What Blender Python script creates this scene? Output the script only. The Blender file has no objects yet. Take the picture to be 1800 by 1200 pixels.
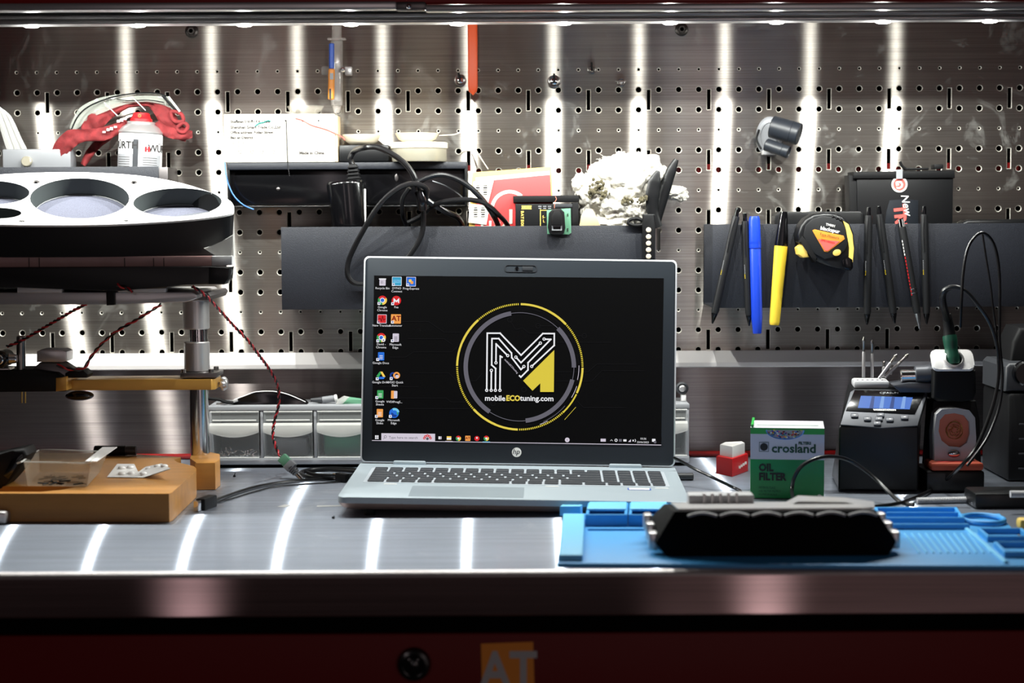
import bpy, bmesh, math, random
from mathutils import Vector, Matrix, noise
from mathutils.geometry import tessellate_polygon
random.seed(7)
SC = bpy.context.scene
COL = SC.collection
R = math.radians
# ------------------------------------------------------------------ camera
T = 0.90                                   # height of the worktop above the floor
CAM = Vector((0.0, -2.3905, T + 0.3131))
FPX = 3295.6
PITCH, ROLL, YAW = 0.0685, -0.0051, -0.00045
FW = Vector((math.sin(YAW) * math.cos(PITCH), math.cos(YAW) * math.cos(PITCH), -math.sin(PITCH)))
_r = FW.cross(Vector((0, 0, 1))).normalized()
_u = _r.cross(FW)
RT = _r * math.cos(ROLL) + _u * math.sin(ROLL)
UP = -_r * math.sin(ROLL) + _u * math.cos(ROLL)
cd = bpy.data.cameras.new('camera')
cam = bpy.data.objects.new('camera', cd)
COL.objects.link(cam)
m = Matrix((RT, UP, -FW)).transposed().to_4x4()
m.translation = CAM
cam.matrix_world = m
cd.sensor_width = 36.0
cd.lens = FPX * 36.0 / 1800.0
cd.clip_start = 0.05
cd.dof.use_dof = True
cd.dof.focus_distance = 2.19
cd.dof.aperture_fstop = 5.0
SC.camera = cam
# ------------------------------------------------------------------ world and colour management
w = bpy.data.worlds.new('world')
SC.world = w
w.use_nodes = True
w.node_tree.nodes['Background'].inputs[0].default_value = (0.30, 0.24, 0.245, 1)
w.node_tree.nodes['Background'].inputs[1].default_value = 0.035
SC.view_settings.view_transform = 'Standard'
SC.view_settings.look = 'None'
SC.view_settings.gamma = 1.0
SC.view_settings.use_curve_mapping = False
SC.view_settings.exposure = 0.0


def lamp(name, kind, loc, energy, color=(1, 1, 1), rot=None, **kw):
    d = bpy.data.lights.new(name, kind)
    d.energy = energy
    d.color = color
    for k, v in kw.items():
        setattr(d, k, v)
    o = bpy.data.objects.new(name, d)
    COL.objects.link(o)
    o.location = loc
    if rot:
        o.rotation_euler = rot
    return o


KEY, SPILL = 3.3, 0.48     # watts of each diode in the strip light
# room light: an open doorway and two upright tube lamps on the far wall behind the photographer
lamp('doorway_daylight', 'AREA', (1.30, -3.9, 1.25), 3.4, (1, 0.80, 0.78), (R(90), 0, 0), shape='RECTANGLE', size=1.9, size_y=2.3)
lamp('wall_tube_light', 'AREA', (0.62, -3.7, 1.5), 2.2, (1, 0.84, 0.84), (R(90), 0, 0), shape='RECTANGLE', size=0.09, size_y=1.4)
lamp('wall_tube_light', 'AREA', (-0.80, -3.7, 1.5), 1.8, (1, 0.84, 0.86), (R(90), 0, 0), shape='RECTANGLE', size=0.09, size_y=1.4)


# ------------------------------------------------------------------ pixel helpers (a pixel plus a real distance gives a place)
def ray(px, py):
    return FW * FPX + RT * (px - 900) - UP * (py - 600)


def P(px, py, Y):
    d = ray(px, py)
    return CAM + d * ((Y - CAM.y) / d.y)


def PZ(px, py, z=0.0):
    d = ray(px, py)
    return CAM + d * ((T + z - CAM.z) / d.z)


def S(Y):
    return (Y - CAM.y) / FPX


# ------------------------------------------------------------------ materials
def lin(c):
    return tuple(((x / 255) / 12.92 if x <= 10 else (((x / 255) + 0.055) / 1.055) ** 2.4) for x in c) + (1,)


MATS = {}


def mat(name, rgb=(128, 128, 128), rough=0.5, metal=0.0, em=0.0, alpha=1.0, var=0.0, vscale=60.0, bump=0.0, bscale=400.0,
        spec=0.5, coat=0.0, trans=0.0, sheen=0.0, stretch=None):
    if name in MATS:
        return MATS[name]
    M = bpy.data.materials.new(name)
    M.use_nodes = True
    nt = M.node_tree
    b = nt.nodes['Principled BSDF']
    c = lin(rgb)
    b.inputs['Base Color'].default_value = c
    b.inputs['Roughness'].default_value = rough
    b.inputs['Metallic'].default_value = metal
    b.inputs['Specular IOR Level'].default_value = spec
    b.inputs['Coat Weight'].default_value = coat
    b.inputs['Transmission Weight'].default_value = trans
    b.inputs['Alpha'].default_value = alpha
    b.inputs['Sheen Weight'].default_value = sheen
    if em:
        b.inputs['Emission Color'].default_value = c
        b.inputs['Emission Strength'].default_value = em
    if var or bump:
        tc = nt.nodes.new('ShaderNodeTexCoord')
        mp = nt.nodes.new('ShaderNodeMapping')
        mp.inputs['Scale'].default_value = stretch or (1, 1, 1)
        nt.links.new(tc.outputs['Object'], mp.inputs[0])
        if var:
            n = nt.nodes.new('ShaderNodeTexNoise')
            n.inputs['Scale'].default_value = vscale
            n.inputs['Detail'].default_value = 5
            nt.links.new(mp.outputs[0], n.inputs['Vector'])
            r = nt.nodes.new('ShaderNodeValToRGB')
            r.color_ramp.elements[0].position = 0.3
            r.color_ramp.elements[1].position = 0.7
            r.color_ramp.elements[0].color = tuple(x * (1 - var) for x in c[:3]) + (1,)
            r.color_ramp.elements[1].color = tuple(min(1, x * (1 + var)) for x in c[:3]) + (1,)
            nt.links.new(n.outputs[0], r.inputs[0])
            nt.links.new(r.outputs[0], b.inputs['Base Color'])
        if bump:
            n2 = nt.nodes.new('ShaderNodeTexNoise')
            n2.inputs['Scale'].default_value = bscale
            n2.inputs['Detail'].default_value = 3
            nt.links.new(mp.outputs[0], n2.inputs['Vector'])
            bp = nt.nodes.new('ShaderNodeBump')
            bp.inputs['Strength'].default_value = bump
            bp.inputs['Distance'].default_value = 0.0006
            nt.links.new(n2.outputs[0], bp.inputs['Height'])
            nt.links.new(bp.outputs[0], b.inputs['Normal'])
    MATS[name] = M
    return M


def steel(name, rgb, r_line, an, r_soft, mix, tangent, brush, stain=0.0, dist='BECKMANN', smudge=0.0):
    """brushed stainless: a glossy lobe stretched across the brushing plus a broad soft lobe"""
    M = bpy.data.materials.new(name)
    M.use_nodes = True
    nt = M.node_tree
    nt.nodes.clear()
    N = nt.nodes.new
    L = nt.links.new
    out = N('ShaderNodeOutputMaterial')
    tc = N('ShaderNodeTexCoord')
    mp = N('ShaderNodeMapping')
    mp.inputs['Scale'].default_value = brush
    L(tc.outputs['Object'], mp.inputs[0])
    n = N('ShaderNodeTexNoise')
    n.inputs['Scale'].default_value = 1.0
    n.inputs['Detail'].default_value = 6
    n.inputs['Roughness'].default_value = 0.7
    L(mp.outputs[0], n.inputs['Vector'])
    r = N('ShaderNodeValToRGB')
    c = lin(rgb)
    r.color_ramp.elements[0].position = 0.3
    r.color_ramp.elements[1].position = 0.7
    r.color_ramp.elements[0].color = tuple(x * 0.62 for x in c[:3]) + (1,)
    r.color_ramp.elements[1].color = tuple(min(1, x * 1.25) for x in c[:3]) + (1,)
    L(n.outputs[0], r.inputs[0])
    # blotchy wear that changes how sharp the sheet reflects
    n3 = N('ShaderNodeTexNoise')
    n3.inputs['Scale'].default_value = 9.0
    n3.inputs['Detail'].default_value = 8
    n3.inputs['Roughness'].default_value = 0.65
    L(tc.outputs['Object'], n3.inputs['Vector'])
    rr = N('ShaderNodeValToRGB')
    rr.color_ramp.elements[0].position = 0.42
    rr.color_ramp.elements[1].position = 0.72
    rr.color_ramp.elements[0].color = (r_soft, r_soft, r_soft, 1)
    rr.color_ramp.elements[1].color = (r_soft + stain, r_soft + stain, r_soft + stain, 1)
    L(n3.outputs[0], rr.inputs[0])
    tg = N('ShaderNodeCombineXYZ')
    for i in range(3):
        tg.inputs[i].default_value = tangent[i]
    g1 = N('ShaderNodeBsdfAnisotropic')
    g1.distribution = dist
    g1.inputs['Roughness'].default_value = r_line
    g1.inputs['Anisotropy'].default_value = an
    L(tg.outputs[0], g1.inputs['Tangent'])
    L(r.outputs[0], g1.inputs['Color'])
    g2 = N('ShaderNodeBsdfAnisotropic')
    g2.distribution = 'GGX'
    g2.inputs['Anisotropy'].default_value = 0.3
    L(tg.outputs[0], g2.inputs['Tangent'])
    L(rr.outputs[0], g2.inputs['Roughness'])
    L(r.outputs[0], g2.inputs['Color'])
    mx = N('ShaderNodeMixShader')
    mx.inputs[0].default_value = mix
    L(g1.outputs[0], mx.inputs[1])
    L(g2.outputs[0], mx.inputs[2])
    if smudge:
        n4 = N('ShaderNodeTexNoise')
        n4.inputs['Scale'].default_value = 13.0
        n4.inputs['Detail'].default_value = 7
        n4.inputs['Roughness'].default_value = 0.7
        n4.inputs['Distortion'].default_value = 1.2
        L(tc.outputs['Object'], n4.inputs['Vector'])
        r4 = N('ShaderNodeValToRGB')
        r4.color_ramp.elements[0].position = 0.57
        r4.color_ramp.elements[1].position = 0.70
        r4.color_ramp.elements[0].color = (0, 0, 0, 1)
        r4.color_ramp.elements[1].color = (smudge, smudge, smudge, 1)
        L(n4.outputs[0], r4.inputs[0])
        df = N('ShaderNodeBsdfDiffuse')
        df.inputs[0].default_value = (0.5, 0.5, 0.47, 1)
        m2 = N('ShaderNodeMixShader')
        L(r4.outputs[0], m2.inputs[0])
        L(mx.outputs[0], m2.inputs[1])
        L(df.outputs[0], m2.inputs[2])
        mx = m2
    L(mx.outputs[0], out.inputs[0])
    MATS[name] = M
    return M


def clear(name, rgb, opac, rough=0.08):
    """thin clear plastic or glass: mostly passes light straight through, with a gloss on it"""
    M = bpy.data.materials.new(name)
    M.use_nodes = True
    nt = M.node_tree
    b = nt.nodes['Principled BSDF']
    b.inputs['Base Color'].default_value = lin(rgb)
    b.inputs['Roughness'].default_value = rough
    tr = nt.nodes.new('ShaderNodeBsdfTransparent')
    mx = nt.nodes.new('ShaderNodeMixShader')
    mx.inputs[0].default_value = opac
    nt.links.new(tr.outputs[0], mx.inputs[1])
    nt.links.new(b.outputs[0], mx.inputs[2])
    nt.links.new(mx.outputs[0], nt.nodes['Material Output'].inputs[0])
    MATS[name] = M
    return M


steel('wall_steel', (170, 164, 157), 0.32, 0.86, 0.62, 0.19, (1, 0, 0), (3, 3, 900), 0.18, smudge=0.30)
steel('splash_steel', (124, 116, 114), 0.34, 0.84, 0.5, 0.2, (1, 0, 0), (3, 3, 900), 0.1)
steel('table_steel', (176, 184, 198), 0.18, 0.89, 0.48, 0.46, (1, 0, 0), (4, 500, 4), 0.12, 'GGX', smudge=0.12)
steel('lip_steel', (236, 226, 226), 0.45, 0.3, 0.5, 0.7, (1, 0, 0), (4, 4, 4), 0.0)  # whiter than the top: the highlight along the edge put into the colour
steel('apron_steel', (214, 184, 184), 0.32, 0.91, 0.6, 0.1, (1, 0, 0), (3, 3, 900))
mat('black', (6, 6, 7), 0.42)
mat('black_gloss', (8, 8, 10), 0.16)
mat('black_soft', (10, 10, 12), 0.6, spec=0.25)
mat('ecu_black', (5, 5, 6), 0.75, spec=0.1)
mat('hole_rim_glint', (226, 222, 210), 0.4, 0.2)  # paler than the sheet: highlights round the holes put into the colour
mat('pen_black', (20, 21, 23), 0.5)
mat('cord_black', (14, 14, 16), 0.3)
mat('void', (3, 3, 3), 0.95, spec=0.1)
mat('tray_coat', (28, 31, 39), 0.5, var=0.25, vscale=900, bump=0.5, bscale=1100)
mat('rack_coat', (16, 17, 18), 0.3)
mat('red_paint', (150, 14, 14), 0.35)
mat('red_drawer', (112, 3, 5), 0.5, spec=0.25)
mat('alu', (200, 198, 198), 0.34, 0.75)
mat('alu_dark', (120, 116, 116), 0.4, 1)
mat('chrome', (220, 220, 222), 0.14, 1)
mat('screw', (150, 146, 142), 0.28, 1)
mat('gold_wood', (178, 124, 58), 0.38, var=0.12, vscale=14, stretch=(1, 6, 6))
mat('brass_paint', (198, 150, 70), 0.35, 0.35)
mat('white', (236, 234, 230), 0.5)
mat('paper', (206, 202, 192), 0.7)
mat('paper_edge', (206, 186, 150), 0.8)
mat('white_gloss', (240, 238, 236), 0.25)
mat('cream', (226, 214, 190), 0.45)
mat('tin_side', (196, 190, 170), 0.3, 0.6)
mat('ink', (30, 28, 28), 0.6)
mat('ink_grey', (62, 58, 56), 0.6)
mat('grey_plastic', (126, 128, 132), 0.45)
mat('grey_light', (190, 190, 192), 0.42)
mat('grey_dark', (52, 54, 58), 0.45)
mat('felt', (88, 90, 104), 0.95, var=0.35, vscale=1400)
mat('ring_grey', (58, 64, 64), 0.55)
mat('pink_board', (176, 140, 136), 0.5, var=0.1, vscale=50)
mat('orange', (226, 84, 30), 0.4)
mat('blue', (22, 62, 190), 0.35)
mat('blue_label', (24, 74, 170), 0.4)
mat('orange_label', (222, 140, 50), 0.4)
mat('yellow', (238, 204, 60), 0.4)
mat('yellow_rubber', (230, 196, 96), 0.5)
mat('yellow_mark', (240, 210, 40), 0.4)
mat('red', (196, 24, 30), 0.4)
mat('red_wire', (176, 34, 44), 0.35)
mat('teal_wire', (30, 140, 130), 0.4)
mat('blue_wire', (60, 120, 200), 0.4)
mat('red_cloth', (112, 27, 30), 0.85, var=0.3, vscale=120, bump=0.6, bscale=500)
mat('red_card', (222, 62, 62), 0.55)
mat('salmon', (232, 96, 88), 0.5)
mat('mat_blue', (62, 158, 224), 0.5)
mat('mat_blue_light', (112, 194, 236), 0.5)
mat('green_box', (20, 128, 62), 0.35)
mat('green_bright', (44, 160, 66), 0.35)
mat('green_text', (10, 70, 50), 0.5)
mat('box_grey', (206, 202, 214), 0.4)
mat('pcb_green', (96, 150, 120), 0.5)
mat('handle_green', (22, 74, 56), 0.4)
mat('copper', (206, 116, 92), 0.45, 0.2)
mat('brick', (176, 74, 50), 0.6)
mat('gold', (220, 180, 100), 0.3, 1)
mat('rag', (204, 200, 190), 0.95, var=0.1, vscale=90, bump=1.0, bscale=700)
mat('rag_dirt', (84, 78, 58), 0.95, var=0.5, vscale=300, bump=1.0, bscale=700)
mat('laptop_silver', (168, 180, 188), 0.4, 0.25)
mat('laptop_edge', (176, 150, 140), 0.35, 0.7)  # pinkish, unlike the silver: the reflection on the edge put into its colour
mat('lid_edge', (226, 228, 232), 0.3, 0.3)
mat('bezel', (23, 31, 39), 0.42)
mat('key', (40, 44, 50), 0.5)
mat('key_bed', (190, 198, 206), 0.4, 0.3)
mat('padgrey', (154, 166, 174), 0.32, 0.25)
mat('case_black', (13, 14, 16), 0.38, spec=0.4)
mat('station_grey', (74, 76, 82), 0.4, 0.3)
mat('wool', (200, 160, 90), 0.35, 0.9)
mat('led', (255, 252, 244), 0.4, em=9.0)
mat('floor_paint', (70, 66, 64), 0.7, var=0.1, vscale=6)
mat('wall_paint', (84, 72, 70), 0.9)
mat('can_label', (226, 226, 226), 0.35)
mat('can_grey', (150, 152, 156), 0.4)
mat('sticker_orange', (246, 150, 36), 0.5)
clear('clear_plastic', (214, 218, 216), 0.30)
clear('clear_bin', (206, 210, 210), 0.11)
mat('bin_frame', (150, 152, 156), 0.42)
mat('ledge_white', (236, 232, 230), 0.4)
mat('bolt_dark', (60, 56, 54), 0.3, 0.8)
mat('case_print', (30, 34, 40), 0.4)
clear('clear_visor', (190, 196, 186), 0.34)
clear('clear_tray', (206, 200, 186), 0.28)
clear('film', (220, 220, 216), 0.5, 0.3)
clear('syringe_plastic', (190, 184, 178), 0.42)


def em(name, rgb, k=1.0):
    if name in MATS:
        return MATS[name]
    M = bpy.data.materials.new(name)
    M.use_nodes = True
    b = M.node_tree.nodes['Principled BSDF']
    b.inputs['Base Color'].default_value = (0.004, 0.004, 0.004, 1)
    b.inputs['Roughness'].default_value = 0.3
    b.inputs['Specular IOR Level'].default_value = 0.04
    b.inputs['Emission Color'].default_value = lin(rgb)
    b.inputs['Emission Strength'].default_value = k
    MATS[name] = M
    return M


# ------------------------------------------------------------------ mesh builder
def FACE(p=(0, 0, 0)):
    return Matrix.Translation(p) @ Matrix.Rotation(R(90), 4, 'X')


def axis_frame(p0, p1, hint=(0, 1, 0)):
    """matrix whose local z runs from p0 to p1"""
    z = (Vector(p1) - Vector(p0)).normalized()
    h = Vector(hint)
    if abs(z.dot(h)) > 0.98:
        h = Vector((1, 0, 0))
    x = h.cross(z).normalized()
    y = z.cross(x)
    M = Matrix((x, y, z)).transposed().to_4x4()
    M.translation = Vector(p0)
    return M


def catmull(pts, n=6, cyclic=False):
    pts = [Vector(p) for p in pts]
    out = []
    N = len(pts)
    rng = N if cyclic else N - 1
    for i in range(rng):
        if cyclic:
            a, b, c, d = pts[i - 1], pts[i], pts[(i + 1) % N], pts[(i + 2) % N]
        else:
            a = pts[max(i - 1, 0)]; b = pts[i]; c = pts[i + 1]; d = pts[min(i + 2, N - 1)]
        for k in range(n):
            t = k / n
            out.append(0.5 * ((2 * b) + (c - a) * t + (2 * a - 5 * b + 4 * c - d) * t * t + (3 * b - a - 3 * c + d) * t ** 3))
    if not cyclic:
        out.append(pts[-1])
    return out


class B:
    def __init__(s):
        s.bm = bmesh.new()
        s.mats = []

    def mi(s, name):
        if name not in s.mats:
            s.mats.append(name)
        return s.mats.index(name)

    def add(s, t, matn, M=None):
        if M is not None:
            t.transform(M)
        i = s.mi(matn)
        for f in t.faces:
            f.material_index = i
            f.smooth = True
        me = bpy.data.meshes.new('t')
        t.to_mesh(me)
        t.free()
        s.bm.from_mesh(me)
        bpy.data.meshes.remove(me)
        return s

    def raw(s, verts, faces, matn, M=None):
        t = bmesh.new()
        vs = [t.verts.new(v) for v in verts]
        for f in faces:
            try:
                t.faces.new([vs[i] for i in f])
            except ValueError:
                pass
        bmesh.ops.recalc_face_normals(t, faces=t.faces)
        return s.add(t, matn, M)

    def box(s, c, size, matn, bev=0.0, M=None, seg=2, taper=None):
        t = bmesh.new()
        bmesh.ops.create_cube(t, size=1)
        for v in t.verts:
            k = 1.0
            if taper and v.co.z > 0:
                v.co.x *= taper[0]; v.co.y *= taper[1]
            v.co = Vector((v.co.x * size[0], v.co.y * size[1], v.co.z * size[2]))
        if bev:
            bmesh.ops.bevel(t, geom=list(t.edges), offset=min(bev, 0.49 * min(size)), segments=seg, profile=0.5, affect='EDGES')
        t.transform(Matrix.Translation(c))
        return s.add(t, matn, M)

    def lathe(s, prof, matn, M=None, seg=24, caps=True):
        vs, fs = [], []
        n = len(prof)
        for r, z in prof:
            for k in range(seg):
                a = 2 * math.pi * k / seg
                vs.append((r * math.cos(a), r * math.sin(a), z))
        for i in range(n - 1):
            for k in range(seg):
                fs.append((i * seg + k, i * seg + (k + 1) % seg, (i + 1) * seg + (k + 1) % seg, (i + 1) * seg + k))
        if caps:
            if prof[0][0] > 1e-6:
                fs.append(tuple(range(seg)))
            if prof[-1][0] > 1e-6:
                fs.append(tuple((n - 1) * seg + k for k in range(seg)))
        t = bmesh.new()
        vv = [t.verts.new(v) for v in vs]
        for f in fs:
            t.faces.new([vv[i] for i in f])
        bmesh.ops.remove_doubles(t, verts=t.verts, dist=1e-7)
        bmesh.ops.recalc_face_normals(t, faces=t.faces)
        return s.add(t, matn, M)

    def cyl(s, p0, p1, r, matn, r1=None, seg=20, bev=0.0):
        L = (Vector(p1) - Vector(p0)).length
        r1 = r if r1 is None else r1
        b = min(bev, L * 0.45, r * 0.9, max(r1, 1e-5) * 0.9)
        prof = [(r - b, 0), (r, b), (r1, L - b), (r1 - b, L)] if b else [(r, 0), (r1, L)]
        return s.lathe(prof, matn, axis_frame(p0, p1), seg)

    def ball(s, c, r, matn, M=None, seg=16):
        if not hasattr(r, '__len__'):
            r = (r, r, r)
        t = bmesh.new()
        bmesh.ops.create_uvsphere(t, u_segments=seg, v_segments=seg // 2 + 2, radius=1)
        for v in t.verts:
            v.co = Vector((v.co.x * r[0], v.co.y * r[1], v.co.z * r[2])) + Vector(c)
        return s.add(t, matn, M)

    def tube(s, pts, r, matn, seg=10, n=6, cyclic=False, flat=1.0, smooth=True, caps=True, up=(0, -1, 0)):
        c = catmull(pts, n, cyclic) if smooth else [Vector(p) for p in pts]
        N = len(c)
        rs = r if hasattr(r, '__len__') else [r] * N
        if len(rs) != N:
            src = list(rs)
            rs = []
            for i in range(N):
                x = i / (N - 1) * (len(src) - 1)
                k = min(int(x), len(src) - 2)
                rs.append(src[k] * (1 - (x - k)) + src[k + 1] * (x - k))
        vs, fs = [], []
        nrm = None
        for i in range(N):
            if cyclic:
                tg = c[(i + 1) % N] - c[i - 1]
            else:
                tg = c[min(i + 1, N - 1)] - c[max(i - 1, 0)]
            tg.normalize()
            if nrm is None:
                h = Vector(up)
                if abs(h.dot(tg)) > 0.95:
                    h = Vector((1, 0, 0))
                nrm = (h - tg * h.dot(tg)).normalized()
            else:
                nrm = (nrm - tg * nrm.dot(tg)).normalized()
            bn = tg.cross(nrm)
            for k in range(seg):
                a = 2 * math.pi * k / seg
                vs.append(c[i] + nrm * (math.cos(a) * rs[i] * flat) + bn * (math.sin(a) * rs[i]))
        for i in range(N if cyclic else N - 1):
            j = (i + 1) % N
            for k in range(seg):
                fs.append((i * seg + k, i * seg + (k + 1) % seg, j * seg + (k + 1) % seg, j * seg + k))
        if caps and not cyclic:
            fs.append(tuple(range(seg)))
            fs.append(tuple((N - 1) * seg + k for k in range(seg)))
        return s.raw(vs, fs, matn)

    def prism(s, out, h, matn, M=None, bev=0.0, holes=(), bseg=2, cap_mat=None, z0=0.0):
        """outline in local xy, from local z0 up to z0 + h (bevel on the upper rim)"""
        loops = [list(out)] + [list(x) for x in holes]
        t = bmesh.new()
        if not holes:
            a = [t.verts.new((x, y, z0)) for x, y in out]
            b_ = [t.verts.new((x, y, z0 + h)) for x, y in out]
            top = t.faces.new(b_)
            t.faces.new(a[::-1])
            n = len(a)
            for i in range(n):
                t.faces.new((a[i], a[(i + 1) % n], b_[(i + 1) % n], b_[i]))
            if bev:
                bmesh.ops.bevel(t, geom=list(top.edges), offset=bev, segments=bseg, profile=0.5, affect='EDGES')
        else:
            tri = tessellate_polygon([[Vector((x, y, 0)) for x, y in L] for L in loops])
            flat = [p for L in loops for p in L]
            a = [t.verts.new((x, y, z0)) for x, y in flat]
            b_ = [t.verts.new((x, y, z0 + h)) for x, y in flat]
            for f in tri:
                try:
                    t.faces.new([b_[i] for i in f]); t.faces.new([a[i] for i in f][::-1])
                except ValueError:
                    pass
            o = 0
            for L in loops:
                n = len(L)
                for i in range(n):
                    t.faces.new((a[o + i], a[o + (i + 1) % n], b_[o + (i + 1) % n], b_[o + i]))
                o += n
        bmesh.ops.recalc_face_normals(t, faces=t.faces)
        return s.add(t, matn, M)

    def pxprism(s, out, Yf, Yb, matn, bev=0.0, holes=(), bseg=2):
        """upright slab: outline given at its front plane Yf, reaching back to Yb"""
        def cv(L):
            r = []
            for x, y in L:
                p = P(x, y, Yf)
                r.append((p.x, p.z))
            return r
        return s.prism(cv(out), Yb - Yf, matn, Matrix.Translation((0, Yb, 0)) @ Matrix.Rotation(R(90), 4, 'X'), bev, [cv(h) for h in holes], bseg)

    def flat(s, out, matn, M=None, z=0.0):
        return s.raw([(x, y, z) for x, y in out], [tuple(range(len(out)))], matn, M)

    def text(s, st, size, M, matn, ext=0.0, align='CENTER', z=0.0, bold=0.0, sx=1.0, res=2, space=1.0):
        c = bpy.data.curves.new('txt', 'FONT')
        c.body = st
        c.size = size
        c.align_x = align
        c.align_y = 'CENTER'
        c.extrude = ext
        c.offset = bold
        c.resolution_u = res
        c.space_character = space
        o = bpy.data.objects.new('txt', c)
        me = bpy.data.meshes.new_from_object(o)
        bpy.data.objects.remove(o)
        bpy.data.curves.remove(c)
        t = bmesh.new()
        t.from_mesh(me)
        bpy.data.meshes.remove(me)
        t.transform(Matrix.Translation((0, 0, z)) @ Matrix.Diagonal((sx, 1, 1, 1)))
        return s.add(t, matn, M)

    def obj(s, name, parent=None, loc=None, ang=35, smooth=True, label=None):
        me = bpy.data.meshes.new(name)
        s.bm.to_mesh(me)
        s.bm.free()
        for n in s.mats:
            me.materials.append(MATS[n])
        if smooth:
            me.set_sharp_from_angle(angle=R(ang))
        else:
            for f in me.polygons:
                f.use_smooth = False
        o = bpy.data.objects.new(name, me)
        COL.objects.link(o)
        if parent is not None:
            w_ = Vector(parent.location)
            q = parent.parent
            while q is not None:
                w_ += Vector(q.location)
                q = q.parent
            me.transform(Matrix.Translation(-w_))
            o.parent = parent
        else:
            if loc is None:
                xs = [v.co for v in me.vertices]
                loc = Vector(((min(v.x for v in xs) + max(v.x for v in xs)) / 2, (min(v.y for v in xs) + max(v.y for v in xs)) / 2, min(v.z for v in xs)))
            me.transform(Matrix.Translation(-Vector(loc)))
            o.location = loc
        if label:
            o['label'] = label
        return o


def tag(o, label, cat, group=None, kind=None):
    o['label'] = label
    o['category'] = cat
    if group:
        o['group'] = group
    if kind:
        o['kind'] = kind
    return o


def thing(name, label, cat, loc, group=None):
    o = bpy.data.objects.new(name, None)
    o.empty_display_size = 0.02
    COL.objects.link(o)
    o.location = loc
    return tag(o, label, cat, group)


def struct(b, name):
    o = b.obj(name)
    o['kind'] = 'structure'
    return o


def circ(cx, cy, rx, ry=None, n=24, a0=0, a1=360):
    ry = rx if ry is None else ry
    k = n if a1 - a0 == 360 else n + 1
    return [(cx + rx * math.cos(R(a0 + (a1 - a0) * i / n)), cy + ry * math.sin(R(a0 + (a1 - a0) * i / n))) for i in range(k)]


def rrect(x0, y0, x1, y1, r, n=4):
    o = []
    for cx, cy, a in ((x1 - r, y1 - r, 0), (x0 + r, y1 - r, 90), (x0 + r, y0 + r, 180), (x1 - r, y0 + r, 270)):
        for k in range(n + 1):
            t = R(a + 90 * k / n)
            o.append((cx + r * math.cos(t), cy + r * math.sin(t)))
    return o


def ppts(L, Y=None):
    return [P(*p) if len(p) == 3 else P(p[0], p[1], Y) for p in L]

# ------------------------------------------------------------------ room shell
b = B(); b.box((0, -1.8, -0.02), (5.2, 4.4, 0.04), 'floor_paint'); struct(b, 'floor')
b = B(); b.box((0, 0.40, 1.35), (5.2, 0.08, 2.7), 'wall_paint'); struct(b, 'wall_back')

# ------------------------------------------------------------------ perforated steel sheet
GX, GZ, GP = -0.62649, T + 0.49312, 0.0254
RB, RS, SLW = 0.0035, 0.0016, 0.0023      # big hole, small hole radius, half slot width


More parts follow.
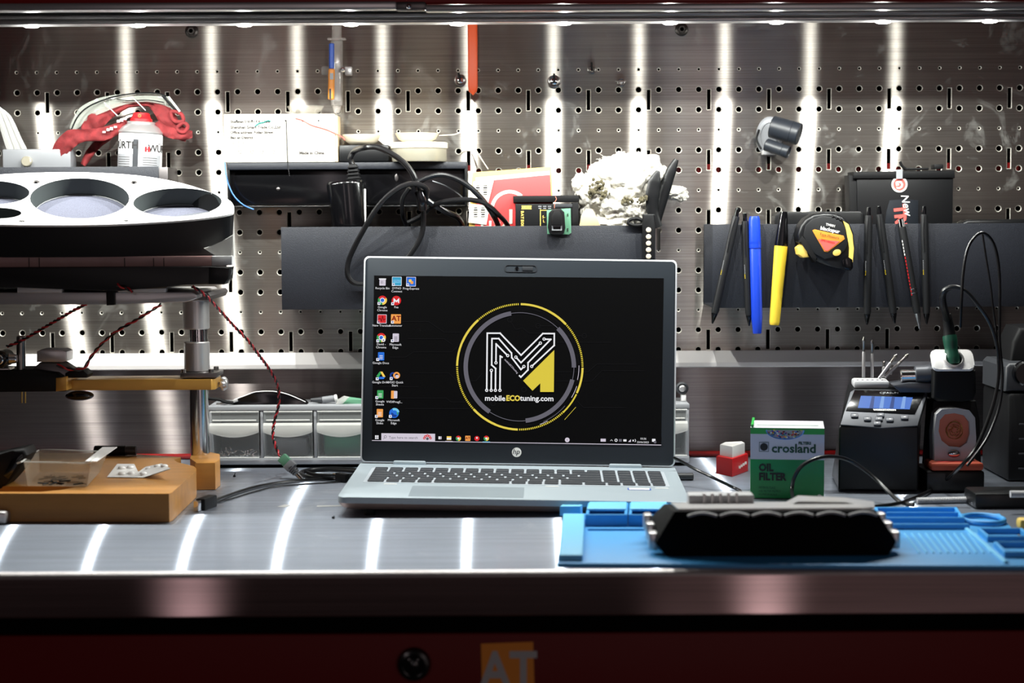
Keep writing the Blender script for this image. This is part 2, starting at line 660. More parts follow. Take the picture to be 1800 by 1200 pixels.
def pegboard():
    b = B()
    root = thing('perforated_tool_panel', 'brushed steel perforated wall panel with rows of round holes and upright slots', 'tool panel', (0.02, 0, T + 0.13))
    p = GP
    circles = []
    for c in range(3):
        for rr in range(3):
            circles.append((c * p, -rr * p, RS if rr == 0 else RB))
    loops = [[(-.5 * p, .5 * p), (2.5 * p, .5 * p), (2.5 * p, -2.5 * p), (-.5 * p, -2.5 * p)]]
    N = 12
    holes = []
    for x, z, r in circles:
        holes.append((circ(x, z, r, n=N), circ(x, z, r + 0.0007, n=N)))
    sx = 1.5 * p
    hs = [(sx - SLW, -1.0 * p), (sx + SLW, -1.0 * p), (sx + SLW, -2.0 * p), (sx - SLW, -2.0 * p)]
    e = 0.0006
    ho = [(sx - SLW - e, -1.0 * p + e), (sx + SLW + e, -1.0 * p + e), (sx + SLW + e, -2.0 * p - e), (sx - SLW - e, -2.0 * p - e)]
    holes.append((hs, ho))
    for _, o in holes:
        loops.append(o)
    tri = tessellate_polygon([[Vector((x, z, 0)) for x, z in L] for L in loops])
    fl = [q for L in loops for q in L]
    verts = [(x, 0.0, z) for x, z in fl]
    faces = []
    for f in tri:
        A, B_, C_ = [Vector(verts[i]) for i in f]
        nrm = (B_ - A).cross(C_ - A)
        faces.append(tuple(f) if nrm.y < 0 else tuple(f)[::-1])
    for i, o in holes:
        n = len(i)
        o0 = len(verts)
        verts += [(x, 0, z) for x, z in o] + [(x, e, z) for x, z in i] + [(x, 0.0018, z) for x, z in i]
        for L in range(2):
            for k in range(n):
                a, c = o0 + L * n + k, o0 + L * n + (k + 1) % n
                faces.append((a, a + n, c + n, c))
    V, F = [], []
    for ti in range(-3, 20):
        for tj in range(0, 5):
            ox, oz = GX + ti * 3 * p, GZ - tj * 3 * p
            k = len(V)
            V += [(x + ox, y, z + oz) for x, y, z in verts]
            F += [tuple(i + k for i in f) for f in faces]
    # plain strip above and below the holes
    xl, xr = GX - 9.5 * p, GX + 59.5 * p
    zt, zb = GZ + 0.5 * p, GZ - 14.5 * p
    k = len(V)
    V += [(xl, 0, T + 0.60), (xr, 0, T + 0.60), (xr, 0, zt), (xl, 0, zt), (xl, 0, zb), (xr, 0, zb), (xr, 0, zb - 0.004), (xl, 0, zb - 0.004)]
    F += [(k, k + 3, k + 2, k + 1), (k + 4, k + 7, k + 6, k + 5)]
    t = bmesh.new()
    vs = [t.verts.new(v) for v in V]
    for f in F:
        t.faces.new([vs[i] for i in f])
    b.add(t, 'wall_steel')
    b.mi('hole_rim_glint')
    for f_ in b.bm.faces:
        if abs(f_.normal.y) < 0.95:
            f_.material_index = 1
    o = b.obj('perforated_sheet', root, ang=30)
    for x, y in ((337, 55), (1198, 52)):
        c = P(x, y, -0.001)
        q = B()
        q.lathe([(0.0084, 0), (0.0084, 0.0012), (0.0070, 0.002)], 'bolt_dark', FACE(c), 20)
        q.lathe([(0.0056, 0.002), (0.0056, 0.0058), (0.0046, 0.0066), (0.0028, 0.0066), (0.0028, 0.004)], 'bolt_dark', FACE(c), 6, caps=False)
        q.lathe([(0.0028, 0.0042), (0.0001, 0.0042)], 'void', FACE(c), 6)
        q.obj('hex_bolt', root)
    return root


pegboard()
# cabinet body seen through the holes
b = B()
b.box((0.03, 0.052, T + 0.35), (1.9, 0.004, 0.62), 'void')
o = b.obj('cabinet_back_panel'); tag(o, 'dark back panel seen through the holes of the steel wall panel', 'back panel')
b = B()
z0, z1 = P(1100, 312, 0.012).z, P(1100, 289, 0.012).z
b.box((0.33, 0.018, (z0 + z1) / 2), (1.15, 0.012, z1 - z0), 'red_paint')
o = b.obj('cross_rail'); tag(o, 'red rail glimpsed through the panel holes behind the white rag', 'rail')

# ledge under the perforated sheet, then the plain splashback
zb = GZ - 14.5 * GP - 0.004
b = B()
zt = P(900, 618, -0.004).z
zl = P(900, 647, -0.012).z
prof = [(-0.0005, zt), (-0.004, zt), (-0.0125, zl + 0.006), (-0.0125, zl + 0.001), (-0.0115, zl), (-0.0005, zl)]
vs = []
for x in (-0.86, 0.90):
    vs += [(x, y, z) for y, z in prof]
n = len(prof)
fs = [tuple(range(n)), tuple(range(2 * n - 1, n - 1, -1))] + [(i, (i + 1) % n, n + (i + 1) % n, n + i) for i in range(n)]
b.raw(vs, fs, 'ledge_white')
led = b.obj('ledge_strip', ang=25)
tag(led, 'pale sloping ledge strip running the full width below the perforated panel', 'ledge')
b = B()
Mx = Matrix.Translation(P(1450, 638, -0.0128)) @ Matrix.Rotation(R(90), 4, 'X')
q = B()
for i in range(26):
    x = 1200 + i * 9.6 + random.uniform(-1, 1)
    if i in (7, 8, 12, 17):
        continue
    c = P(x, 636.5, -0.0109)
    q.box((c.x, c.y, c.z), (0.0022, 0.0004, random.uniform(0.001, 0.003)), 'ink_grey')
q.obj('embossed_lettering', led)
b = B()
b.raw([(-0.86, -0.0002, zl), (0.90, -0.0002, zl), (0.90, -0.0002, T + 0.0005), (-0.86, -0.0002, T + 0.0005)], [(0, 1, 2, 3)], 'splash_steel')
b.box((0.02, 0.004, (zl + T) / 2), (1.76, 0.006, zl - T), 'alu_dark')
o = b.obj('splashback'); tag(o, 'plain brushed steel splashback between the worktop and the pale ledge', 'splashback')
b = B()
b.tube([(-0.85, -0.0045, T + 0.0042), (0.1, -0.0045, T + 0.0042), (0.88, -0.0045, T + 0.0042)], 0.0034, 'red_paint', seg=8)
o = b.obj('sealing_strip'); tag(o, 'thin red strip along the back edge of the worktop', 'strip')

# ------------------------------------------------------------------ worktop and red drawer cabinet
YF = PZ(900, 1004, 0).y
APH = 0.0395
b = B()
r = 0.0075
prof = [(-0.0005, T), (YF + r, T)]
for k in range(1, 9):
    a = R(90 * k / 8)
    prof.append((YF + r - r * math.sin(a), T - r + r * math.cos(a)))
prof += [(YF, T - APH + 0.002), (YF + 0.002, T - APH), (-0.0005, T - APH)]
n = len(prof)
# split the top from the apron so each keeps its own brushing direction
top = prof[:2]
vs = []
xs = (-0.92, 0.94)
for x in xs:
    vs += [(x, y, z) for y, z in top]
k = len(top)
b.raw(vs, [(i, i + 1, k + i + 1, k + i) for i in range(k - 1)], 'table_steel')
lp = prof[1:8]
vs = []
for x in xs:
    vs += [(x, y, z) for y, z in lp]
k = len(lp)
b.raw(vs, [(i, i + 1, k + i + 1, k + i) for i in range(k - 1)], 'lip_steel')
ap = prof[7:]
vs = []
for x in xs:
    vs += [(x, y, z) for y, z in ap]
k = len(ap)
b.raw(vs, [(i, i + 1, k + i + 1, k + i) for i in range(k - 1)], 'apron_steel')
for x in xs:
    b.raw([(x, y, z) for y, z in prof], [tuple(range(n))], 'apron_steel')
o = b.obj('worktop', ang=60); tag(o, 'brushed stainless steel worktop with a deep rounded front edge', 'worktop')

root = thing('drawer_cabinet', 'red tool drawer cabinet under the steel worktop', 'tool cabinet', (0.01, YF + 0.4, 0.0))
b = B()
b.box((0.01, (YF + 0.03) / 2 + 0.01, (T - APH) / 2 + 0.02), (1.80, -YF - 0.05, T - APH - 0.042), 'red_drawer', 0.004)
b.obj('body', root)
for i, (zt_, h) in enumerate(((T - APH - 0.019, 0.113), (T - APH - 0.137, 0.16), (T - APH - 0.302, 0.2), (T - APH - 0.507, 0.25))):
    b = B()
    b.box((0.01, YF + 0.036, zt_ - h / 2), (1.74, 0.02, h - 0.004), 'red_drawer', 0.003)
    d = b.obj('drawer', root)
    if i == 0:
        c = P(728, 1166, YF + 0.025)
        q = B()
        q.lathe([(0.0150, 0), (0.0150, 0.004), (0.0135, 0.008), (0.0105, 0.0085), (0.0105, 0.005), (0.004, 0.005), (0.004, 0.008), (0.0001, 0.009)], 'black_gloss', FACE(c), 32)
        q.ball(c + Vector((-0.004, -0.0095, 0.006)), 0.0013, 'chrome')  # chrome beads stand in for the two highlights on the lock
        q.ball(c + Vector((0.004, -0.0095, 0.006)), 0.0013, 'chrome')
        q.obj('lock', d)
        q = B()
        cc = P(894, 1180, YF + 0.0255)
        M = FACE(cc + Vector((0, -0.0004, 0)))
        q.prism([(-0.0235, -0.032), (0.0235, -0.032), (0.022, 0.027), (-0.0245, 0.0255)], 0.0004, 'sticker_orange', M)
        q.text('AT', 0.046, M, 'grey_light', z=0.0006, bold=0.0012, sx=0.86)
        q.obj('sticker', d, label='orange sticker lettered AT on the drawer')
b = B()
b.box((0.01, YF + 0.03, T - APH - 0.0095), (1.74, 0.02, 0.018), 'void')  # black strip stands in for the shade under the worktop edge
b.obj('gap_shade', root)
b = B()
b.box((0.01, (YF + 0.05) / 2, 0.02), (1.6, -YF - 0.12, 0.04), 'black_soft')
b.obj('plinth', root)

# ------------------------------------------------------------------ overhead cabinet and LED strip
root = thing('overhead_cabinet', 'red overhead cabinet with a silver rail along its lower edge', 'wall cabinet', (0.02, -0.18, T + 0.53))
YC = -0.36
zr0, zr1 = P(900, 21, YC).z, P(900, 8, YC).z
b = B()
b.box((0.02, YC / 2 - 0.002, T + 0.60 + 0.13), (1.78, -YC - 0.014, 0.26), 'red_paint', 0.003)
b.obj('body', root)
b = B()
b.box((0.02, YC - 0.004, zr1 + 0.14), (1.78, 0.014, 0.28), 'red_paint', 0.002)
b.obj('door', root)
b = B()
b.box((-0.74 + 0.30, YC - 0.006, P(350, 13, YC).z), (0.88 - 0.26, 0.02, 0.0085), 'alu', 0.002)
xl0, xl1 = P(-60, 0, YC).x, P(698, 0, YC).x
b = B()
za, zc = P(350, 12, YC).z, P(1300, 14, YC).z
b.box(((xl0 + xl1) / 2, YC - 0.004, P(350, 13, YC).z), (xl1 - xl0, 0.018, 0.0085), 'alu', 0.002)
b.obj('rail', root)
b = B()
xa, xb = P(748, 0, YC).x, P(1880, 0, YC).x
b.box(((xa + xb) / 2, YC - 0.005, P(1250, 14, YC).z), (xb - xa, 0.018, 0.0072), 'alu', 0.002)
b.obj('rail', root)
b = B()
c = P(723, 12, YC)
b.box((c.x, YC - 0.004, c.z), (0.034, 0.016, 0.010), 'alu_dark', 0.003)
b.ball((c.x - 0.002, YC - 0.013, c.z - 0.001), 0.003, 'chrome')
b.obj('rail_joint', root)
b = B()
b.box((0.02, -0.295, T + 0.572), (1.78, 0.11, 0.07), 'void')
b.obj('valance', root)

YL = -0.2595
ZL = P(900, 40, YL).z
root = thing('led_strip_light', 'slim aluminium LED strip light running under the overhead cabinet', 'strip light', (0.02, YL, ZL))
za, zm, zz = P(900, 23, YL).z, P(900, 32, YL).z, P(900, 41.0, YL).z
b = B()
for (ya, yb, z_0, z_1, r_) in ((-0.274, -0.244, zm + 0.0006, za, 0.0025), (-0.272, -0.246, zz, zm - 0.0004, 0.0016)):
    b.box((0.02, (ya + yb) / 2, (z_0 + z_1) / 2), (1.80, yb - ya, z_1 - z_0), 'alu', r_)
b.box((0.02, -0.259, zm), (1.80, 0.022, 0.003), 'alu_dark')
b.obj('housing', root)
LEDX = []
for k in range(-1, 10):
    px = 55 + 187.2 * k
    x = P(px, 40, YL).x
    LEDX.append(x)
    b = B()
    b.lathe([(0.0088, 0.0), (0.0088, -0.0014), (0.007, -0.0024), (0.0001, -0.0028)], 'led', Matrix.Translation((x, YL, zz + 0.0004)), 20, caps=False)
    b.obj('led_lens', root)
    # the diode behind each lens: main beam, cut off by the housing lip, plus its faint wide spill
    lamp('led_beam', 'SPOT', (x, YL, zz - 0.004), KEY, (0.98, 1.0, 0.95), (0, 0, 0), spot_size=R(153), spot_blend=0.05, shadow_soft_size=0.003)
    if k > -1:                                  # leftmost diode gets no spill lamp: its upper streak is left out
        lamp('led_spill', 'POINT', (x, YL, zz - 0.004), SPILL, (0.98, 1.0, 0.95), shadow_soft_size=0.0025)
# ------------------------------------------------------------------ 2D drawing helpers for flat graphics
def line2(b, pts, wd, matn, M, z):
    for (x0, y0), (x1, y1) in zip(pts[:-1], pts[1:]):
        dx, dy = x1 - x0, y1 - y0
        L = math.hypot(dx, dy) or 1e-9
        dx, dy = dx / L * wd / 2, dy / L * wd / 2
        b.raw([(x0 - dx - dy, y0 - dy + dx, z), (x1 + dx - dy, y1 + dy + dx, z), (x1 + dx + dy, y1 + dy - dx, z), (x0 - dx + dy, y0 - dy - dx, z)], [(0, 1, 2, 3)], matn, M)


def arc2(b, cx, cy, r0, r1, a0, a1, matn, M, z, n=None):
    n = n or max(2, int(abs(a1 - a0) / 4))
    vs = []
    for i in range(n + 1):
        a = R(a0 + (a1 - a0) * i / n)
        vs += [(cx + r0 * math.cos(a), cy + r0 * math.sin(a), z), (cx + r1 * math.cos(a), cy + r1 * math.sin(a), z)]
    b.raw(vs, [(2 * i, 2 * i + 1, 2 * i + 3, 2 * i + 2) for i in range(n)], matn, M)


# ------------------------------------------------------------------ laptop
LX, LY, LTH = 0.00456, -0.22679, -0.01882
ax = Vector((math.cos(LTH), math.sin(LTH), -0.01743)).normalized()
ay = Vector((-math.sin(LTH), math.cos(LTH), 0.0125)).normalized()
az = ax.cross(ay).normalized()
ay = az.cross(ax)
ML = Matrix((ax, ay, az)).transposed().to_4x4()
ML.translation = Vector((LX, LY - 0.004, T + 0.0208))
TH = 0.0142
lap = thing('laptop', 'open silver laptop with a black desktop showing a yellow and white ringed M logo', 'laptop', (LX, LY - 0.12, T))
b = B()
out = rrect(-0.1825, -0.240, 0.1825, 0.016, 0.010, 5)
t = B()
b.prism(out, TH * 0.45, 'laptop_silver', ML @ Matrix.Translation((0, 0, -TH * 0.45)), 0.0010, bseg=2)
vs, fs = [], []
n = len(out)
for k, (ins, z) in enumerate(((0.0, -0.45 * TH), (0.0015, -0.65 * TH), (0.0045, -0.86 * TH), (0.011, -TH))):
    for x, y in out:
        sx = (abs(x) - ins) / abs(x)
        sy = -0.240 + ins + (y + 0.240) * (0.256 - ins) / 0.256
        vs.append((x * sx, sy, z))
for k in range(3):
    for i in range(n):
        fs.append((k * n + i, k * n + (i + 1) % n, (k + 1) * n + (i + 1) % n, (k + 1) * n + i))
fs.append(tuple(3 * n + i for i in range(n)))
b.raw(vs, fs, 'laptop_edge', ML)
base = b.obj('base', lap)
for x in (-0.15, 0.15):
    for y in (-0.225, -0.005):
        p = ML @ Vector((x, y, -TH))
        if p.z - T > 0.0006:
            q = B(); q.cyl((p.x, p.y, T), (p.x, p.y, p.z + 0.0005), 0.006, 'black_soft'); q.obj('foot', base)
# keyboard: bed and separate keys
kb = B()
kb.prism(rrect(-0.1655, -0.1425, 0.1675, -0.0345, 0.003), 0.0003, 'key_bed', ML)
kbd = kb.obj('keyboard', lap)
KX0, KX1, KY1, KP = -0.1625, 0.1645, -0.0375, 0.01745
key_meshes = {}


def key(cx, cy, wd, ht):
    kk = (round(wd, 4), round(ht, 4))
    w_ = Vector(lap.location)
    if kk not in key_meshes:
        q = B()
        R3 = ML.to_3x3().to_4x4()
        q.prism(rrect(-wd / 2, -ht / 2, wd / 2, ht / 2, 0.0015, 2), 0.0016, 'key', R3, 0.0004, bseg=1)
        o = q.obj('key', loc=(0, 0, 0))
        key_meshes[kk] = o.data
    else:
        o = bpy.data.objects.new('key', key_meshes[kk])
        COL.objects.link(o)
    o.parent = kbd
    o.location = ML @ Vector((cx, cy, 0.0002)) - w_


u = 0.01745
rows = [[.82] * 18 + [.82], [1.0] * 13 + [2.0] + [1] * 4, [1.5] + [1.0] * 12 + [1.5] + [1] * 4, [1.75] + [1.0] * 11 + [2.25] + [1] * 3 + [1],
        [1.25] + [1.0] * 11 + [2.75] + [1] * 3 + [1], [1.25, 1, 1.1, 1.1, 5.2, 1.1, 1.1, 1.1, 1.6, 1.55] + [1] * 3 + [1]]
tot = KX1 - KX0
y = KY1
for ri, rw in enumerate(rows):
    ht = 0.0145 if ri == 0 else KP
    k_ = (tot - (0.0 if ri else 0)) / sum(rw)
    x = KX0
    for wd in rw:
        ww = wd * k_
        key(x + ww / 2, y - ht / 2, round(ww - 0.0028, 4), ht - 0.0028)
        x += ww
    y -= ht
q = B()
q.prism(rrect(-0.110, -0.228, 0.010, -0.160, 0.002), 0.0002, 'padgrey', ML)
q.obj('touchpad', lap, label='slightly darker flush touchpad')
for x, y_ in ((-0.135, -0.151), (0.040, -0.151), (0.132, -0.158), (0.158, -0.152)):
    q = B(); q.prism(rrect(x - 0.007, y_ - 0.0013, x + 0.007, y_ + 0.0013, 0.0004), 0.0004, 'white', ML); q.obj('sticker', lap)
q = B()
q.prism(rrect(0.121, -0.166, 0.146, -0.155, 0.001), 0.0003, 'blue_label', ML)
q.prism(rrect(0.1225, -0.1648, 0.1445, -0.1562, 0.001), 0.0005, 'white', ML)
q.obj('sticker', lap, label='white sticker edged in blue')
# lid
TILT = R(-7.5)
LF = ML @ Matrix.Translation((0, -0.002, 0.0015)) @ Matrix.Rotation(TILT, 4, 'X') @ Matrix.Rotation(R(90), 4, 'X')
LH = 0.2400
q = B()
q.prism([(-x, y) for x, y in rrect(-0.1825, 0.0, 0.1825, LH, 0.006, 5)], 0.0052, 'lid_edge', LF @ Matrix.Translation((0, 0, -0.006)), 0.0008)
lid = q.obj('lid', lap)
q = B()
q.prism(rrect(-0.1806, 0.0012, 0.1806, LH - 0.0020, 0.005, 5), 0.0008, 'bezel', LF @ Matrix.Translation((0, 0, -0.0008)), 0.0003)
bez = q.obj('bezel', lid)
for x in (-0.125, 0.125):
    q = B()
    q.box((x, -0.001, 0.001), (0.038, 0.012, 0.006), 'laptop_silver', 0.002, ML)
    q.obj('hinge', lap)


def LID(px, py):
    yt = 463.5 + (px - 638) / 548 * 5.5
    yb = 816 + (px - 634) / 553 * 7.5
    v = (yb - py) / (yb - yt)
    xl = 634 + 4 * v
    xr = 1187 - 1 * v
    return ((px - xl) / (xr - xl) * 0.365 - 0.1825, v * LH)


KS = 0.365 / 550                                # metres per photo pixel on the lid
# camera slider and badge
q = B()
c = LID(913, 484.5)
q.prism(rrect(c[0] - 0.0185, c[1] - 0.0042, c[0] + 0.0185, c[1] + 0.0042, 0.003), 0.0004, 'grey_dark', LF, holes=[rrect(c[0] - 0.0178, c[1] - 0.0036, c[0] + 0.0178, c[1] + 0.0036, 0.003)])
q.lathe([(0.0022, 0), (0.0022, 0.0004), (0.0016, 0.0005), (0.0001, 0.0005)], 'black_gloss', LF @ Matrix.Translation((c[0] - 0.0045, c[1], 0)), 16)
q.box((c[0] + 0.008, c[1], 0.0003), (0.012, 0.005, 0.0006), 'grey_dark', 0.0002, LF)
q.obj('webcam', lid)
q = B()
c = LID(909, 799)
q.prism(circ(c[0], c[1], 0.0055, n=28), 0.0004, 'white', LF)
q.text('hp', 0.0088, LF @ Matrix.Translation((c[0] - 0.0001, c[1] + 0.0006, 0.0006)) @ Matrix(((1, 0.22, 0, 0), (0, 1, 0, 0), (0, 0, 1, 0), (0, 0, 0, 1))), 'bezel')
q.obj('badge', lid, label='round white badge lettered hp')

# ---- what is on the screen
for nm, c in dict(e_black=(3, 3, 4), e_white=(236, 236, 240), e_yel=(218, 198, 66), e_yel2=(226, 204, 80), e_grey=(100, 98, 108), e_line=(17, 17, 19), e_red=(214, 40, 44), e_dred=(120, 10, 20),
                  e_blue=(40, 110, 214), e_cyan=(60, 160, 200), e_lblue=(120, 200, 235), e_green=(60, 160, 90), e_orange=(240, 160, 80), e_search=(208, 200, 214), e_txt=(90, 88, 96),
                  e_chy=(248, 206, 90), e_navy=(26, 60, 140)).items():
    em(nm, c, 1.0)
q = B()
sc4 = [LID(656, 497), LID(1163, 500.5), LID(1162, 787), LID(654.5, 779.5)]
q.flat(sc4, 'e_black', LF, 0.0002)
Z1, Z2, Z3, Z4 = 0.00035, 0.0005, 0.00065, 0.0008


def G(x, y):                                    # big logo crop coordinates
    return LID(780 + x / 4.4444, 520 + y / 4.4444)


gc = G(591, 591)
kk = KS / 4.4444
# faint circuit traces of the wallpaper
for pts in ([(-330, 250), (-120, 250), (0, 330), (120, 330)], [(-420, 520), (-300, 520), (-240, 480), (60, 480), (100, 440)], [(-250, 640), (40, 640), (100, 700)], [(-380, 830), (20, 830), (60, 860), (220, 860)],
            [(880, 405), (1300, 405)], [(860, 630), (1120, 630), (1190, 570), (1500, 570)], [(880, 700), (1150, 700), (1230, 620), (1560, 620)], [(1040, 850), (1090, 900), (1420, 900)], [(-280, 380), (0, 380), (60, 420)],
            [(510, 240), (560, 310), (610, 295), (660, 335), (740, 335)], [(730, 280), (860, 280)], [(1090, 355), (950, 355)], [(-300, 910), (200, 910)], [(150, 700), (250, 700), (300, 640)], [(-500, 745), (-200, 745)]):
    line2(q, [G(*p) for p in pts], 0.0007, 'e_line', LF, Z1)
for p in ((510, 235), (1090, 355), (625, 765), (730, 280), (385, 870)):
    c = G(*p)
    arc2(q, c[0], c[1], 0.0022, 0.0030, 0, 360, 'e_line', LF, Z1)
for a0, a1, dash in ((90, 62, 0), (63, 44, 0), (44, 1, 1), (0, -24, 0), (-25, -45, 2), (-45, -90, 1), (-91, -113, 0), (-112, -136, 0), (-136, -179, 1), (180, 156, 0), (157, 133, 0), (133, 92, 1)):
    r1, r0 = 496 * kk, 480 * kk
    if dash == 1:
        a = a0
        while a > a1:
            arc2(q, gc[0], gc[1], r0, r1 - 0.0002, a, a - 1.0, 'e_yel', LF, Z2, 1)
            a -= 1.75
    elif dash == 0:
        arc2(q, gc[0], gc[1], r0 - (0.0002 if a0 in (63, -112, 157) else 0), r1, a0, a1, 'e_yel2', LF, Z2)
    else:
        arc2(q, gc[0], gc[1], r0 + 0.0004, r1 - 0.0002, a0, a1, 'e_yel', LF, Z2)
for a0, a1 in ((100, 237), (46, 0), (-13, -83)):
    arc2(q, gc[0], gc[1], 404 * kk, 438 * kk, a0, a1, 'e_grey', LF, Z2)
for a0, a1 in ((100, 46), (0, -13), (-83, -123)):
    arc2(q, gc[0], gc[1], 419 * kk, 424 * kk, a0, a1, 'e_grey', LF, Z2)
for a0, a1, rr in ((2, -12, 458), (-18, -30, 466), (-40, -66, 462), (-62, -70, 472)):
    arc2(q, gc[0], gc[1], rr * kk, (rr + 4) * kk, a0, a1, 'e_grey' if rr == 462 else 'e_search', LF, Z2)
line2(q, [G(945, 992), G(1030, 898)], 0.0005, 'e_yel', LF, Z2)
for a in range(100, 440, 22):
    arc2(q, gc[0], gc[1], 455 * kk, 458 * kk, a, a + 9, 'e_line', LF, Z2)
LW = 11.5 * kk
polys = [[(335, 762), (335, 336), (435, 336), (600, 503), (768, 338), (857, 338), (857, 428), (690, 582)],
         [(370, 762), (370, 628)],
         [(403, 762), (403, 605), (372, 578), (372, 377), (425, 377), (525, 487), (528, 522), (600, 612), (617, 596)],
         [(405, 552), (405, 418), (489, 500)],
         [(438, 762), (438, 510), (452, 518)],
         [(590, 660), (600, 670), (655, 615), (655, 560), (830, 382), (787, 381)],
         [(566, 524), (600, 560), (742, 418)]]
for p in polys:
    line2(q, [G(*k) for k in p], LW, 'e_white', LF, Z3)
for p in ((335, 770), (370, 770), (403, 770), (438, 770), (370, 619), (405, 561), (496, 506), (560, 518), (749, 411), (778, 380), (623, 589), (684, 588)):
    c = G(*p)
    arc2(q, c[0], c[1], 6 * kk, 12.5 * kk, 0, 360, 'e_white', LF, Z4, 20)
q.flat([G(*p) for p in ((858, 463), (858, 782), (752, 782), (752, 716), (692, 773), (618, 697))], 'e_yel', LF, Z3)


def stext(st, px, py, hpx, matn='e_white', z=Z3, bold=0.0, al='CENTER', M2=None, sx=1.0):
    c = LID(px, py)
    q.text(st, hpx * KS, LF @ Matrix.Translation((c[0], c[1], z)) @ (M2 or Matrix()), matn, align=al, bold=bold, sx=sx)


stext('mobile', 852, 707, 13.2, bold=0.00018, al='LEFT', sx=1.0)
stext('ECO', 889.5, 707, 13.2, 'e_yel2', bold=0.00035, al='LEFT', sx=0.92)
stext('tuning.com', 914, 707, 13.2, bold=0.00018, al='LEFT', sx=1.0)
stext('mobileECOtuning', 898, 652, 4.6, 'e_search', M2=Matrix.Rotation(R(-46), 4, 'Z'))


def sq(px, py, wx, hy, matn, z=Z2, r=0.0006):
    c = LID(px, py)
    q.flat(rrect(c[0] - wx * KS / 2, c[1] - hy * KS / 2, c[0] + wx * KS / 2, c[1] + hy * KS / 2, min(r, 0.45 * min(wx, hy) * KS), 2), matn, LF, z)


def disc(px, py, r, matn, z=Z2, r0=0.0, a0=0, a1=360):
    c = LID(px, py)
    if r0 or a1 - a0 != 360:
        arc2(q, c[0], c[1], max(r0 * KS, 1e-6), r * KS, a0, a1, matn, LF, z)
    else:
        q.flat(circ(c[0], c[1], r * KS, n=20), matn, LF, z)


def lab(px, py, a, b_=None):
    stext(a, px, py + 11.5, 5.4)
    if b_:
        stext(b_, px, py + 16.8, 5.4)


def shortcut(px, py):
    sq(px - 6, py + 5.5, 5, 5, 'e_white', Z3, 0.0002)
    sq(px - 5.7, py + 5.2, 2, 2, 'e_navy', Z4, 0.0001)


def doc(px, py, c1, c2='e_white'):
    sq(px, py, 11, 14.5, c1)
    for k in range(3):
        sq(px, py - 1 + 2.6 * k, 6, 1, c2, Z3, 0.0001)


def chrome(px, py, s=1.0):
    disc(px, py, 8 * s, 'e_red', Z2, 3, 30, 150)
    disc(px, py, 8 * s, 'e_green', Z2, 3, 150, 270)
    disc(px, py, 8 * s, 'e_chy', Z2, 3, -90, 30)
    disc(px, py, 4.4 * s, 'e_white', Z3)
    disc(px, py, 3.2 * s, 'e_blue', Z4)


sq(671, 508.5, 11, 12, 'e_search'); sq(671, 503, 13, 2, 'e_white', Z3); stext('\u00a9', 670, 509, 6, 'e_txt'); lab(671, 507.5, 'Recycle Bin')
sq(696, 507, 17, 16, 'e_white'); sq(696, 507, 15.5, 14.5, 'e_cyan', Z3); sq(696, 507, 14, 5, 'e_lblue', Z4); stext('DYNO', 696, 507, 4.5, 'e_navy', 0.0009); shortcut(696, 507); lab(696, 507.5, 'DYNO', 'Connect')
sq(721, 507.5, 17, 17, 'e_search'); sq(721, 507.5, 15, 15, 'e_blue', Z3); sq(719.5, 506, 5, 5, 'e_chy', Z4); sq(722.5, 509, 5, 5, 'e_orange', Z4); shortcut(721, 507.5); lab(721, 508, 'Prog-Express')
chrome(671, 539.5); shortcut(671, 539.5); lab(671, 540, 'Google', 'Chrome')
disc(695.5, 540, 8.3, 'e_red'); c = LID(695.5, 540)
q.flat([(c[0] + x * KS, c[1] + y * KS) for x, y in ((-5, -4.5), (-5, 4), (-4, 4), (0, 0), (4, 4), (5, 4), (5, -4.5), (3, -4), (2.5, -1), (0, -3.5), (-2.5, -1), (-3, -4))], 'e_white', LF, Z3)
shortcut(695, 540); lab(695.5, 540, 'Fxa')
sq(670.5, 571.5, 16.5, 16, 'e_search'); sq(670.5, 571.5, 14.5, 14, 'e_red', Z3); c = LID(670.5, 571.5)
line2(q, [(c[0] + x * KS, c[1] + y * KS) for x, y in ((-6, 0), (-3, 1), (-1, -4), (1, 5), (3, -2), (6, 0))], 0.0008, 'e_dred', LF, Z4)
shortcut(670.5, 571.5); lab(670, 571.5, 'New Translate')
sq(695, 571.5, 17.5, 16.5, 'e_orange'); stext('AT', 695.5, 571, 12.5, 'e_dred', bold=0.0002); shortcut(695, 571.5); lab(694.5, 571.5, 'Autotuner')
chrome(669.5, 603.5); disc(673.5, 607.5, 3.4, 'e_white', Z4 + 1e-4); disc(673.5, 608, 1.2, 'e_txt', Z4 + 2e-4); shortcut(669.5, 603.5); lab(669.5, 603.5, 'David -', 'Chrome')
doc(695, 603.5, 'e_search', 'e_txt'); shortcut(695, 603.5); lab(694.5, 604, 'Microsoft', 'Edge')
doc(669.5, 635.5, 'e_blue'); shortcut(669.5, 635.5); lab(669, 635.5, 'Google Docs')
c = LID(669, 668.5)
for col, tri in (('e_green', ((-2, 7), (2.5, 7), (-4, -4), (-7.5, -1))), ('e_chy', ((-1, 7), (3, 7), (8.5, -2), (4, -2))), ('e_blue', ((-4.5, -6), (5.5, -6), (8, -2), (-3, -2)))):
    q.flat([(c[0] + x * KS, c[1] + y * KS) for x, y in tri], col, LF, Z2 + (0.00005 if col == 'e_chy' else 0))
shortcut(669, 668.5); lab(669, 668.5, 'Google Drive')
disc(690.5, 668, 5.5, 'e_navy', Z2, 2.5); disc(697, 668, 6, 'e_orange', Z3, 3); disc(698, 670, 3, 'e_search', Z4); shortcut(693.5, 668); lab(694, 668.5, 'VVDI2 Quick', 'Start')
doc(668.5, 700.5, 'e_green'); shortcut(668.5, 700.5); lab(668, 701, 'Google', 'Sheets')
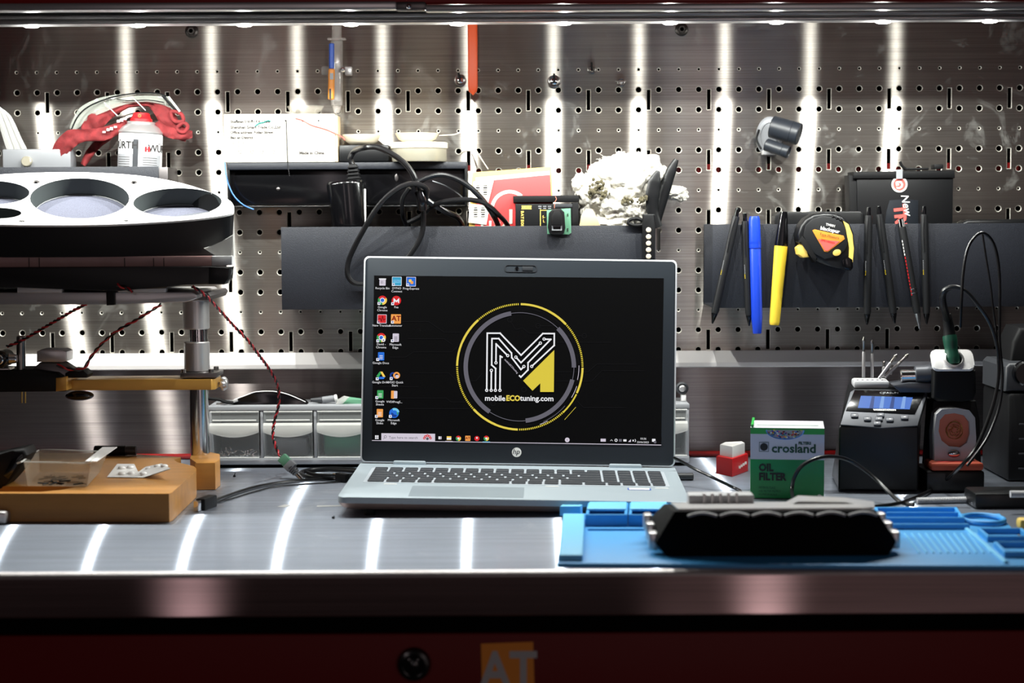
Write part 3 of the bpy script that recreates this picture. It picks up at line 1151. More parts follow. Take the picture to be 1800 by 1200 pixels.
sq(690.5, 701, 6, 14, 'e_orange'); sq(695.5, 701, 6, 13, 'e_search', Z3); lab(693.5, 702, 'VVDIProgS...')
doc(668, 732.5, 'e_orange'); shortcut(668, 732.5); lab(668, 733, 'Google', 'Slides')
disc(693, 732.5, 8.5, 'e_blue', Z2); disc(693.5, 734, 5.5, 'e_navy', Z2 + 1e-4, 1, 150, 330); disc(694, 732, 8.5, 'e_lblue', Z3, 4.5, 10, 120); disc(697.5, 733, 3, 'e_green', Z3, 1, -60, 90); shortcut(692.5, 732.5); lab(692.5, 733, 'Microsoft', 'Edge')
# taskbar
q.flat([LID(654.5, 765), LID(1162.5, 772), LID(1162, 787), LID(654.5, 779.5)][::-1], 'e_black', LF, Z1)
q.flat([LID(654.5, 778.6), LID(1162.3, 785.8), LID(1162, 787), LID(654.5, 779.6)][::-1], 'e_search', LF, Z2)
q.flat([LID(671, 766.7), LID(765.5, 767.6), LID(765.5, 781), LID(671, 780)], 'e_search', LF, Z2 + 5e-5)
for dx in (-1.7, 1.7):
    for dy in (-1.7, 1.7):
        sq(663 + dx, 773.5 + dy, 2.8, 2.8, 'e_white', Z3, 0.0001)
disc(678, 772.8, 2.4, 'e_txt', Z3, 1.7)
line2(q, [LID(676.4, 774.8), LID(674.8, 776.8)], 0.0004, 'e_txt', LF, Z3)
stext('Type here to search', 684, 774, 6.2, 'e_txt', al='LEFT')
for dx, dy in ((-5.5, 1), (-3.6, -2), (0, -3.4), (3.6, -2), (5.5, 1)):
    disc(752 + dx, 774 + dy, 2.2, 'e_red', Z3, 0.9)
disc(752, 776, 2.4, 'e_txt', Z3)
sq(773, 774.5, 3, 5, 'e_white', Z3, 0.0001); sq(776, 774.5, 1.6, 5, 'e_search', Z3, 0.0001)
sq(790, 775, 8, 6.5, 'e_chy', Z3, 0.0002); sq(790, 776, 8, 3, 'e_white', Z4, 0.0002); sq(790, 780.5, 13, 1.2, 'e_search', Z3, 0.0001)
for px in (806.5, 855.5):
    disc(px, 775.3, 4.6, 'e_red', Z3, 1.6, 30, 150); disc(px, 775.3, 4.6, 'e_green', Z3, 1.6, 150, 270); disc(px, 775.3, 4.6, 'e_chy', Z3, 1.6, -90, 30); disc(px, 775.3, 1.8, 'e_white', Z4)
sq(823, 775.3, 9, 9, 'e_orange', Z3, 0.0003); stext('AT', 823, 775.3, 6.5, 'e_dred', z=Z4, bold=0.0001)
disc(839, 775.6, 4.4, 'e_red', Z3); disc(839, 774.5, 1.5, 'e_white', Z4)
sq(855.5, 781.4, 13, 1.2, 'e_lblue', Z3, 0.0001)
disc(997.5, 777.8, 4.1, 'e_search', Z3); stext('\u00ab', 997.5, 777.6, 5, 'e_txt', z=Z4)
sq(1060.5, 778.2, 9, 5, 'e_search', Z3, 0.0002)
c = LID(1075, 778.5); line2(q, [(c[0] - 0.0013, c[1] - 0.0006), (c[0], c[1] + 0.0008), (c[0] + 0.0013, c[1] - 0.0006)], 0.0004, 'e_white', LF, Z3)
disc(1083, 778.3, 2.6, 'e_white', Z3, 1.4); sq(1090.5, 778.5, 5, 4.5, 'e_grey', Z3, 0.0002); sq(1098.5, 778.6, 5.5, 3.6, 'e_white', Z3, 0.0002)
c = LID(1106.5, 779); q.flat([(c[0] - 2.5 * KS, c[1] - 2.2 * KS), (c[0] + 2.5 * KS, c[1] - 2.2 * KS), (c[0] + 2.5 * KS, c[1] + 2.6 * KS)], 'e_search', LF, Z3)
sq(1113, 778.8, 2.2, 3, 'e_white', Z3, 0.0001); disc(1114.5, 778.8, 3.2, 'e_white', Z3, 2.3, -60, 60)
stext('10:36', 1130.5, 775.8, 5.0); stext('23/06/2023', 1130, 781.8, 4.6)
sq(1149, 778.3, 6, 5, 'e_white', Z3, 0.0003); disc(1151.3, 781.4, 2.4, 'e_grey', Z4)
q.obj('screen', lid, smooth=False, label='lit black screen with desktop icons, taskbar and the ringed M logo')
# ------------------------------------------------------------------ trays hung on the panel
YT = -0.105


def tray(px0, px1, pt, pb, pmid, label, name='wall_tray', matn='tray_coat', depth=YT, lip_=True):
    """folded sheet tray: front, floor, back flange"""
    x0, x1 = P(px0, pmid, depth).x, P(px1, pmid, depth).x
    z1, z0 = P(pmid, pt, depth).z, P(pmid, pb, depth).z
    root = thing(name, label, 'wall tray', ((x0 + x1) / 2, depth / 2, z0))
    b = B()
    b.box(((x0 + x1) / 2, depth + 0.0008, (z0 + z1) / 2), (x1 - x0, 0.0016, z1 - z0), matn, 0.0005)
    b.obj('front_panel', root)
    b = B()
    b.box(((x0 + x1) / 2, depth / 2 + 0.0005, z0 + 0.0008), (x1 - x0, -depth - 0.004, 0.0016), matn, 0.0004)
    b.obj('floor_panel', root)
    b = B()
    b.box(((x0 + x1) / 2, -0.0020, (z0 + z1) / 2), (x1 - x0, 0.0014, (z1 - z0)), matn, 0.0004)
    b.obj('back_panel', root)
    return root, x0, x1, z0, z1


tA, ax0, ax1, az0, az1 = tray(498, 1152, 398, 543, 720, 'long black steel tray behind the laptop screen, full of cables and a white rag')
tB, bx0, bx1, bz0, bz1 = tray(1250, 1888, 393.5, 540, 1500, 'long black steel tray on the right with pens and a tape measure on its front')
tC, cx0, cx1, cz0, cz1 = tray(-120, 276, 293, 352, 150, 'black steel tray on the left holding the spray can and red goggles')
q = B()
c = P(289, 312, -0.068)
q.box((P(288, 300, -0.05).x, -0.036, (cz0 + cz1) / 2), (S(-0.05) * 24, 0.066, cz1 - cz0), 'alu_dark', 0.001)
q.obj('end_bracket', tC)

# low rack with the white carton on it
YR = -0.045
rx0, rx1 = P(399, 300, YR).x, P(821, 300, YR).x
rz1, rz0 = P(600, 285, YR).z, P(600, 364, YR).z
rk = thing('wall_rack', 'deep glossy black wall rack under the white carton', 'wall rack', ((rx0 + rx1) / 2, YR / 2, rz0))
rw = rx1 - rx0
rcx = (rx0 + rx1) / 2
q = B(); q.box((rcx, YR / 2 - 0.001, rz1 - 0.003), (rw, -YR - 0.004, 0.006), 'rack_coat', 0.001); q.obj('top_shelf', rk)
q = B(); q.box((rcx, YR + 0.002, rz1 - 0.0045), (rw, 0.004, 0.009), 'tray_coat', 0.0016); q.obj('lip', rk)
q = B(); q.box((rcx, YR + 0.012, (rz0 + rz1) / 2), (rw - 0.004, 0.004, rz1 - rz0 - 0.006), 'black_gloss', 0.001); q.obj('front_panel', rk)
q = B(); q.box((rcx, YR / 2 - 0.001, rz0 + 0.001), (rw, -YR - 0.004, 0.002), 'rack_coat', 0.0006); q.obj('bottom_shelf', rk)
for x in (rx0 + 0.0015, rx1 - 0.0015):
    q = B(); q.box((x, YR / 2 - 0.001, (rz0 + rz1) / 2), (0.003, -YR - 0.004, rz1 - rz0), 'rack_coat', 0.0006); q.obj('end_panel', rk)
for x, y, in ((489, 332), (697, 312)):
    c = P(x, y, YR + 0.0095)
    q = B(); q.ball(c, (0.0024, 0.001, 0.0024 if x < 500 else 0.005), 'alu_dark'); q.obj('rivet', rk)
ZRK = rz1                                     # top of the rack

# white carton
YB1 = -0.0435
x0, x1 = P(394, 240, YB1).x, P(589, 240, YB1).x
z1 = P(490, 200, YB1).z
root = thing('carton', 'white carton with faint printing and recycling marks on the black rack', 'cardboard box', ((x0 + x1) / 2, -0.023, ZRK))
q = B(); q.box(((x0 + x1) / 2, -0.0225, (ZRK + 0.0002 + z1) / 2), (x1 - x0, 0.042, z1 - ZRK - 0.0004), 'paper', 0.0008); q.obj('body', root)
q = B()
q.box((x1 + 0.0018, -0.0225, (ZRK + z1) / 2 - 0.001), (0.0032, 0.040, z1 - ZRK - 0.003), 'paper_edge', 0.0006)
q.box((x0 + 0.0012, YB1 - 0.0003, (ZRK + z1) / 2), (0.0024, 0.0006, z1 - ZRK - 0.002), 'paper_edge')
q.obj('edge_flap', root)
q = B()
for i, (st, px, py, h) in enumerate((('Shenzhen Smart Trade Co.,Ltd', 405, 224, 7), ('Office address: Futian Street', 405, 233, 6.5), ('Bao an District', 405, 242, 6.5), ('Made in China', 526, 269, 7.5), ('Shenzhen 518101 P.R. China', 405, 214, 6))):
    c = P(px, py, YB1 - 0.0004)
    q.text(st, h * S(YB1), FACE(c), 'ink_grey', align='LEFT', bold=0.00022)
for px in (412, 429):
    L = [P(px - 9 + a, 252 + c_, YB1 - 0.0004) for a, c_ in ((0, -6), (16, -6), (16, 6), (0, 6), (0, -6))]
    q.tube(L, 0.0002, 'ink_grey', 4, smooth=False)
    q.text('B1', 6 * S(YB1), FACE(P(px, 252, YB1 - 0.0004)), 'ink_grey')
for px in (422, 443, 460, 480):
    c = P(px, 267, YB1 - 0.0004)
    arc2(q, 0, 0, 0.0017, 0.0023, 0, 100, 'ink', FACE(c), 0); arc2(q, 0, 0, 0.0017, 0.0023, 120, 220, 'ink', FACE(c), 0); arc2(q, 0, 0, 0.0017, 0.0023, 240, 340, 'ink', FACE(c), 0)
for px in (416, 443, 472, 502, 532, 560):
    q.ball(P(px, 212, YB1 - 0.0002), (0.0012, 0.0004, 0.0012), 'ink')
q.obj('printing', root)

# loose little wires on the carton
for nm, pts, mt, r_, lb in (('wire', [(448, 222), (455, 217), (463, 215), (470, 212), (476, 213)], 'teal_wire', 0.0007, 'short teal wire poking out of the white carton front'),
                            ('wire', [(503, 211), (504, 240), (505, 270), (506, 290), (509, 309)], 'cord_black', 0.0006, 'thin black wire hanging straight down the white carton'),
                            ('wire', [(519, 208), (531, 211), (548, 220), (575, 228), (600, 240), (606, 246)], 'salmon', 0.0007, 'thin pinkish wire running off the right end of the white carton'),
                            ('wire', [(395, 285), (397, 305), (402, 325), (412, 345), (428, 360), (446, 368)], 'blue_wire', 0.0008, 'thin blue wire hanging off the left end of the black rack'),
                            ('wire', [(772, 238), (800, 236), (820, 229), (828, 240), (836, 262), (850, 285), (858, 297)], 'cream', 0.0007, 'thin pale wire trailing from the round lid towards the red card')):
    q = B()
    Yw = YB1 - 0.0015
    if mt == 'blue_wire':
        Yw = YR - 0.002
    if mt == 'cream':
        Yw = -0.048
    q.tube(ppts(pts, Yw), r_, mt, 6)
    tag(q.obj('thin_wire'), lb, 'wire')

# clear shallow dish on top of the carton
z = P(536, 199, -0.025).z
c = P(537, 188, -0.025)
q = B()
zc = z1 + 0.0002
s_ = S(-0.05)
q.lathe([(0.0001, 0), (0.014, 0), (0.020, 0.004), (0.0235, 0.0098), (0.0230, 0.0100), (0.0192, 0.0046), (0.0135, 0.0008), (0.0001, 0.0008)], 'clear_tray', Matrix.Translation((c.x, -0.026, zc)), 28)
o = q.obj('clear_dish'); tag(o, 'shallow clear plastic dish on top of the white carton', 'dish')

# black block, white lids, round tin on the rack
x0, x1 = P(596, 260, -0.044).x, P(684, 260, -0.044).x
zt_ = P(640, 254, -0.044).z
q = B(); q.box(((x0 + x1) / 2, -0.023, (ZRK + zt_) / 2 + 0.0002), (x1 - x0, 0.042, zt_ - ZRK - 0.0004), 'case_black', 0.0025)
o = q.obj('black_box'); tag(o, 'small flat black box on the rack beside the white carton', 'box')
YD = -0.028
c = P(636, 252, YD)
q = B()
q.lathe([(0.0001, 0.0), (0.014, 0.0), (0.020, 0.004), (0.0245, 0.0120), (0.0240, 0.0124), (0.017, 0.0075), (0.0001, 0.006)], 'cream', Matrix.Translation((c.x, YD, zt_ + 0.0003)), 32)
o = q.obj('round_dish'); tag(o, 'off white round dish lying on the flat black box', 'dish')
YN = -0.0385
c = P(737, 266, YN)
rt = 50 * S(YN)
zt2 = P(737, 252, YN).z
root = thing('round_tin', 'round pale tin with a cream lid at the right of the black rack', 'tin', (c.x, YN, ZRK))
q = B()
q.lathe([(rt * 0.93, 0), (rt * 0.96, 0.002), (rt * 0.96, zt2 - ZRK - 0.005), (0.0001, zt2 - ZRK - 0.005)], 'tin_side', Matrix.Translation((c.x, YN, ZRK + 0.0002)), 40)
q.obj('body', root)
q = B()
q.lathe([(rt * 0.97, 0), (rt, 0.0006), (rt, 0.0066), (rt * 0.97, 0.0078), (rt * 0.85, 0.0078), (rt * .84, 0.0068), (0.0001, 0.0068)], 'cream', Matrix.Translation((c.x, YN, zt2 - 0.0068)), 40)
q.obj('lid', root)
c = P(733, 252, YN)
q = B()
q.lathe([(0.0001, 0), (0.016, 0), (0.0235, 0.004), (0.0275, 0.0112), (0.0268, 0.0114), (0.0001, 0.0100)], 'cream', Matrix.Translation((c.x, YN, zt2 + 0.0012)), 32)
o = q.obj('round_dish'); tag(o, 'pinkish white round dish standing on the pale tin', 'dish')

# spray can
def lean(base, ang, ax_='Y'):
    return Matrix.Translation(base) @ Matrix.Rotation(R(ang), 4, ax_)


YS = -0.060
bc = P(243, 306, YS)
M = lean((bc.x, YS, cz0 + 0.002), 3.0)
s_ = S(YS)
zk = lambda py: (P(250, py, YS).z - cz0 - 0.002)
rc = 38.0 * s_
root = thing('spray_can', 'white and grey spray can with a red cap in the left tray', 'spray can', (bc.x, YS, cz0))
q = B()
q.lathe([(rc * .94, 0), (rc, 0.003), (rc, zk(238)), (rc * 0.985, zk(235))], 'can_label', M, 40)
q.obj('body', root)
q = B()
q.lathe([(rc * 0.985, zk(236)), (rc * 1.02, zk(234)), (rc * 1.02, zk(232)), (rc * .86, zk(224)), (rc * .66, zk(219)), (rc * .62, zk(218)), (rc * .66, zk(216)), (rc * .62, zk(214)), (rc * 0.5, zk(214))], 'alu', M, 40)
q.obj('shoulder', root)
q = B()
q.lathe([(rc * .50, zk(216)), (rc * .50, zk(209)), (rc * .43, zk(207)), (rc * .36, zk(199)), (rc * .32, zk(198)), (0.0001, zk(198))], 'red', M, 32)
cc = M @ Vector((0, -rc * .40, zk(204)))
q.lathe([(0.0022, 0), (0.0022, 0.001), (0.0014, 0.001)], 'orange', FACE(cc), 16)
q.lathe([(0.0009, 0), (0.0009, 0.0016), (0.0001, 0.0016)], 'ink', FACE(cc), 10)
q.obj('cap', root, label='red spray cap')
q = B()


def wrap(b, quads, matn, off=0.0002):
    """quads in (angle from front in degrees, height px) on the can surface"""
    for a0, a1, p0, p1 in quads:
        n = max(2, int(abs(a1 - a0) / 5))
        vs = []
        for i in range(n + 1):
            a = R(a0 + (a1 - a0) * i / n)
            for p_ in (p0, p1):
                vs.append(((rc + off) * math.sin(a), -(rc + off) * math.cos(a), zk(p_)))
        b.raw(vs, [(2 * i, 2 * i + 1, 2 * i + 3, 2 * i + 2) for i in range(n)], matn, M)


wrap(q, [(-80, -8, 272, 305), (10, 75, 272, 305)], 'can_grey')
wrap(q, [(-8, 6, 246, 300)], 'grey_dark', 0.0003)


def wrap_text(b, st, a_c, py, h, matn, bold=0.0):
    c_ = bpy.data.curves.new('t', 'FONT'); c_.body = st; c_.size = h; c_.align_x = 'CENTER'; c_.align_y = 'CENTER'; c_.offset = bold; c_.resolution_u = 2
    o_ = bpy.data.objects.new('t', c_); me = bpy.data.meshes.new_from_object(o_); bpy.data.objects.remove(o_); bpy.data.curves.remove(c_)
    t = bmesh.new(); t.from_mesh(me); bpy.data.meshes.remove(me)
    for v in t.verts:
        a = R(a_c) + v.co.x / rc
        v.co = Vector(((rc + 0.0005) * math.sin(a), -(rc + 0.0005) * math.cos(a), zk(py) + v.co.y))
    b.add(t, matn, M)


wrap_text(q, 'W\u00dcRTH', -42, 257, 0.0125, 'ink', 0.0003)
wrap_text(q, 'W\u00dcRTH', 80, 261, 0.0125, 'ink', 0.0003)
wrap(q, [(22, 28, 258, 267), (30, 36, 258, 267), (22, 36, 261.6, 263.2)], 'red', 0.0005)
for k in range(5):
    wrap(q, [(-60, -16, 277 + 4 * k, 278 + 4 * k), (18, 60, 277 + 4 * k, 278 + 4 * k)], 'ink_grey', 0.0004)
q.obj('label_print', root)

# safety goggles: red strap and clear shield
root = thing('safety_goggles', 'clear safety shield with a crumpled red cloth strap arched over the spray can', 'goggles', (P(200, 290, -0.03).x, -0.03, cz0 + 0.02))


def ribbon(b, pts, wds, th, matn, n=6, twist=None, wav=0.0):
    """pts are 3D, width runs mostly vertical in the picture and slightly in depth"""
    c_ = catmull(pts, n)
    N = len(c_)
    vs, fs = [], []
    for i, p in enumerate(c_):
        x = i / (N - 1) * (len(wds) - 1)
        k = min(int(x), len(wds) - 2)
        wd = wds[k] * (1 - x + k) + wds[k + 1] * (x - k)
        tg = (c_[min(i + 1, N - 1)] - c_[max(i - 1, 0)]).normalized()
        nn = tg.cross(Vector((0, 1, 0))).normalized()
        if nn.z < 0:
            nn = -nn
        for j in range(7):
            f = j / 6 - 0.5
            dy = wav * 2.2 * noise.noise(Vector((x * 1.7, f * 3.0, wds[0] * 99))) + (abs(f) * 2) ** 2 * th * 0.8
            vs.append(p + nn * (f * wd) + Vector((0, dy - th / 2, 0)))
        for j in range(6, -1, -1):
            f = j / 6 - 0.5
            dy = wav * 2.2 * noise.noise(Vector((x * 1.7, f * 3.0, wds[0] * 99))) + (abs(f) * 2) ** 2 * th * 0.8
            vs.append(p + nn * (f * wd) + Vector((0, dy + th / 2, 0)))
    for i in range(N - 1):
        for j in range(14):
            fs.append((i * 14 + j, i * 14 + (j + 1) % 14, (i + 1) * 14 + (j + 1) % 14, (i + 1) * 14 + j))
    fs.append(tuple(range(14))); fs.append(tuple((N - 1) * 14 + j for j in range(14)))
    b.raw(vs, fs, matn)


sY = S(-0.04)
q = B()
ribbon(q, ppts([(96, 296, -0.05), (108, 262, -0.055), (126, 243, -0.06), (150, 238, -0.06), (178, 236, -0.062), (205, 226, -0.064), (222, 212, -0.060)], 0), [26 * sY, 30 * sY, 30 * sY, 20 * sY, 24 * sY, 20 * sY, 8 * sY], 0.0014, 'red_cloth', wav=0.002)
ribbon(q, ppts([(150, 232, -0.045), (165, 216, -0.045), (192, 197, -0.045), (225, 184, -0.045), (262, 182, -0.045), (288, 200, -0.05), (305, 225, -0.05), (330, 240, -0.05)], 0), [22 * sY, 32 * sY, 22 * sY, 12 * sY, 12 * sY, 30 * sY, 30 * sY, 20 * sY], 0.0014, 'red_cloth', wav=0.003)
ribbon(q, ppts([(146, 290, -0.035), (158, 268, -0.035), (176, 250, -0.035), (196, 240, -0.035)], 0), [10 * sY, 16 * sY, 14 * sY, 8 * sY], 0.0014, 'red_cloth', wav=0.002)
ribbon(q, ppts([(275, 215, -0.055), (290, 230, -0.058), (318, 236, -0.055), (338, 236, -0.05)], 0), [10 * sY, 18 * sY, 20 * sY, 12 * sY], 0.0014, 'red_cloth', wav=0.003)
for pts in ([(302, 196), (318, 200), (322, 212), (310, 214), (302, 207)], [(312, 224), (322, 216), (330, 222), (324, 232), (314, 230)]):
    q.tube(ppts(pts, -0.057), 3.4 * sY, 'red_cloth', 8, cyclic=True, flat=0.8)
q.obj('strap', root, ang=70, label='crumpled red cloth strap')
q = B()
ribbon(q, ppts([(126, 228, -0.04), (148, 200, -0.045), (180, 184, -0.05), (220, 174, -0.05), (262, 172, -0.05), (292, 178, -0.048), (308, 196, -0.045)], 0), [10 * sY, 26 * sY, 26 * sY, 18 * sY, 16 * sY, 18 * sY, 12 * sY], 0.0012, 'clear_visor')
q.obj('shield', root, ang=60, label='clear curved shield')
for pts, r_ in (([(125, 229), (138, 203), (160, 185), (200, 170), (240, 164), (275, 164), (292, 169)], 1.3), ([(205, 174), (225, 177), (260, 176), (288, 180)], 0.9), ([(286, 168), (300, 184), (315, 200)], 2.2)):
    q = B(); q.tube(ppts(pts, -0.056), r_ * sY, 'black_soft', 8); q.obj('rim', root)
q = B(); q.tube(ppts([(296, 170), (310, 188), (316, 196)], -0.060), 1.8 * sY, 'white_gloss', 8); q.obj('clip', root)
for x, y, rr_ in ((183, 178, 0), (232, 168, 0)):
    q = B(); q.tube(ppts([(x, y + 2), (x + 12, y + 14), (x + 24, y + 26)], -0.058), 0.8 * sY, 'white_gloss', 6); q.obj('seam', root)
q = B()
for k, (px, py) in enumerate(((183, 232), (190, 228), (196, 226), (203, 223), (208, 213), (214, 211), (220, 209))):
    q.box(P(px, py, -0.068), (5 * sY, 0.0008, (3 + k % 3) * sY), 'white', 0.0002)
q.obj('strap_print', root)

# bundle of translucent strips at the far left
o_all = []
root = thing('plastic_strip_bundle', 'bundle of translucent white plastic strips hanging at the far left edge', 'plastic strips', (P(20, 290, -0.03).x, -0.03, cz0 + 0.02))
for k in range(9):
    q = B()
    d = k * 4.5
    q.tube(ppts([(-18 + d * 0.4, 165 + k * 3), (-4 + d * 0.6, 205), (8 + d * 0.8, 245), (20 + d, 282), (28 + d, 300)], -0.03 - 0.003 * (k % 3)), 2.2 * sY, 'film', 6, flat=0.3)
    q.obj('strip', root)
q = B()
c = P(50, 284, -0.05)
q.cyl((c.x, -0.062, c.z), (c.x, -0.02, c.z), 9 * sY, 'tin_side', bev=0.001)
o = q.obj('metal_cup'); tag(o, 'small round metal cup lying in the left tray beside the plastic strips', 'cup')
q = B(); c = P(75, 302, -0.05)
q.box((P(70, 300, -0.04).x, -0.04, P(70, 281, -0.04).z), (0.085, 0.03, 0.026), 'grey_plastic', 0.002)
o = q.obj('flat_block'); tag(o, 'pale grey block lying low in the left tray behind its front edge', 'block')

# ---------------- upper wall: syringe, marker, spudger, hooks
YU = -0.022
sU = S(YU)
root = thing('flux_syringe', 'clear plastic syringe held upright on the wall above the white carton', 'syringe', P(590, 200, YU))
q = B()
a, c = P(592, 45, YU), P(592, 72, YU)
q.cyl(c, a, 8.5 * sU, 'syringe_plastic', bev=0.0005); q.obj('plunger', root)
q = B()
q.cyl(P(592, 186, YU), P(592, 71, YU), 10.5 * sU, 'syringe_plastic', bev=0.001)
q.cyl(P(592, 199, YU), P(592, 186, YU), 5.5 * sU, 'syringe_plastic', r1=8 * sU, bev=0.001)
q.obj('barrel', root)
q = B(); q.box(P(592, 69, YU), (32 * sU, 0.012, 4 * sU), 'syringe_plastic', 0.0008); q.obj('flange', root)
q = B(); q.cyl(P(591, 178, YU), P(591, 110, YU), 8 * sU, 'grey_light', bev=0.001); q.obj('flux_fill', root)
root = thing('magnetic_holder', 'small clear and silver holder block around the syringe on the wall', 'holder', P(592, 132, -0.004))
q = B(); q.box((P(592, 124, -0.005).x, -0.006, P(592, 124, -0.005).z), (54 * sU, 0.009, 16 * sU), 'clear_bin', 0.002); q.obj('block', root)
q = B(); q.box((P(613, 125, -0.016).x, -0.0165, P(613, 125, -0.016).z), (12 * sU, 0.012, 15 * sU), 'alu', 0.0012); q.obj('cube', root)
q = B(); q.cyl((P(603, 123, -0.03).x, -0.034, P(603, 123, -0.03).z), (P(603, 123, -0.03).x, -0.012, P(603, 123, -0.03).z), 4 * sU, 'chrome', bev=0.001); q.obj('pin', root)
YM = -0.046
sM = S(YM)
root = thing('solder_tube', 'slim blue and orange solder tube clipped in front of the clear syringe', 'tube', P(583, 175, YM))
q = B(); q.cyl(P(583, 121, YM), P(583, 76, YM), 4.6 * sM, 'blue_label', bev=0.001); q.obj('cap', root, label='blue upper half')
q = B(); q.cyl(P(582, 175, YM), P(583, 121, YM), 5.6 * sM, 'orange_label', bev=0.001); q.obj('body', root, label='orange lower half')
q = B(); q.box(P(580.5, 165, YM - 5.7 * sM), (3.4 * sM, 0.0003, 18 * sM), 'ink'); q.box(P(583, 134, YM - 5.7 * sM), (6 * sM, 0.0003, 11 * sM), 'can_grey'); q.obj('print', root)

YO = -0.03
sO = S(YO)
q = B()
L = [(822, 20), (839, 20), (839.5, 152), (838, 160), (831.5, 167), (824, 160), (822.5, 152)]
q.pxprism(L, YO, YO + 0.010, 'orange', 0.0022, bseg=4)
o = q.obj('plastic_pry_tool'); tag(o, 'bright orange plastic pry tool hanging point down from under the strip light', 'pry tool')

for k, (px, py, lb) in enumerate(((809, 141, 'hooked screw in the wall panel just left of the orange pry tool'), (974, 143, 'hooked screw with its stem upward on the third bright streak, right of the orange tool'),
                                  (1040, 123, 'smallest round hook, high on the wall between two bright streaks'), (1092, 145, 'hooked screw with a sideways bar across its ring'))):
    c = P(px, py, -0.006)
    root = thing('wall_hook', lb, 'hook', c + Vector((0, 0.005, -0.006)), 'small screw hooks on the upper wall')
    q = B()
    rr_ = (8.5, 9, 6, 6)[k] * S(0)
    q.tube([c + Vector((rr_ * math.cos(R(a)), 0, rr_ * math.sin(R(a)))) for a in range(0, 360, 30)], rr_ * 0.22, 'screw', 8, n=3, cyclic=True)
    q.lathe([(rr_ * 0.62, 0), (rr_ * 0.62, 0.001), (rr_ * 0.3, 0.0022), (0.0001, 0.0022)], 'chrome', FACE(c + Vector((0, 0.001, 0))), 16)
    q.obj('ring', root)
    q = B()
    if k == 3:
        q.cyl(c + Vector((-0.0075, -0.002, 0.0015)), c + Vector((0.0065, -0.002, 0.001)), 0.0009, 'screw')
    else:
        e = Vector((-0.002, -0.001, 0.009)) if k == 0 else Vector((0, -0.001, 0.0095))
        q.cyl(c + Vector((0, -0.003, -0.001)), c + e, 0.0013, 'black_soft')
    q.cyl(c + Vector((0, 0.0005, 0)), (c.x, -0.0002, c.z), 0.0014, 'screw')
    q.obj('stem', root)

# magnetic inspection lamp
YF_ = -0.03
sF = S(YF_)
root = thing('magnetic_lamp', 'grey twin barrel lamp on a round magnetic base stuck on the upper right wall', 'lamp', P(1352, 270, -0.004))
c = P(1353, 240, -0.002)
q = B(); q.lathe([(27 * sF, 0.0006), (27 * sF, 0.004), (24 * sF, 0.006), (19 * sF, 0.0062), (18 * sF, 0.0045), (0.0001, 0.0045)], 'grey_plastic', FACE((c.x, 0, c.z)) @ Matrix.Diagonal((0.9, 1.3, 1, 1)), 36); q.obj('magnet_base', root)
q = B(); q.tube([P(1334, 228 + 0, -0.008), P(1330, 245, -0.012), P(1338, 262, -0.016)], 2 * sF, 'black_soft', 8); q.obj('loop', root)
for (p0, p1, rr_) in (((1356, 222, -0.028), (1405, 236, -0.040), 19.5), ((1346, 254, -0.034), (1386, 268, -0.046), 11.0)):
    a, c = P(*p0), P(*p1)
    q = B()
    M_ = axis_frame(a, c)
    Ln = (c - a).length
    r_ = rr_ * sF
    q.lathe([(0.0001, 0), (r_ * .9, 0), (r_, 0.001), (r_, Ln * .72), (r_ * .965, Ln * .73), (r_ * .965, Ln * .75), (r_, Ln * .76), (r_, Ln - 0.001), (r_ * .94, Ln), (r_ * .9, Ln - 0.001), (0.0001, Ln - 0.001)], 'case_print', M_, 36)
    q.obj('barrel', root)
q = B()
q.box(P(1352, 268, -0.016), (24 * sF, 0.02, 8 * sF), 'grey_light', 0.001); q.obj('hinge', root)

# ---------------- behind the middle tray: adapter, cables, card, battery, rag, pliers
YA = -0.074
sA = S(YA)
root = thing('power_adapter', 'round black mains adapter standing in the middle tray with ribbed vents', 'adapter', (P(612, 400, YA).x, YA, az0 + 0.002))
q = B()
ca, cb = P(607, 318, YA), P(618, 440, YA)
M_ = axis_frame(cb, ca, (0, -1, 0)) @ Matrix.Diagonal((1, 0.78, 1, 1))
La = (ca - cb).length
r_ = 33.5 * sA
q.lathe([(r_ * .8, 0), (r_ * .84, 0.002), (r_, La - 0.004), (r_ * .97, La - 0.0015), (r_ * .9, La), (0.0001, La)], 'black_gloss', M_, 40)
q.obj('body', root)
for k in range(6):
    zz_ = La - 0.014 - 0.0053 * k
    q = B()
    vs = []
    for a in range(0, 9):
        aa = R(215 + a * 6.0)
        rr_ = r_ * (0.84 + 0.16 * zz_ / La) + 0.0003
        vs.append(M_ @ Vector((rr_ * math.cos(aa), rr_ * math.sin(aa), zz_)))
    q.tube(vs, 0.0007, 'black_gloss', 6, n=2)
    q.obj('vent_rib', root)
q = B()
pc = P(622, 322, YA - 0.006)
Mb = axis_frame(P(623, 322, YA - 0.006), P(620, 288, YA - 0.006), (0, 1, 0))
q.box((0, 0, 0.0115), (24 * sA, 0.014, 0.024), 'black_soft', 0.002, Mb, taper=(0.6, 0.7))
for k in range(4):
    q.box((0, 0, 0.006 + k * 0.0045), ((24 - k * 1.8) * sA, 0.0155, 0.0016), 'black_soft', 0.0005, Mb)
q.obj('plug_boot', root)
q = B(); q.box(P(642, 362, YA), (2.4 * sA, 0.012, 60 * sA), 'white_gloss', 0.0004, None); q.obj('contact_strip', root)

YW = -0.045


def cable(pts, r_px, label, Y=None, mt='cord_black', name='black_cable', seg=10):
    sh = 0.027 if min(p[2] for p in pts) > -0.12 else 0.0
    L = [(p[0], p[1], p[2] - sh) for p in pts]
    q = B()
    q.tube([P(*p) for p in L], r_px * S(L[0][2]), mt, seg)
    return tag(q.obj(name), label, 'cable')


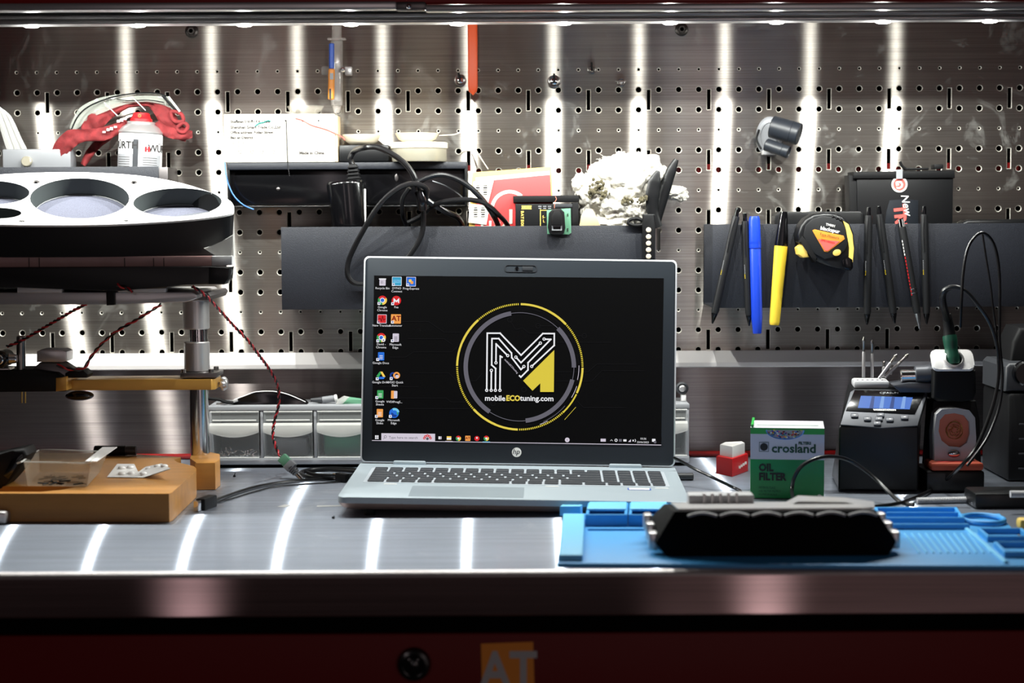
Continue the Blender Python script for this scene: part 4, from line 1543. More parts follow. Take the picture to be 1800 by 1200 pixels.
cable([(620, 290, -0.045), (616, 278, -0.045), (624, 265, -0.05), (642, 259, -0.09), (664, 259, -0.098), (688, 270, -0.1), (708, 284, -0.1), (722, 300, -0.1), (731, 318, -0.098), (738, 338, -0.094), (754, 354, -0.088), (782, 371, -0.08), (804, 382, -0.066), (813, 398, -0.05), (814, 425, -0.04)], 5.0, 'thick black mains cable arching out of the adapter and across the black rack')
cable([(728, 326, -0.100), (748, 313, -0.102), (778, 307, -0.1), (812, 319, -0.098), (841, 343, -0.09), (862, 370, -0.08), (876, 398, -0.055), (880, 430, -0.04)], 5.0, 'thick black cable loop rising highest over the rack towards the red card')
cable([(716, 392, -0.045), (740, 380, -0.058), (757, 364, -0.082), (778, 355, -0.092), (806, 351, -0.096), (834, 352, -0.095), (857, 360, -0.088), (877, 378, -0.07), (893, 398, -0.05), (897, 430, -0.04)], 4.4, 'lower black cable loop passing just above the tray edge to the red card')
cable([(748, 352, -0.092), (750, 334, -0.100), (740, 325, -0.106), (722, 323, -0.108), (700, 331, -0.108), (676, 350, -0.106), (655, 377, -0.102), (638, 406, -0.096), (624, 432, -0.09), (613, 458, -0.086), (611, 482, -0.086), (622, 497, -0.086), (645, 500, -0.086), (668, 500, -0.084)], 4.8, 'thick black cable loop hanging down over the tray front beside the laptop lid')
cable([(741, 335, -0.094), (744, 365, -0.088), (744, 398, -0.085), (736, 424, -0.085), (722, 446, -0.085), (704, 470, -0.085), (690, 490, -0.085)], 4.8, 'black cable dropping over the tray front behind the top of the laptop lid')
cable([(720, 330, -0.092), (708, 350, -0.085), (708, 378, -0.07), (716, 402, -0.04), (718, 425, -0.03)], 4.0, 'short black cable bight curling into the middle tray behind the loops')
cable([(760, 318, -0.088), (782, 326, -0.088), (805, 340, -0.088), (818, 352, -0.088)], 1.0, 'thin grey lead crossing behind the thick black cables', mt='grey_plastic', name='thin_lead')
q = B(); q.tube([P(737, 336, -0.125), P(741, 352, -0.125), P(742, 368, -0.121)], 8.5 * S(-0.1), 'black_gloss', 12)
o = q.obj('cable_tie_wrap'); tag(o, 'black wrap gathering the coiled cables above the middle tray', 'cable wrap')

YK = -0.075
root = thing('red_card', 'red and white printed packet with barcode stickers standing in the middle tray', 'packet', (P(900, 398, YK).x, YK, az0 + 0.004))
q = B()
q.pxprism([(822, 430), (830, 303), (969, 293), (976, 430)], YK, YK + 0.0022, 'yellow_rubber', 0.0004)
q.pxprism([(836, 312), (966, 300), (968, 320), (836, 330)], YK - 0.0003, YK, 'paper')
q.obj('sleeve', root)
q = B()
q.pxprism([(833, 430), (841, 319), (967, 307), (973, 430)], YK - 0.0012, YK - 0.0002, 'red_card', 0.0002)
q.obj('front_sheet', root, label='red printed front sheet')
q = B()
Mk = FACE((0, YK - 0.0016, 0))
c = P(896, 368, YK); s_ = S(YK)
arc2(q, c.x, c.z, 28 * s_, 34 * s_, 48, 235, 'paper', Mk, 0)
q.text('I', 34 * s_, Matrix.Translation((P(898, 382, YK).x, YK - 0.0016, P(898, 382, YK).z)) @ Matrix.Rotation(R(90), 4, 'X'), 'paper', bold=0.0008)
q.text('Hot', 30 * s_, Matrix.Translation((P(868, 400, YK).x, YK - 0.0016, P(868, 400, YK).z)) @ Matrix.Rotation(R(90), 4, 'X'), 'paper', bold=0.0004)
q.obj('print', root)
q = B()
for (pl, bars) in (([(832, 319), (868, 317), (858, 358), (827, 355)], [(836, 325), (845, 346)]), ([(826, 358), (856, 361), (859, 372), (855, 395), (823, 391)], [(832, 364), (842, 386)])):
    q.pxprism(pl, YK - 0.0024, YK - 0.0016, 'paper')
    for g in range(2):
        bx_, by_ = bars[0][0] + g * 13, bars[0][1]
        for k in range(5):
            q.box(P(bx_ + 4, by_ + 1 + k * 3.9, YK - 0.0026), ((6 + (k * 7) % 3) * s_, 0.0003, (1.2 + (k % 2)) * s_), 'ink')
q.obj('barcode_sticker', root)

YG = -0.093
root = thing('battery_module', 'black battery module with yellow vertical lettering in the middle tray', 'battery', (P(958, 398, YG).x, YG, az0 + 0.004))
q = B(); q.pxprism([(906, 430), (906, 358), (1008, 358), (1008, 430)], YG, YG + 0.03, 'case_black', 0.0008); q.obj('body', root)
q = B(); q.pxprism([(902, 356), (902, 344), (1018, 343), (1018, 355)], YG - 0.002, YG + 0.032, 'black_soft', 0.0018)
q.pxprism([(1006, 430), (1006, 356), (1017, 356), (1017, 430)], YG - 0.0012, YG + 0.03, 'black_soft', 0.001)
q.obj('frame', root)
q = B()
s_ = S(YG)
Yg = YG - 0.0004
q.box(P(925.5, 364.5, Yg), (18 * s_, 0.0003, 6.5 * s_), 'yellow_rubber')
q.text('EL-ION', 6 * s_, FACE(P(925.5, 364.5, Yg - 0.0003)), 'ink')
for k, ch in enumerate('BATEOR'):
    M_ = FACE(P(918, 372.5 + k * 5.0, Yg - 0.0002)) @ Matrix.Rotation(R(-90), 4, 'Z')
    q.text(ch, 6.6 * s_, M_, 'yellow_rubber', bold=0.0002)
for k in range(3):
    q.box(P(949 + k * 8.5, 362.5, Yg), (6 * s_, 0.0003, 1.4 * s_), 'can_grey'); q.box(P(949 + k * 8.5, 366, Yg), (5 * s_, 0.0003, 1.4 * s_), 'can_grey')
q.box(P(950, 384, Yg), (1.4 * s_, 0.0003, 32 * s_), 'yellow_rubber'); q.box(P(957, 369.5, Yg), (14 * s_, 0.0003, 1.2 * s_), 'yellow_rubber')
q.text('5-\nL', 7 * s_, FACE(P(956, 385, Yg)), 'yellow_rubber')
q.box(P(990, 361.5, Yg), (32 * s_, 0.0008, 5.5 * s_), 'grey_dark', 0.0003)
q.obj('print', root)
q = B(); q.tube(ppts([(976, 345), (978, 350), (975, 356), (974.5, 366)], YG - 0.0045), 0.6 * s_, 'copper', 6)
tag(q.obj('thin_wire'), 'thin copper wire over the top of the black battery module', 'wire')

YJ = -0.108
root = thing('circuit_clip', 'small green circuit board with a black connector clipped on the middle tray edge', 'connector', P(983, 412, YJ))
q = B(); q.pxprism([(962, 411), (961, 369), (1003, 366), (1004, 409), (1000, 412)], YJ, YJ + 0.0016, 'pcb_green', 0.0002)
for k in range(4):
    q.box(P(998, (376, 379, 402, 405)[k], YJ - 0.0003), (2.2 * sA, 0.0008, 1.6 * sA), 'ink')
q.obj('board', root)
q = B(); q.pxprism([(966, 410), (963, 400), (965, 374), (971, 368), (986, 367), (992, 373), (994, 400), (991, 411), (984, 413), (972, 413)], YJ - 0.009, YJ - 0.0001, 'case_black', 0.0015); q.obj('housing', root)
q = B(); q.pxprism([(970, 396), (969, 380), (974, 370), (984, 370), (988, 380), (988, 396)], YJ - 0.014, YJ - 0.009, 'black_soft', 0.002); q.obj('latch', root)
q = B(); q.pxprism([(970, 405), (970, 396), (988, 396), (988, 405)], YJ - 0.0105, YJ - 0.009, 'grey_plastic', 0.0003, holes=[[(972.5, 403), (972.5, 398), (985.5, 398), (985.5, 403)]]); q.obj('port', root)

# white rag
def rag():
    q = B()
    YQ = -0.066
    s = S(YQ)
    blobs = [(1095, 312, 52, 40, 0), (1050, 335, 38, 34, 1), (1130, 300, 34, 28, 0), (1040, 375, 24, 26, 0), (1085, 358, 40, 30, 0), (1118, 372, 34, 26, 0), (1020, 322, 14, 16, 0), (1155, 325, 24, 30, 0), (1075, 395, 45, 20, 0), (1180, 338, 22, 12, 0), (1198, 345, 12, 8, 0)]
    for k, (px, py, rx, ry, d) in enumerate(blobs):
        c = P(px, py, YQ + (0.012 if px > 1140 else 0) - (0.004 if k in (4, 5) else 0))
        t = bmesh.new()
        bmesh.ops.create_icosphere(t, subdivisions=5, radius=1)
        rr_ = Vector((rx * s, min(rx, 40) * s * 0.8, ry * s))
        for v in t.verts:
            n_ = v.co.normalized()
            f = 1 + 0.30 * noise.noise(n_ * 1.7 + Vector((k * 3.1, 0, 0))) + 0.14 * noise.noise(n_ * 5 + Vector((0, k, 0))) + 0.07 * noise.noise(n_ * 14) + 0.05 * noise.noise(n_ * 33)
            f += 0.16 * abs(noise.noise(n_ * 3.2 + Vector((k, k, 0))))
            v.co = Vector((n_.x * rr_.x, n_.y * rr_.y, n_.z * rr_.z)) * f + c
            if v.co.y > -0.004:
                v.co.y = -0.004
            if v.co.y < YT + 0.002 and v.co.z < az1 + 0.002:
                v.co.y = YT + 0.002
        t2 = t
        q.add(t2, 'rag')
    # frayed threads
    for k in range(70):
        a = random.uniform(0, 2 * math.pi)
        px, py = random.choice(((1100 + 60 * math.cos(a), 308 - 40 * abs(math.sin(a))), (1040 + 30 * math.cos(a), 345 + 40 * math.sin(a)), (1195 + 14 * math.cos(a), 345 + 10 * math.sin(a))))
        p = P(px, py, -0.07 if px < 1140 else -0.055)
        e = p + Vector((random.uniform(-.006, .006), random.uniform(-.004, .001), random.uniform(-.005, .005)))
        q.tube([p, (p + e) / 2 + Vector((0.001, 0, 0.001)), e], 0.0003, 'rag', 4, n=2)
    return q


root = thing('shop_rag', 'fluffy crumpled white cotton rag stuffed in the middle tray', 'rag', (P(1090, 400, -0.04).x, -0.04, az0 + 0.02))
q = rag(); q.obj('cloth', root, ang=80)
q = B()
for (px, py, rx, ry) in ((1052, 327, 16, 9), (1040, 338, 9, 9), (1103, 352, 10, 6), (1128, 350, 9, 6), (1062, 342, 8, 6)):
    for k in range(26):
        p = P(px + random.gauss(0, rx * .5), py + random.gauss(0, ry * .5), -0.094)
        q.ball((p.x, -0.090 - random.uniform(0, 0.005), p.z), random.uniform(0.001, 0.0027), 'rag_dirt', seg=6)
q.obj('grease_marks', root, label='dirty grey green grease marks')
root = thing('lining_scrap', 'beige scrap showing at the foot of the white rag', 'scrap', P(1035, 398, -0.068))
q = B(); q.pxprism([(1018, 398), (1022, 378), (1030, 367), (1042, 368), (1050, 384), (1056, 398)], -0.1000, -0.0985, 'paper_edge', 0.0005); q.obj('sheet', root)

# pliers handles
YP = -0.078
root = thing('pliers', 'black handled pliers standing upright in the middle tray beside the rag', 'pliers', (P(1152, 400, YP).x, YP, az0 + 0.004))
q = B(); q.tube(ppts([(1156, 400), (1147, 372), (1147, 342), (1151, 318), (1157, 300)], YP - 0.012), [9 * sA, 10 * sA, 12.5 * sA, 11 * sA, 3 * sA], 'case_black', 14, flat=0.45); q.obj('handle', root)
q = B(); q.tube(ppts([(1150, 402), (1160, 366), (1170, 330), (1180, 300), (1189, 280)], YP + 0.006), [8 * sA, 9 * sA, 10 * sA, 9 * sA, 4 * sA], 'case_black', 14, flat=0.55); q.obj('handle', root)
q = B(); q.cyl(P(1152, 440, YP), P(1152, 400, YP), 9 * sA, 'screw', bev=0.001); q.obj('jaws', root)
root = thing('dotted_strap', 'black strap with a row of cream studs over the right end of the middle tray', 'strap', P(1140, 470, -0.076))
q = B(); q.pxprism([(1130, 376), (1151, 376), (1152, 400), (1150, 500), (1134, 500), (1129, 400)], YT - 0.0085, YT - 0.0004, 'case_black', 0.0016); q.obj('band', root)
for py in (404, 416, 427.5, 439, 450.5, 462):
    c = P(1140, py, YT - 0.0086)
    q = B(); q.lathe([(0.0031, 0), (0.0031, 0.0008), (0.0022, 0.0014), (0.0001, 0.0014)], 'cream', FACE(c), 16); q.obj('stud', root)
q = B(); q.tube(ppts([(1131, 388), (1120, 384), (1108, 386), (1105, 392), (1115, 396), (1130, 395)], YT - 0.004), 3.2 * sA, 'black_soft', 8); q.obj('loop', root)

# ---------------- right tray: things behind
YX = -0.05
sX = S(YX)
root = thing('black_case', 'black case with a round red and white sticker and red lettering behind the right tray', 'case', (P(1585, 393, YX).x, YX, bz0 + 0.004))
q = B(); q.pxprism([(1508, 450), (1506, 308), (1676, 306), (1674, 450)], YX, YX + 0.036, 'case_black', 0.0015); q.obj('body', root)
q = B(); q.pxprism([(1500, 314), (1500, 302), (1679, 299), (1679, 313)], YX - 0.003, YX + 0.038, 'black_soft', 0.002)
q.pxprism([(1496, 450), (1492, 308), (1508, 308), (1508, 450)], YX + 0.002, YX + 0.034, 'black_soft', 0.001)
q.obj('lid', root)
q = B(); q.tube(ppts([(1582, 284), (1586, 292), (1594, 298)], YX), 2.4 * sX, 'black_soft', 8)
q.box(P(1610, 297, YX + 0.01), (40 * sX, 0.02, 4 * sX), 'black_soft', 0.001); q.box(P(1647, 293, YX + 0.01), (16 * sX, 0.02, 8 * sX), 'black_soft', 0.001)
q.obj('latch', root)
q = B()
Yx = YX - 0.0036
q.box(P(1581, 306, Yx), (11 * sX, 0.0004, 16 * sX), 'can_grey')
Mx = FACE(P(1581, 324, Yx + 0.003))
q.prism(circ(0, 0, 14 * sX, n=28), 0.0004, 'white', Mx)
q.prism(circ(0, 0, 10.8 * sX, n=28), 0.0006, 'salmon', Mx)
q.text('G', 18 * sX, FACE(P(1581, 324, Yx + 0.0022)) @ Matrix.Rotation(R(190), 4, 'Z'), 'white', bold=0.0005)
q.obj('round_sticker', root)
q = B()
Mn = FACE(P(1593, 361, YX - 0.0012)) @ Matrix.Rotation(R(-78), 4, 'Z')
q.text('New', 19 * sX, Mn @ Matrix(((1, 0.25, 0, 0), (0, 1, 0, 0), (0, 0, 1, 0), (0, 0, 0, 1))), 'white', bold=0.0001)
Mn = FACE(P(1582, 383, YX - 0.0010)) @ Matrix.Rotation(R(-84), 4, 'Z')
q.text('TRE', 27 * sX, Mn, 'salmon', bold=0.0010, align='CENTER')
q.pxprism([(1556, 395), (1558, 372), (1564, 352), (1592, 350), (1614, 352), (1614, 395)], YX - 0.0006, YX, 'case_print', 0.0001)
q.obj('print', root)
q = B(); q.pxprism([(1360, 430), (1362, 380), (1370, 372), (1512, 371), (1519, 376), (1519, 430)], YX - 0.004, YX + 0.03, 'case_black', 0.002)
o = q.obj('flat_black_case'); tag(o, 'flat black case behind the tape measure in the right tray', 'case')
q = B(); q.pxprism([(1683, 430), (1686, 395), (1700, 386), (1860, 384), (1870, 430)], YX, YX + 0.03, 'case_black', 0.004, bseg=4)
o = q.obj('rounded_black_case'); tag(o, 'low black case with rounded shoulder at the right end of the right tray', 'case')

# ---------------- pens stuck on the right tray front
YE = YT - 0.0062


def pen(name, top, bot, rpx, label, kind, group=None):
    Yp = YT - 0.0004 - rpx * S(YT)
    a, c = P(top[0], top[1], Yp), P(bot[0], bot[1], Yp)
    L = (a - c).length
    M_ = axis_frame(c, a, (0, 1, 0))
    r = rpx * S(YT)
    root = thing(name, label, 'pen', c, group)
    if kind == 'black':
        q = B(); q.lathe([(0.0004, 0.0), (r * .25, 0.001), (r * .85, 0.012), (r * .85, 0.014)], 'black_gloss', M_, 16); q.obj('tip', root)
        q = B(); q.lathe([(r * .86, 0.0132), (r, 0.016), (r, L - 0.012), (r * .95, L - 0.010), (0.0001, L - 0.010)], 'pen_black', M_, 20); q.obj('barrel', root)
        q = B(); q.lathe([(r * .6, L - 0.011), (r * .6, L - 0.001), (r * .5, L), (0.0001, L)], 'black_gloss', M_, 16); q.obj('push_button', root)
        q = B(); q.tube([M_ @ Vector((-r * .3, -r * 1.0, L - 0.012)), M_ @ Vector((-r * .6, -r * 1.25, L * .8)), M_ @ Vector((-r * .5, -r * 1.1, L * .62))], 0.0008, 'pen_black', 6); q.obj('pocket_clip', root)
        q = B()
        for k in range(9):
            q.box((-r * .72, -r * .78, L * (.54 - k * .014)), (0.0007, 0.0004, 0.0012), 'can_grey' if k < 6 else 'yellow_mark', 0, M_)
        q.obj('print', root)
    elif kind == 'silver':
        q = B(); q.lathe([(0.0004, 0.0), (r * .3, 0.001), (r * .8, 0.018), (r * .85, 0.020)], 'chrome', M_, 16); q.obj('tip', root)
        q = B(); q.lathe([(r * .86, 0.0195), (r, 0.024), (r, L - 0.012), (r * .95, L - 0.010), (0.0001, L - 0.010)], 'pen_black', M_, 20); q.obj('barrel', root)
        q = B(); q.lathe([(r * .7, L - 0.011), (r * .7, L - 0.001), (r * .5, L), (0.0001, L)], 'black_gloss', M_, 10)
        for a_ in range(5):
            q.box((r * .7 * math.cos(a_ * 1.25), r * .7 * math.sin(a_ * 1.25), L - 0.0055), (0.0004, 0.0004, 0.009), 'white', 0, M_)
        q.obj('push_button', root)
        for z_ in (0.044, 0.049):
            q = B(); q.lathe([(r * 1.02, z_), (r * 1.06, z_ + 0.0004), (r * 1.06, z_ + 0.0012), (r * 1.02, z_ + 0.0016)], 'chrome', M_, 20); q.obj('ring', root)
        q = B()
        for k in range(17):
            q.box((-r * .72, -r * .78, L * (.80 - k * .03)), (0.001, 0.0004, 0.0028), 'white' if k < 5 else 'red', 0, M_)
        q.obj('print', root)
    elif kind == 'blue':
        q = B(); q.lathe([(r * .72, 0), (r * .78, 0.001), (r, 0.02), (r * 1.02, L * .72), (r * .98, L * .725)], 'blue', M_, 24); q.obj('body', root)
        q = B(); q.lathe([(r * 1.02, L * .725), (r * 1.10, L * .73)] + [(r * (1.10 if k % 2 else 1.05), L * .73 + k * 0.0012) for k in range(6)] + [(r * 1.06, L * .80), (r * 1.0, L * .97), (r * .8, L), (0.0001, L)], 'blue', M_, 24); q.obj('cap', root)
    elif kind == 'yellow':
        q = B(); q.lathe([(r * .66, 0), (r * .72, 0.001), (r * .8, 0.004), (r, L * .66), (r * 1.0, L * .70), (r * .8, L * .71)], 'yellow', M_, 24); q.obj('body', root)
        q = B(); q.lathe([(r * 1.02, L * .70), (r * .98, L * .74), (r * .9, L * .8), (r * .62, L * .97), (r * .5, L), (0.0001, L)], 'black_gloss', M_, 24); q.obj('cap', root)
    return root


gp = 'plain black click pens on the right tray'
pen('ballpoint_pen', (1297, 366), (1252, 569), 6.6, 'leftmost black click pen, leaning with its top to the right', 'black', gp)
pen('ballpoint_pen', (1309, 374), (1317, 573), 6.2, 'black click pen directly left of the blue marker', 'black', gp)
pen('marker_pen', (1326, 380), (1331, 586), 9.8, 'bright blue marker pen on the front of the right tray', 'blue')
pen('marker_pen', (1378, 372), (1361, 571), 11.5, 'yellow marker pen with a black cap left of the tape measure', 'yellow')
pen('ballpoint_pen', (1527, 364), (1524, 571), 6.8, 'black click pen hanging straight, nearest right of the tape measure', 'black', gp)
pen('ballpoint_pen', (1544, 362), (1573, 569), 6.8, 'black click pen leaning left at the top, second right of the tape measure', 'black', gp)
pen('ballpoint_pen', (1583, 384), (1617, 578), 6.8, 'black pen with red lettering and a chrome tip', 'silver')
pen('ballpoint_pen', (1624, 362), (1629, 570), 6.6, 'rightmost black click pen on the tray front, nearly upright', 'black', gp)

# tape measure
Yq = YT - 0.034
sq_ = S(Yq)
root = thing('tape_measure', 'black and yellow tape measure clipped on the front of the right tray', 'tape measure', P(1452, 475, YT - 0.017))
body = [(1404, 424), (1402, 412), (1407, 396), (1416, 384), (1430, 376), (1448, 373), (1466, 374), (1482, 380), (1494, 392), (1501, 410), (1503, 432), (1501, 455), (1498, 470), (1490, 475), (1472, 471), (1450, 466), (1436, 460), (1426, 450), (1414, 436)]
q = B(); q.pxprism(body[::-1], Yq, YT - 0.0006, 'case_black', 0.005, bseg=4); q.obj('case', root)
q = B()
c = P(1452, 412, Yq)
q.pxprism([(1420 + 0, 432), (1412, 414), (1416, 396), (1428, 384), (1446, 379), (1464, 381), (1480, 390), (1490, 406), (1492, 425), (1486, 440), (1470, 452), (1450, 456), (1432, 446)][::-1], Yq - 0.0018, Yq + 0.001, 'pen_black', 0.0015)
q.obj('face_panel', root)
q = B(); q.pxprism([(1482, 388), (1492, 394), (1499, 412), (1501, 436), (1499, 460), (1496, 472), (1492, 462), (1493, 436), (1490, 410)][::-1], Yq - 0.0024, YT - 0.003, 'yellow_rubber', 0.0012); q.obj('grip', root, label='yellow rubber grip')
q = B(); q.pxprism([(1402, 436), (1411, 428), (1418, 440), (1423, 452), (1412, 453), (1404, 447)][::-1], Yq - 0.0012, YT - 0.010, 'yellow_rubber', 0.0015); q.obj('lock_tab', root, label='yellow lock tab')
q = B(); q.pxprism([(1404, 426), (1410, 414), (1420, 424), (1436, 452), (1434, 462), (1426, 452), (1416, 434)][::-1], Yq - 0.0026, YT - 0.008, 'black_soft', 0.002); q.obj('rubber_bumper', root)
q = B(); q.pxprism([(1482, 470), (1480, 458), (1488, 449), (1499, 456), (1500, 470), (1496, 476), (1488, 474)][::-1], Yq - 0.003, YT - 0.008, 'black_gloss', 0.0015); q.obj('tape_mouth', root)
q = B(); q.prism(circ(0, 0, 7.2 * sq_, 5.6 * sq_, 24), 0.0016, 'yellow_rubber', FACE(P(1471, 444, Yq - 0.0018)) @ Matrix.Rotation(R(20), 4, 'Z'), 0.0006); q.obj('button', root, label='yellow oval button')
q = B()
q.pxprism([(1428, 405), (1432, 403), (1483, 414), (1485, 420), (1455, 443), (1449, 442)][::-1], Yq - 0.0024, Yq - 0.0018, 'orange_label', 0.0001)
q.pxprism([(1438, 420), (1476, 424), (1455, 441), (1450, 440)][::-1], Yq - 0.0028, Yq - 0.0024, 'salmon')
Rt = Matrix.Rotation(R(-12), 4, 'Z')
q.text('blackspur', 9 * sq_, FACE(P(1459, 404, Yq - 0.0028)) @ Rt, 'white', bold=0.0002)
q.text('TM001', 6 * sq_, FACE(P(1460, 396, Yq - 0.0024)) @ Rt, 'white', bold=0.0001)
q.text('Tape Measure', 6.2 * sq_, FACE(P(1458, 414.5, Yq - 0.0032)) @ Rt, 'ink')
q.text('3M/16mm', 6.2 * sq_, FACE(P(1455, 424, Yq - 0.0032)) @ Rt, 'red')
q.obj('label', root)
for k in range(3):
    q = B(); q.tube([P(1463 + k * 7, 379 + k * 2.5, Yq + 0.001), P(1465 + k * 7, 382 + k * 2.5, Yq - 0.002)], 2.2 * sq_, 'pen_black', 8); q.obj('grip_rib', root)
# ------------------------------------------------------------------ left: test frame with base, column, arm
def zpts(L, z):
    return [(PZ(x, y, z).x, PZ(x, y, z).y) for x, y in L]


HB = 0.029
bz = T + 0.0006
frame = thing('probe_test_frame', 'wooden based bench test frame with a steel column and a gold clamping arm at left', 'test frame', (P(200, 860, -0.35).x, -0.35, T))
q = B()
outl = zpts([(-190, 868), (297, 868.5), (303, 866), (344, 829), (345, 824), (341, 820), (312, 813), (306, 809), (318, 804), (243, 799), (200, 797), (-190, 797)], HB)
pocket = zpts([(-150, 865), (72, 865), (105, 862), (132, 857), (120, 855.5), (-150, 855.5)], HB)
q.prism(outl, HB * 0.62, 'gold_wood', Matrix.Translation((0, 0, bz + HB * 0.38)), holes=[pocket])
q.prism(outl, HB * 0.38 + 0.00002, 'gold_wood', Matrix.Translation((0, 0, bz)))
base_ = q.obj('base_board', frame)
q = B()
blk = zpts([(334, 806), (343, 814), (378, 813.5), (386.5, 807), (386.5, 798), (372, 795), (336, 796)], HB + 0.002)
q.prism(blk, HB + 0.002, 'gold_wood', Matrix.Translation((0, 0, bz)), 0.0015)
q.obj('foot_block', frame)
YCn = -0.200
sC = S(YCn)
cb = P(352, 801, YCn)
ccx = cb.x


def zc(py, Y=YCn):
    return P(352, py, Y).z


q = B()
q.cyl((ccx, YCn, bz + HB + 0.001), (ccx, YCn, zc(520)), 16.5 * sC, 'chrome', seg=36, bev=0.001)
q.obj('column', frame)
for (y0, y1, rr_) in ((527, 578, 23), (600, 652, 22.5), (578, 600, 13.5)):
    q = B(); q.cyl((ccx - 3 * sC, YCn, zc(y1)), (ccx - 3 * sC, YCn, zc(y0)), rr_ * sC, 'alu' if rr_ > 20 else 'chrome', seg=36, bev=0.0012); q.obj('sleeve', frame)
q = B()
x0, x1 = P(316, 658, -0.226).x, P(381, 658, -0.226).x
q.box(((x0 + x1) / 2, -0.2, (zc(652) + zc(664, -0.226)) / 2), (x1 - x0, 0.05, abs(zc(652) - zc(664, -0.226))), 'alu_dark', 0.0008)
q.obj('clamp_plate', frame)
for px in (323, 371):
    for Y in (-0.220, -0.182):
        c = P(px, 652, -0.22)
        q = B(); q.cyl((c.x, Y, zc(653)), (c.x, Y, zc(646)), 4.5 * sC, 'screw', bev=0.0005); q.obj('screw_head', frame)
q = B()
x0, x1 = P(108, 672, -0.226).x, P(377, 672, -0.226).x
zt_, zb_ = P(240, 667, -0.226).z, P(240, 685.5, -0.226).z
q.prism([(x0, -0.226), (x1 - 0.004, -0.226), (x1, -0.222), (x1, -0.178), (x1 - 0.004, -0.174), (x0, -0.174)], zt_ - zb_, 'brass_paint', Matrix.Translation((0, 0, zb_)), 0.0006)
arm = q.obj('arm', frame, label='gold painted clamping arm')
root = frame
q = B()
a, c = P(378, 674, YCn), P(388, 674, YCn)
q.cyl(a, c, 2.5 * sC, 'screw')
for k in range(6):
    aa = R(60 * k)
    q.ball(P(393, 674, YCn) + Vector((0, 9 * sC * math.cos(aa), 9 * sC * math.sin(aa))), (5.5 * sC, 4.5 * sC, 4.5 * sC), 'alu', seg=12)
q.cyl(P(388, 674, YCn), P(400, 674, YCn), 9.5 * sC, 'alu', bev=0.001)
q.obj('thumb_knob', root)
# mechanism at the left end of the arm
YLm = -0.25
sL = S(YLm)
q = B(); q.pxprism([(-90, 690), (-90, 652), (60, 650), (100, 655), (112, 664), (114, 688)], YLm, YLm + 0.06, 'black_soft', 0.002); q.obj('carriage', root)
q = B(); q.pxprism([(98, 688), (98, 664), (116, 662), (117, 686)], YLm - 0.001, YLm + 0.06, 'brass_paint', 0.001); q.obj('carriage_end', root)
q = B(); q.cyl(P(37, 655, YLm + 0.01), P(37, 590, YLm + 0.01), 8 * sL, 'screw', bev=0.001, seg=24); q.obj('guide_pin', root)
q = B(); q.pxprism([(64, 636), (64, 618), (72, 614), (108, 614), (117, 618), (117, 634), (110, 637)], YLm + 0.004, YLm + 0.035, 'alu', 0.002)
q.pxprism([(52, 652), (70, 637), (112, 637), (126, 646), (140, 654), (150, 664), (110, 664), (60, 660)], YLm + 0.012, YLm + 0.03, 'alu_dark', 0.002)
q.obj('slide_block', root)
q = B(); q.pxprism([(114, 656), (128, 648), (146, 650), (155, 658), (152, 664), (114, 664)], YLm + 0.008, YLm + 0.035, 'black_soft', 0.002); q.obj('cable_clip', root)
for px in (38.5, 44.5):
    q = B(); q.cyl(P(px, 708, YLm + 0.01), P(px, 688, YLm + 0.01), 1.4 * sL, 'gold'); q.obj('probe_pin', root)
q = B(); q.ball(P(140, 695, YLm + 0.03), (26 * sL, 0.014, 9 * sL), 'black_gloss'); q.obj('under_knob', root)
q = B()
c = P(4, 630, YLm)
q.cyl(c + Vector((0, 0.02, 0)), c + Vector((0, -0.012, 0)), 15 * sL, 'black_gloss', bev=0.002, seg=28)
q.cyl(c + Vector((0, -0.0118, 0)), c + Vector((0, -0.018, 0)), 9 * sL, 'chrome', bev=0.001, seg=24)
q.cyl(P(14, 630, YLm), P(30, 630, YLm), 10 * sL, 'chrome', r1=8 * sL, bev=0.001)
q.obj('side_knob', root)
q = B(); q.pxprism([(-40, 652), (-30, 645), (14, 646), (18, 652)], YLm + 0.005, YLm + 0.03, 'screw', 0.001); q.obj('bracket', root)
# upper rails carried by the column
q = B(); q.pxprism([(-150, 535), (-150, 514), (338, 513), (346, 518), (346, 524), (326, 531), (190, 535)], -0.335, -0.180, 'alu', 0.0015); q.obj('rail', root)
q = B(); q.pxprism([(30, 514), (30, 502), (52, 502), (54, 503), (78, 501), (108, 502), (108, 514)], -0.338, -0.325, 'grey_light', 0.0006); q.obj('spacer', root)
q = B(); q.pxprism([(207, 513), (208, 500), (240, 499), (292, 500), (291, 513)], -0.338, -0.325, 'grey_light', 0.0006); q.obj('spacer', root)
q = B(); q.pxprism([(187, 537), (186, 508), (200, 508), (201, 536)], -0.342, -0.333, 'black_soft', 0.001); q.obj('clamp', root)
q = B(); q.pxprism([(330, 527), (332, 514), (366, 514), (370, 520), (366, 528)], -0.30, -0.17, 'alu_dark', 0.001); q.obj('rail_end', root)
q = B(); q.cyl(P(374, 514, -0.21), P(382, 514, -0.21), 5 * sC, 'screw', bev=0.0005); q.obj('bolt', root)

# housing with round openings (sits on the rails)
ALP = R(24)
O_ = P(160, 350, -0.28)
Vv = Vector((0, math.cos(ALP), math.sin(ALP)))
Nn = Vector((0, -math.sin(ALP), math.cos(ALP)))
MP = Matrix((Vector((1, 0, 0)), Vv, Nn)).transposed().to_4x4()
MP.translation = O_


def PL(px, py):
    d = ray(px, py)
    t = (O_ - CAM).dot(Nn) / d.dot(Nn)
    h = CAM + d * t - O_
    return (h.x, h.dot(Vv))


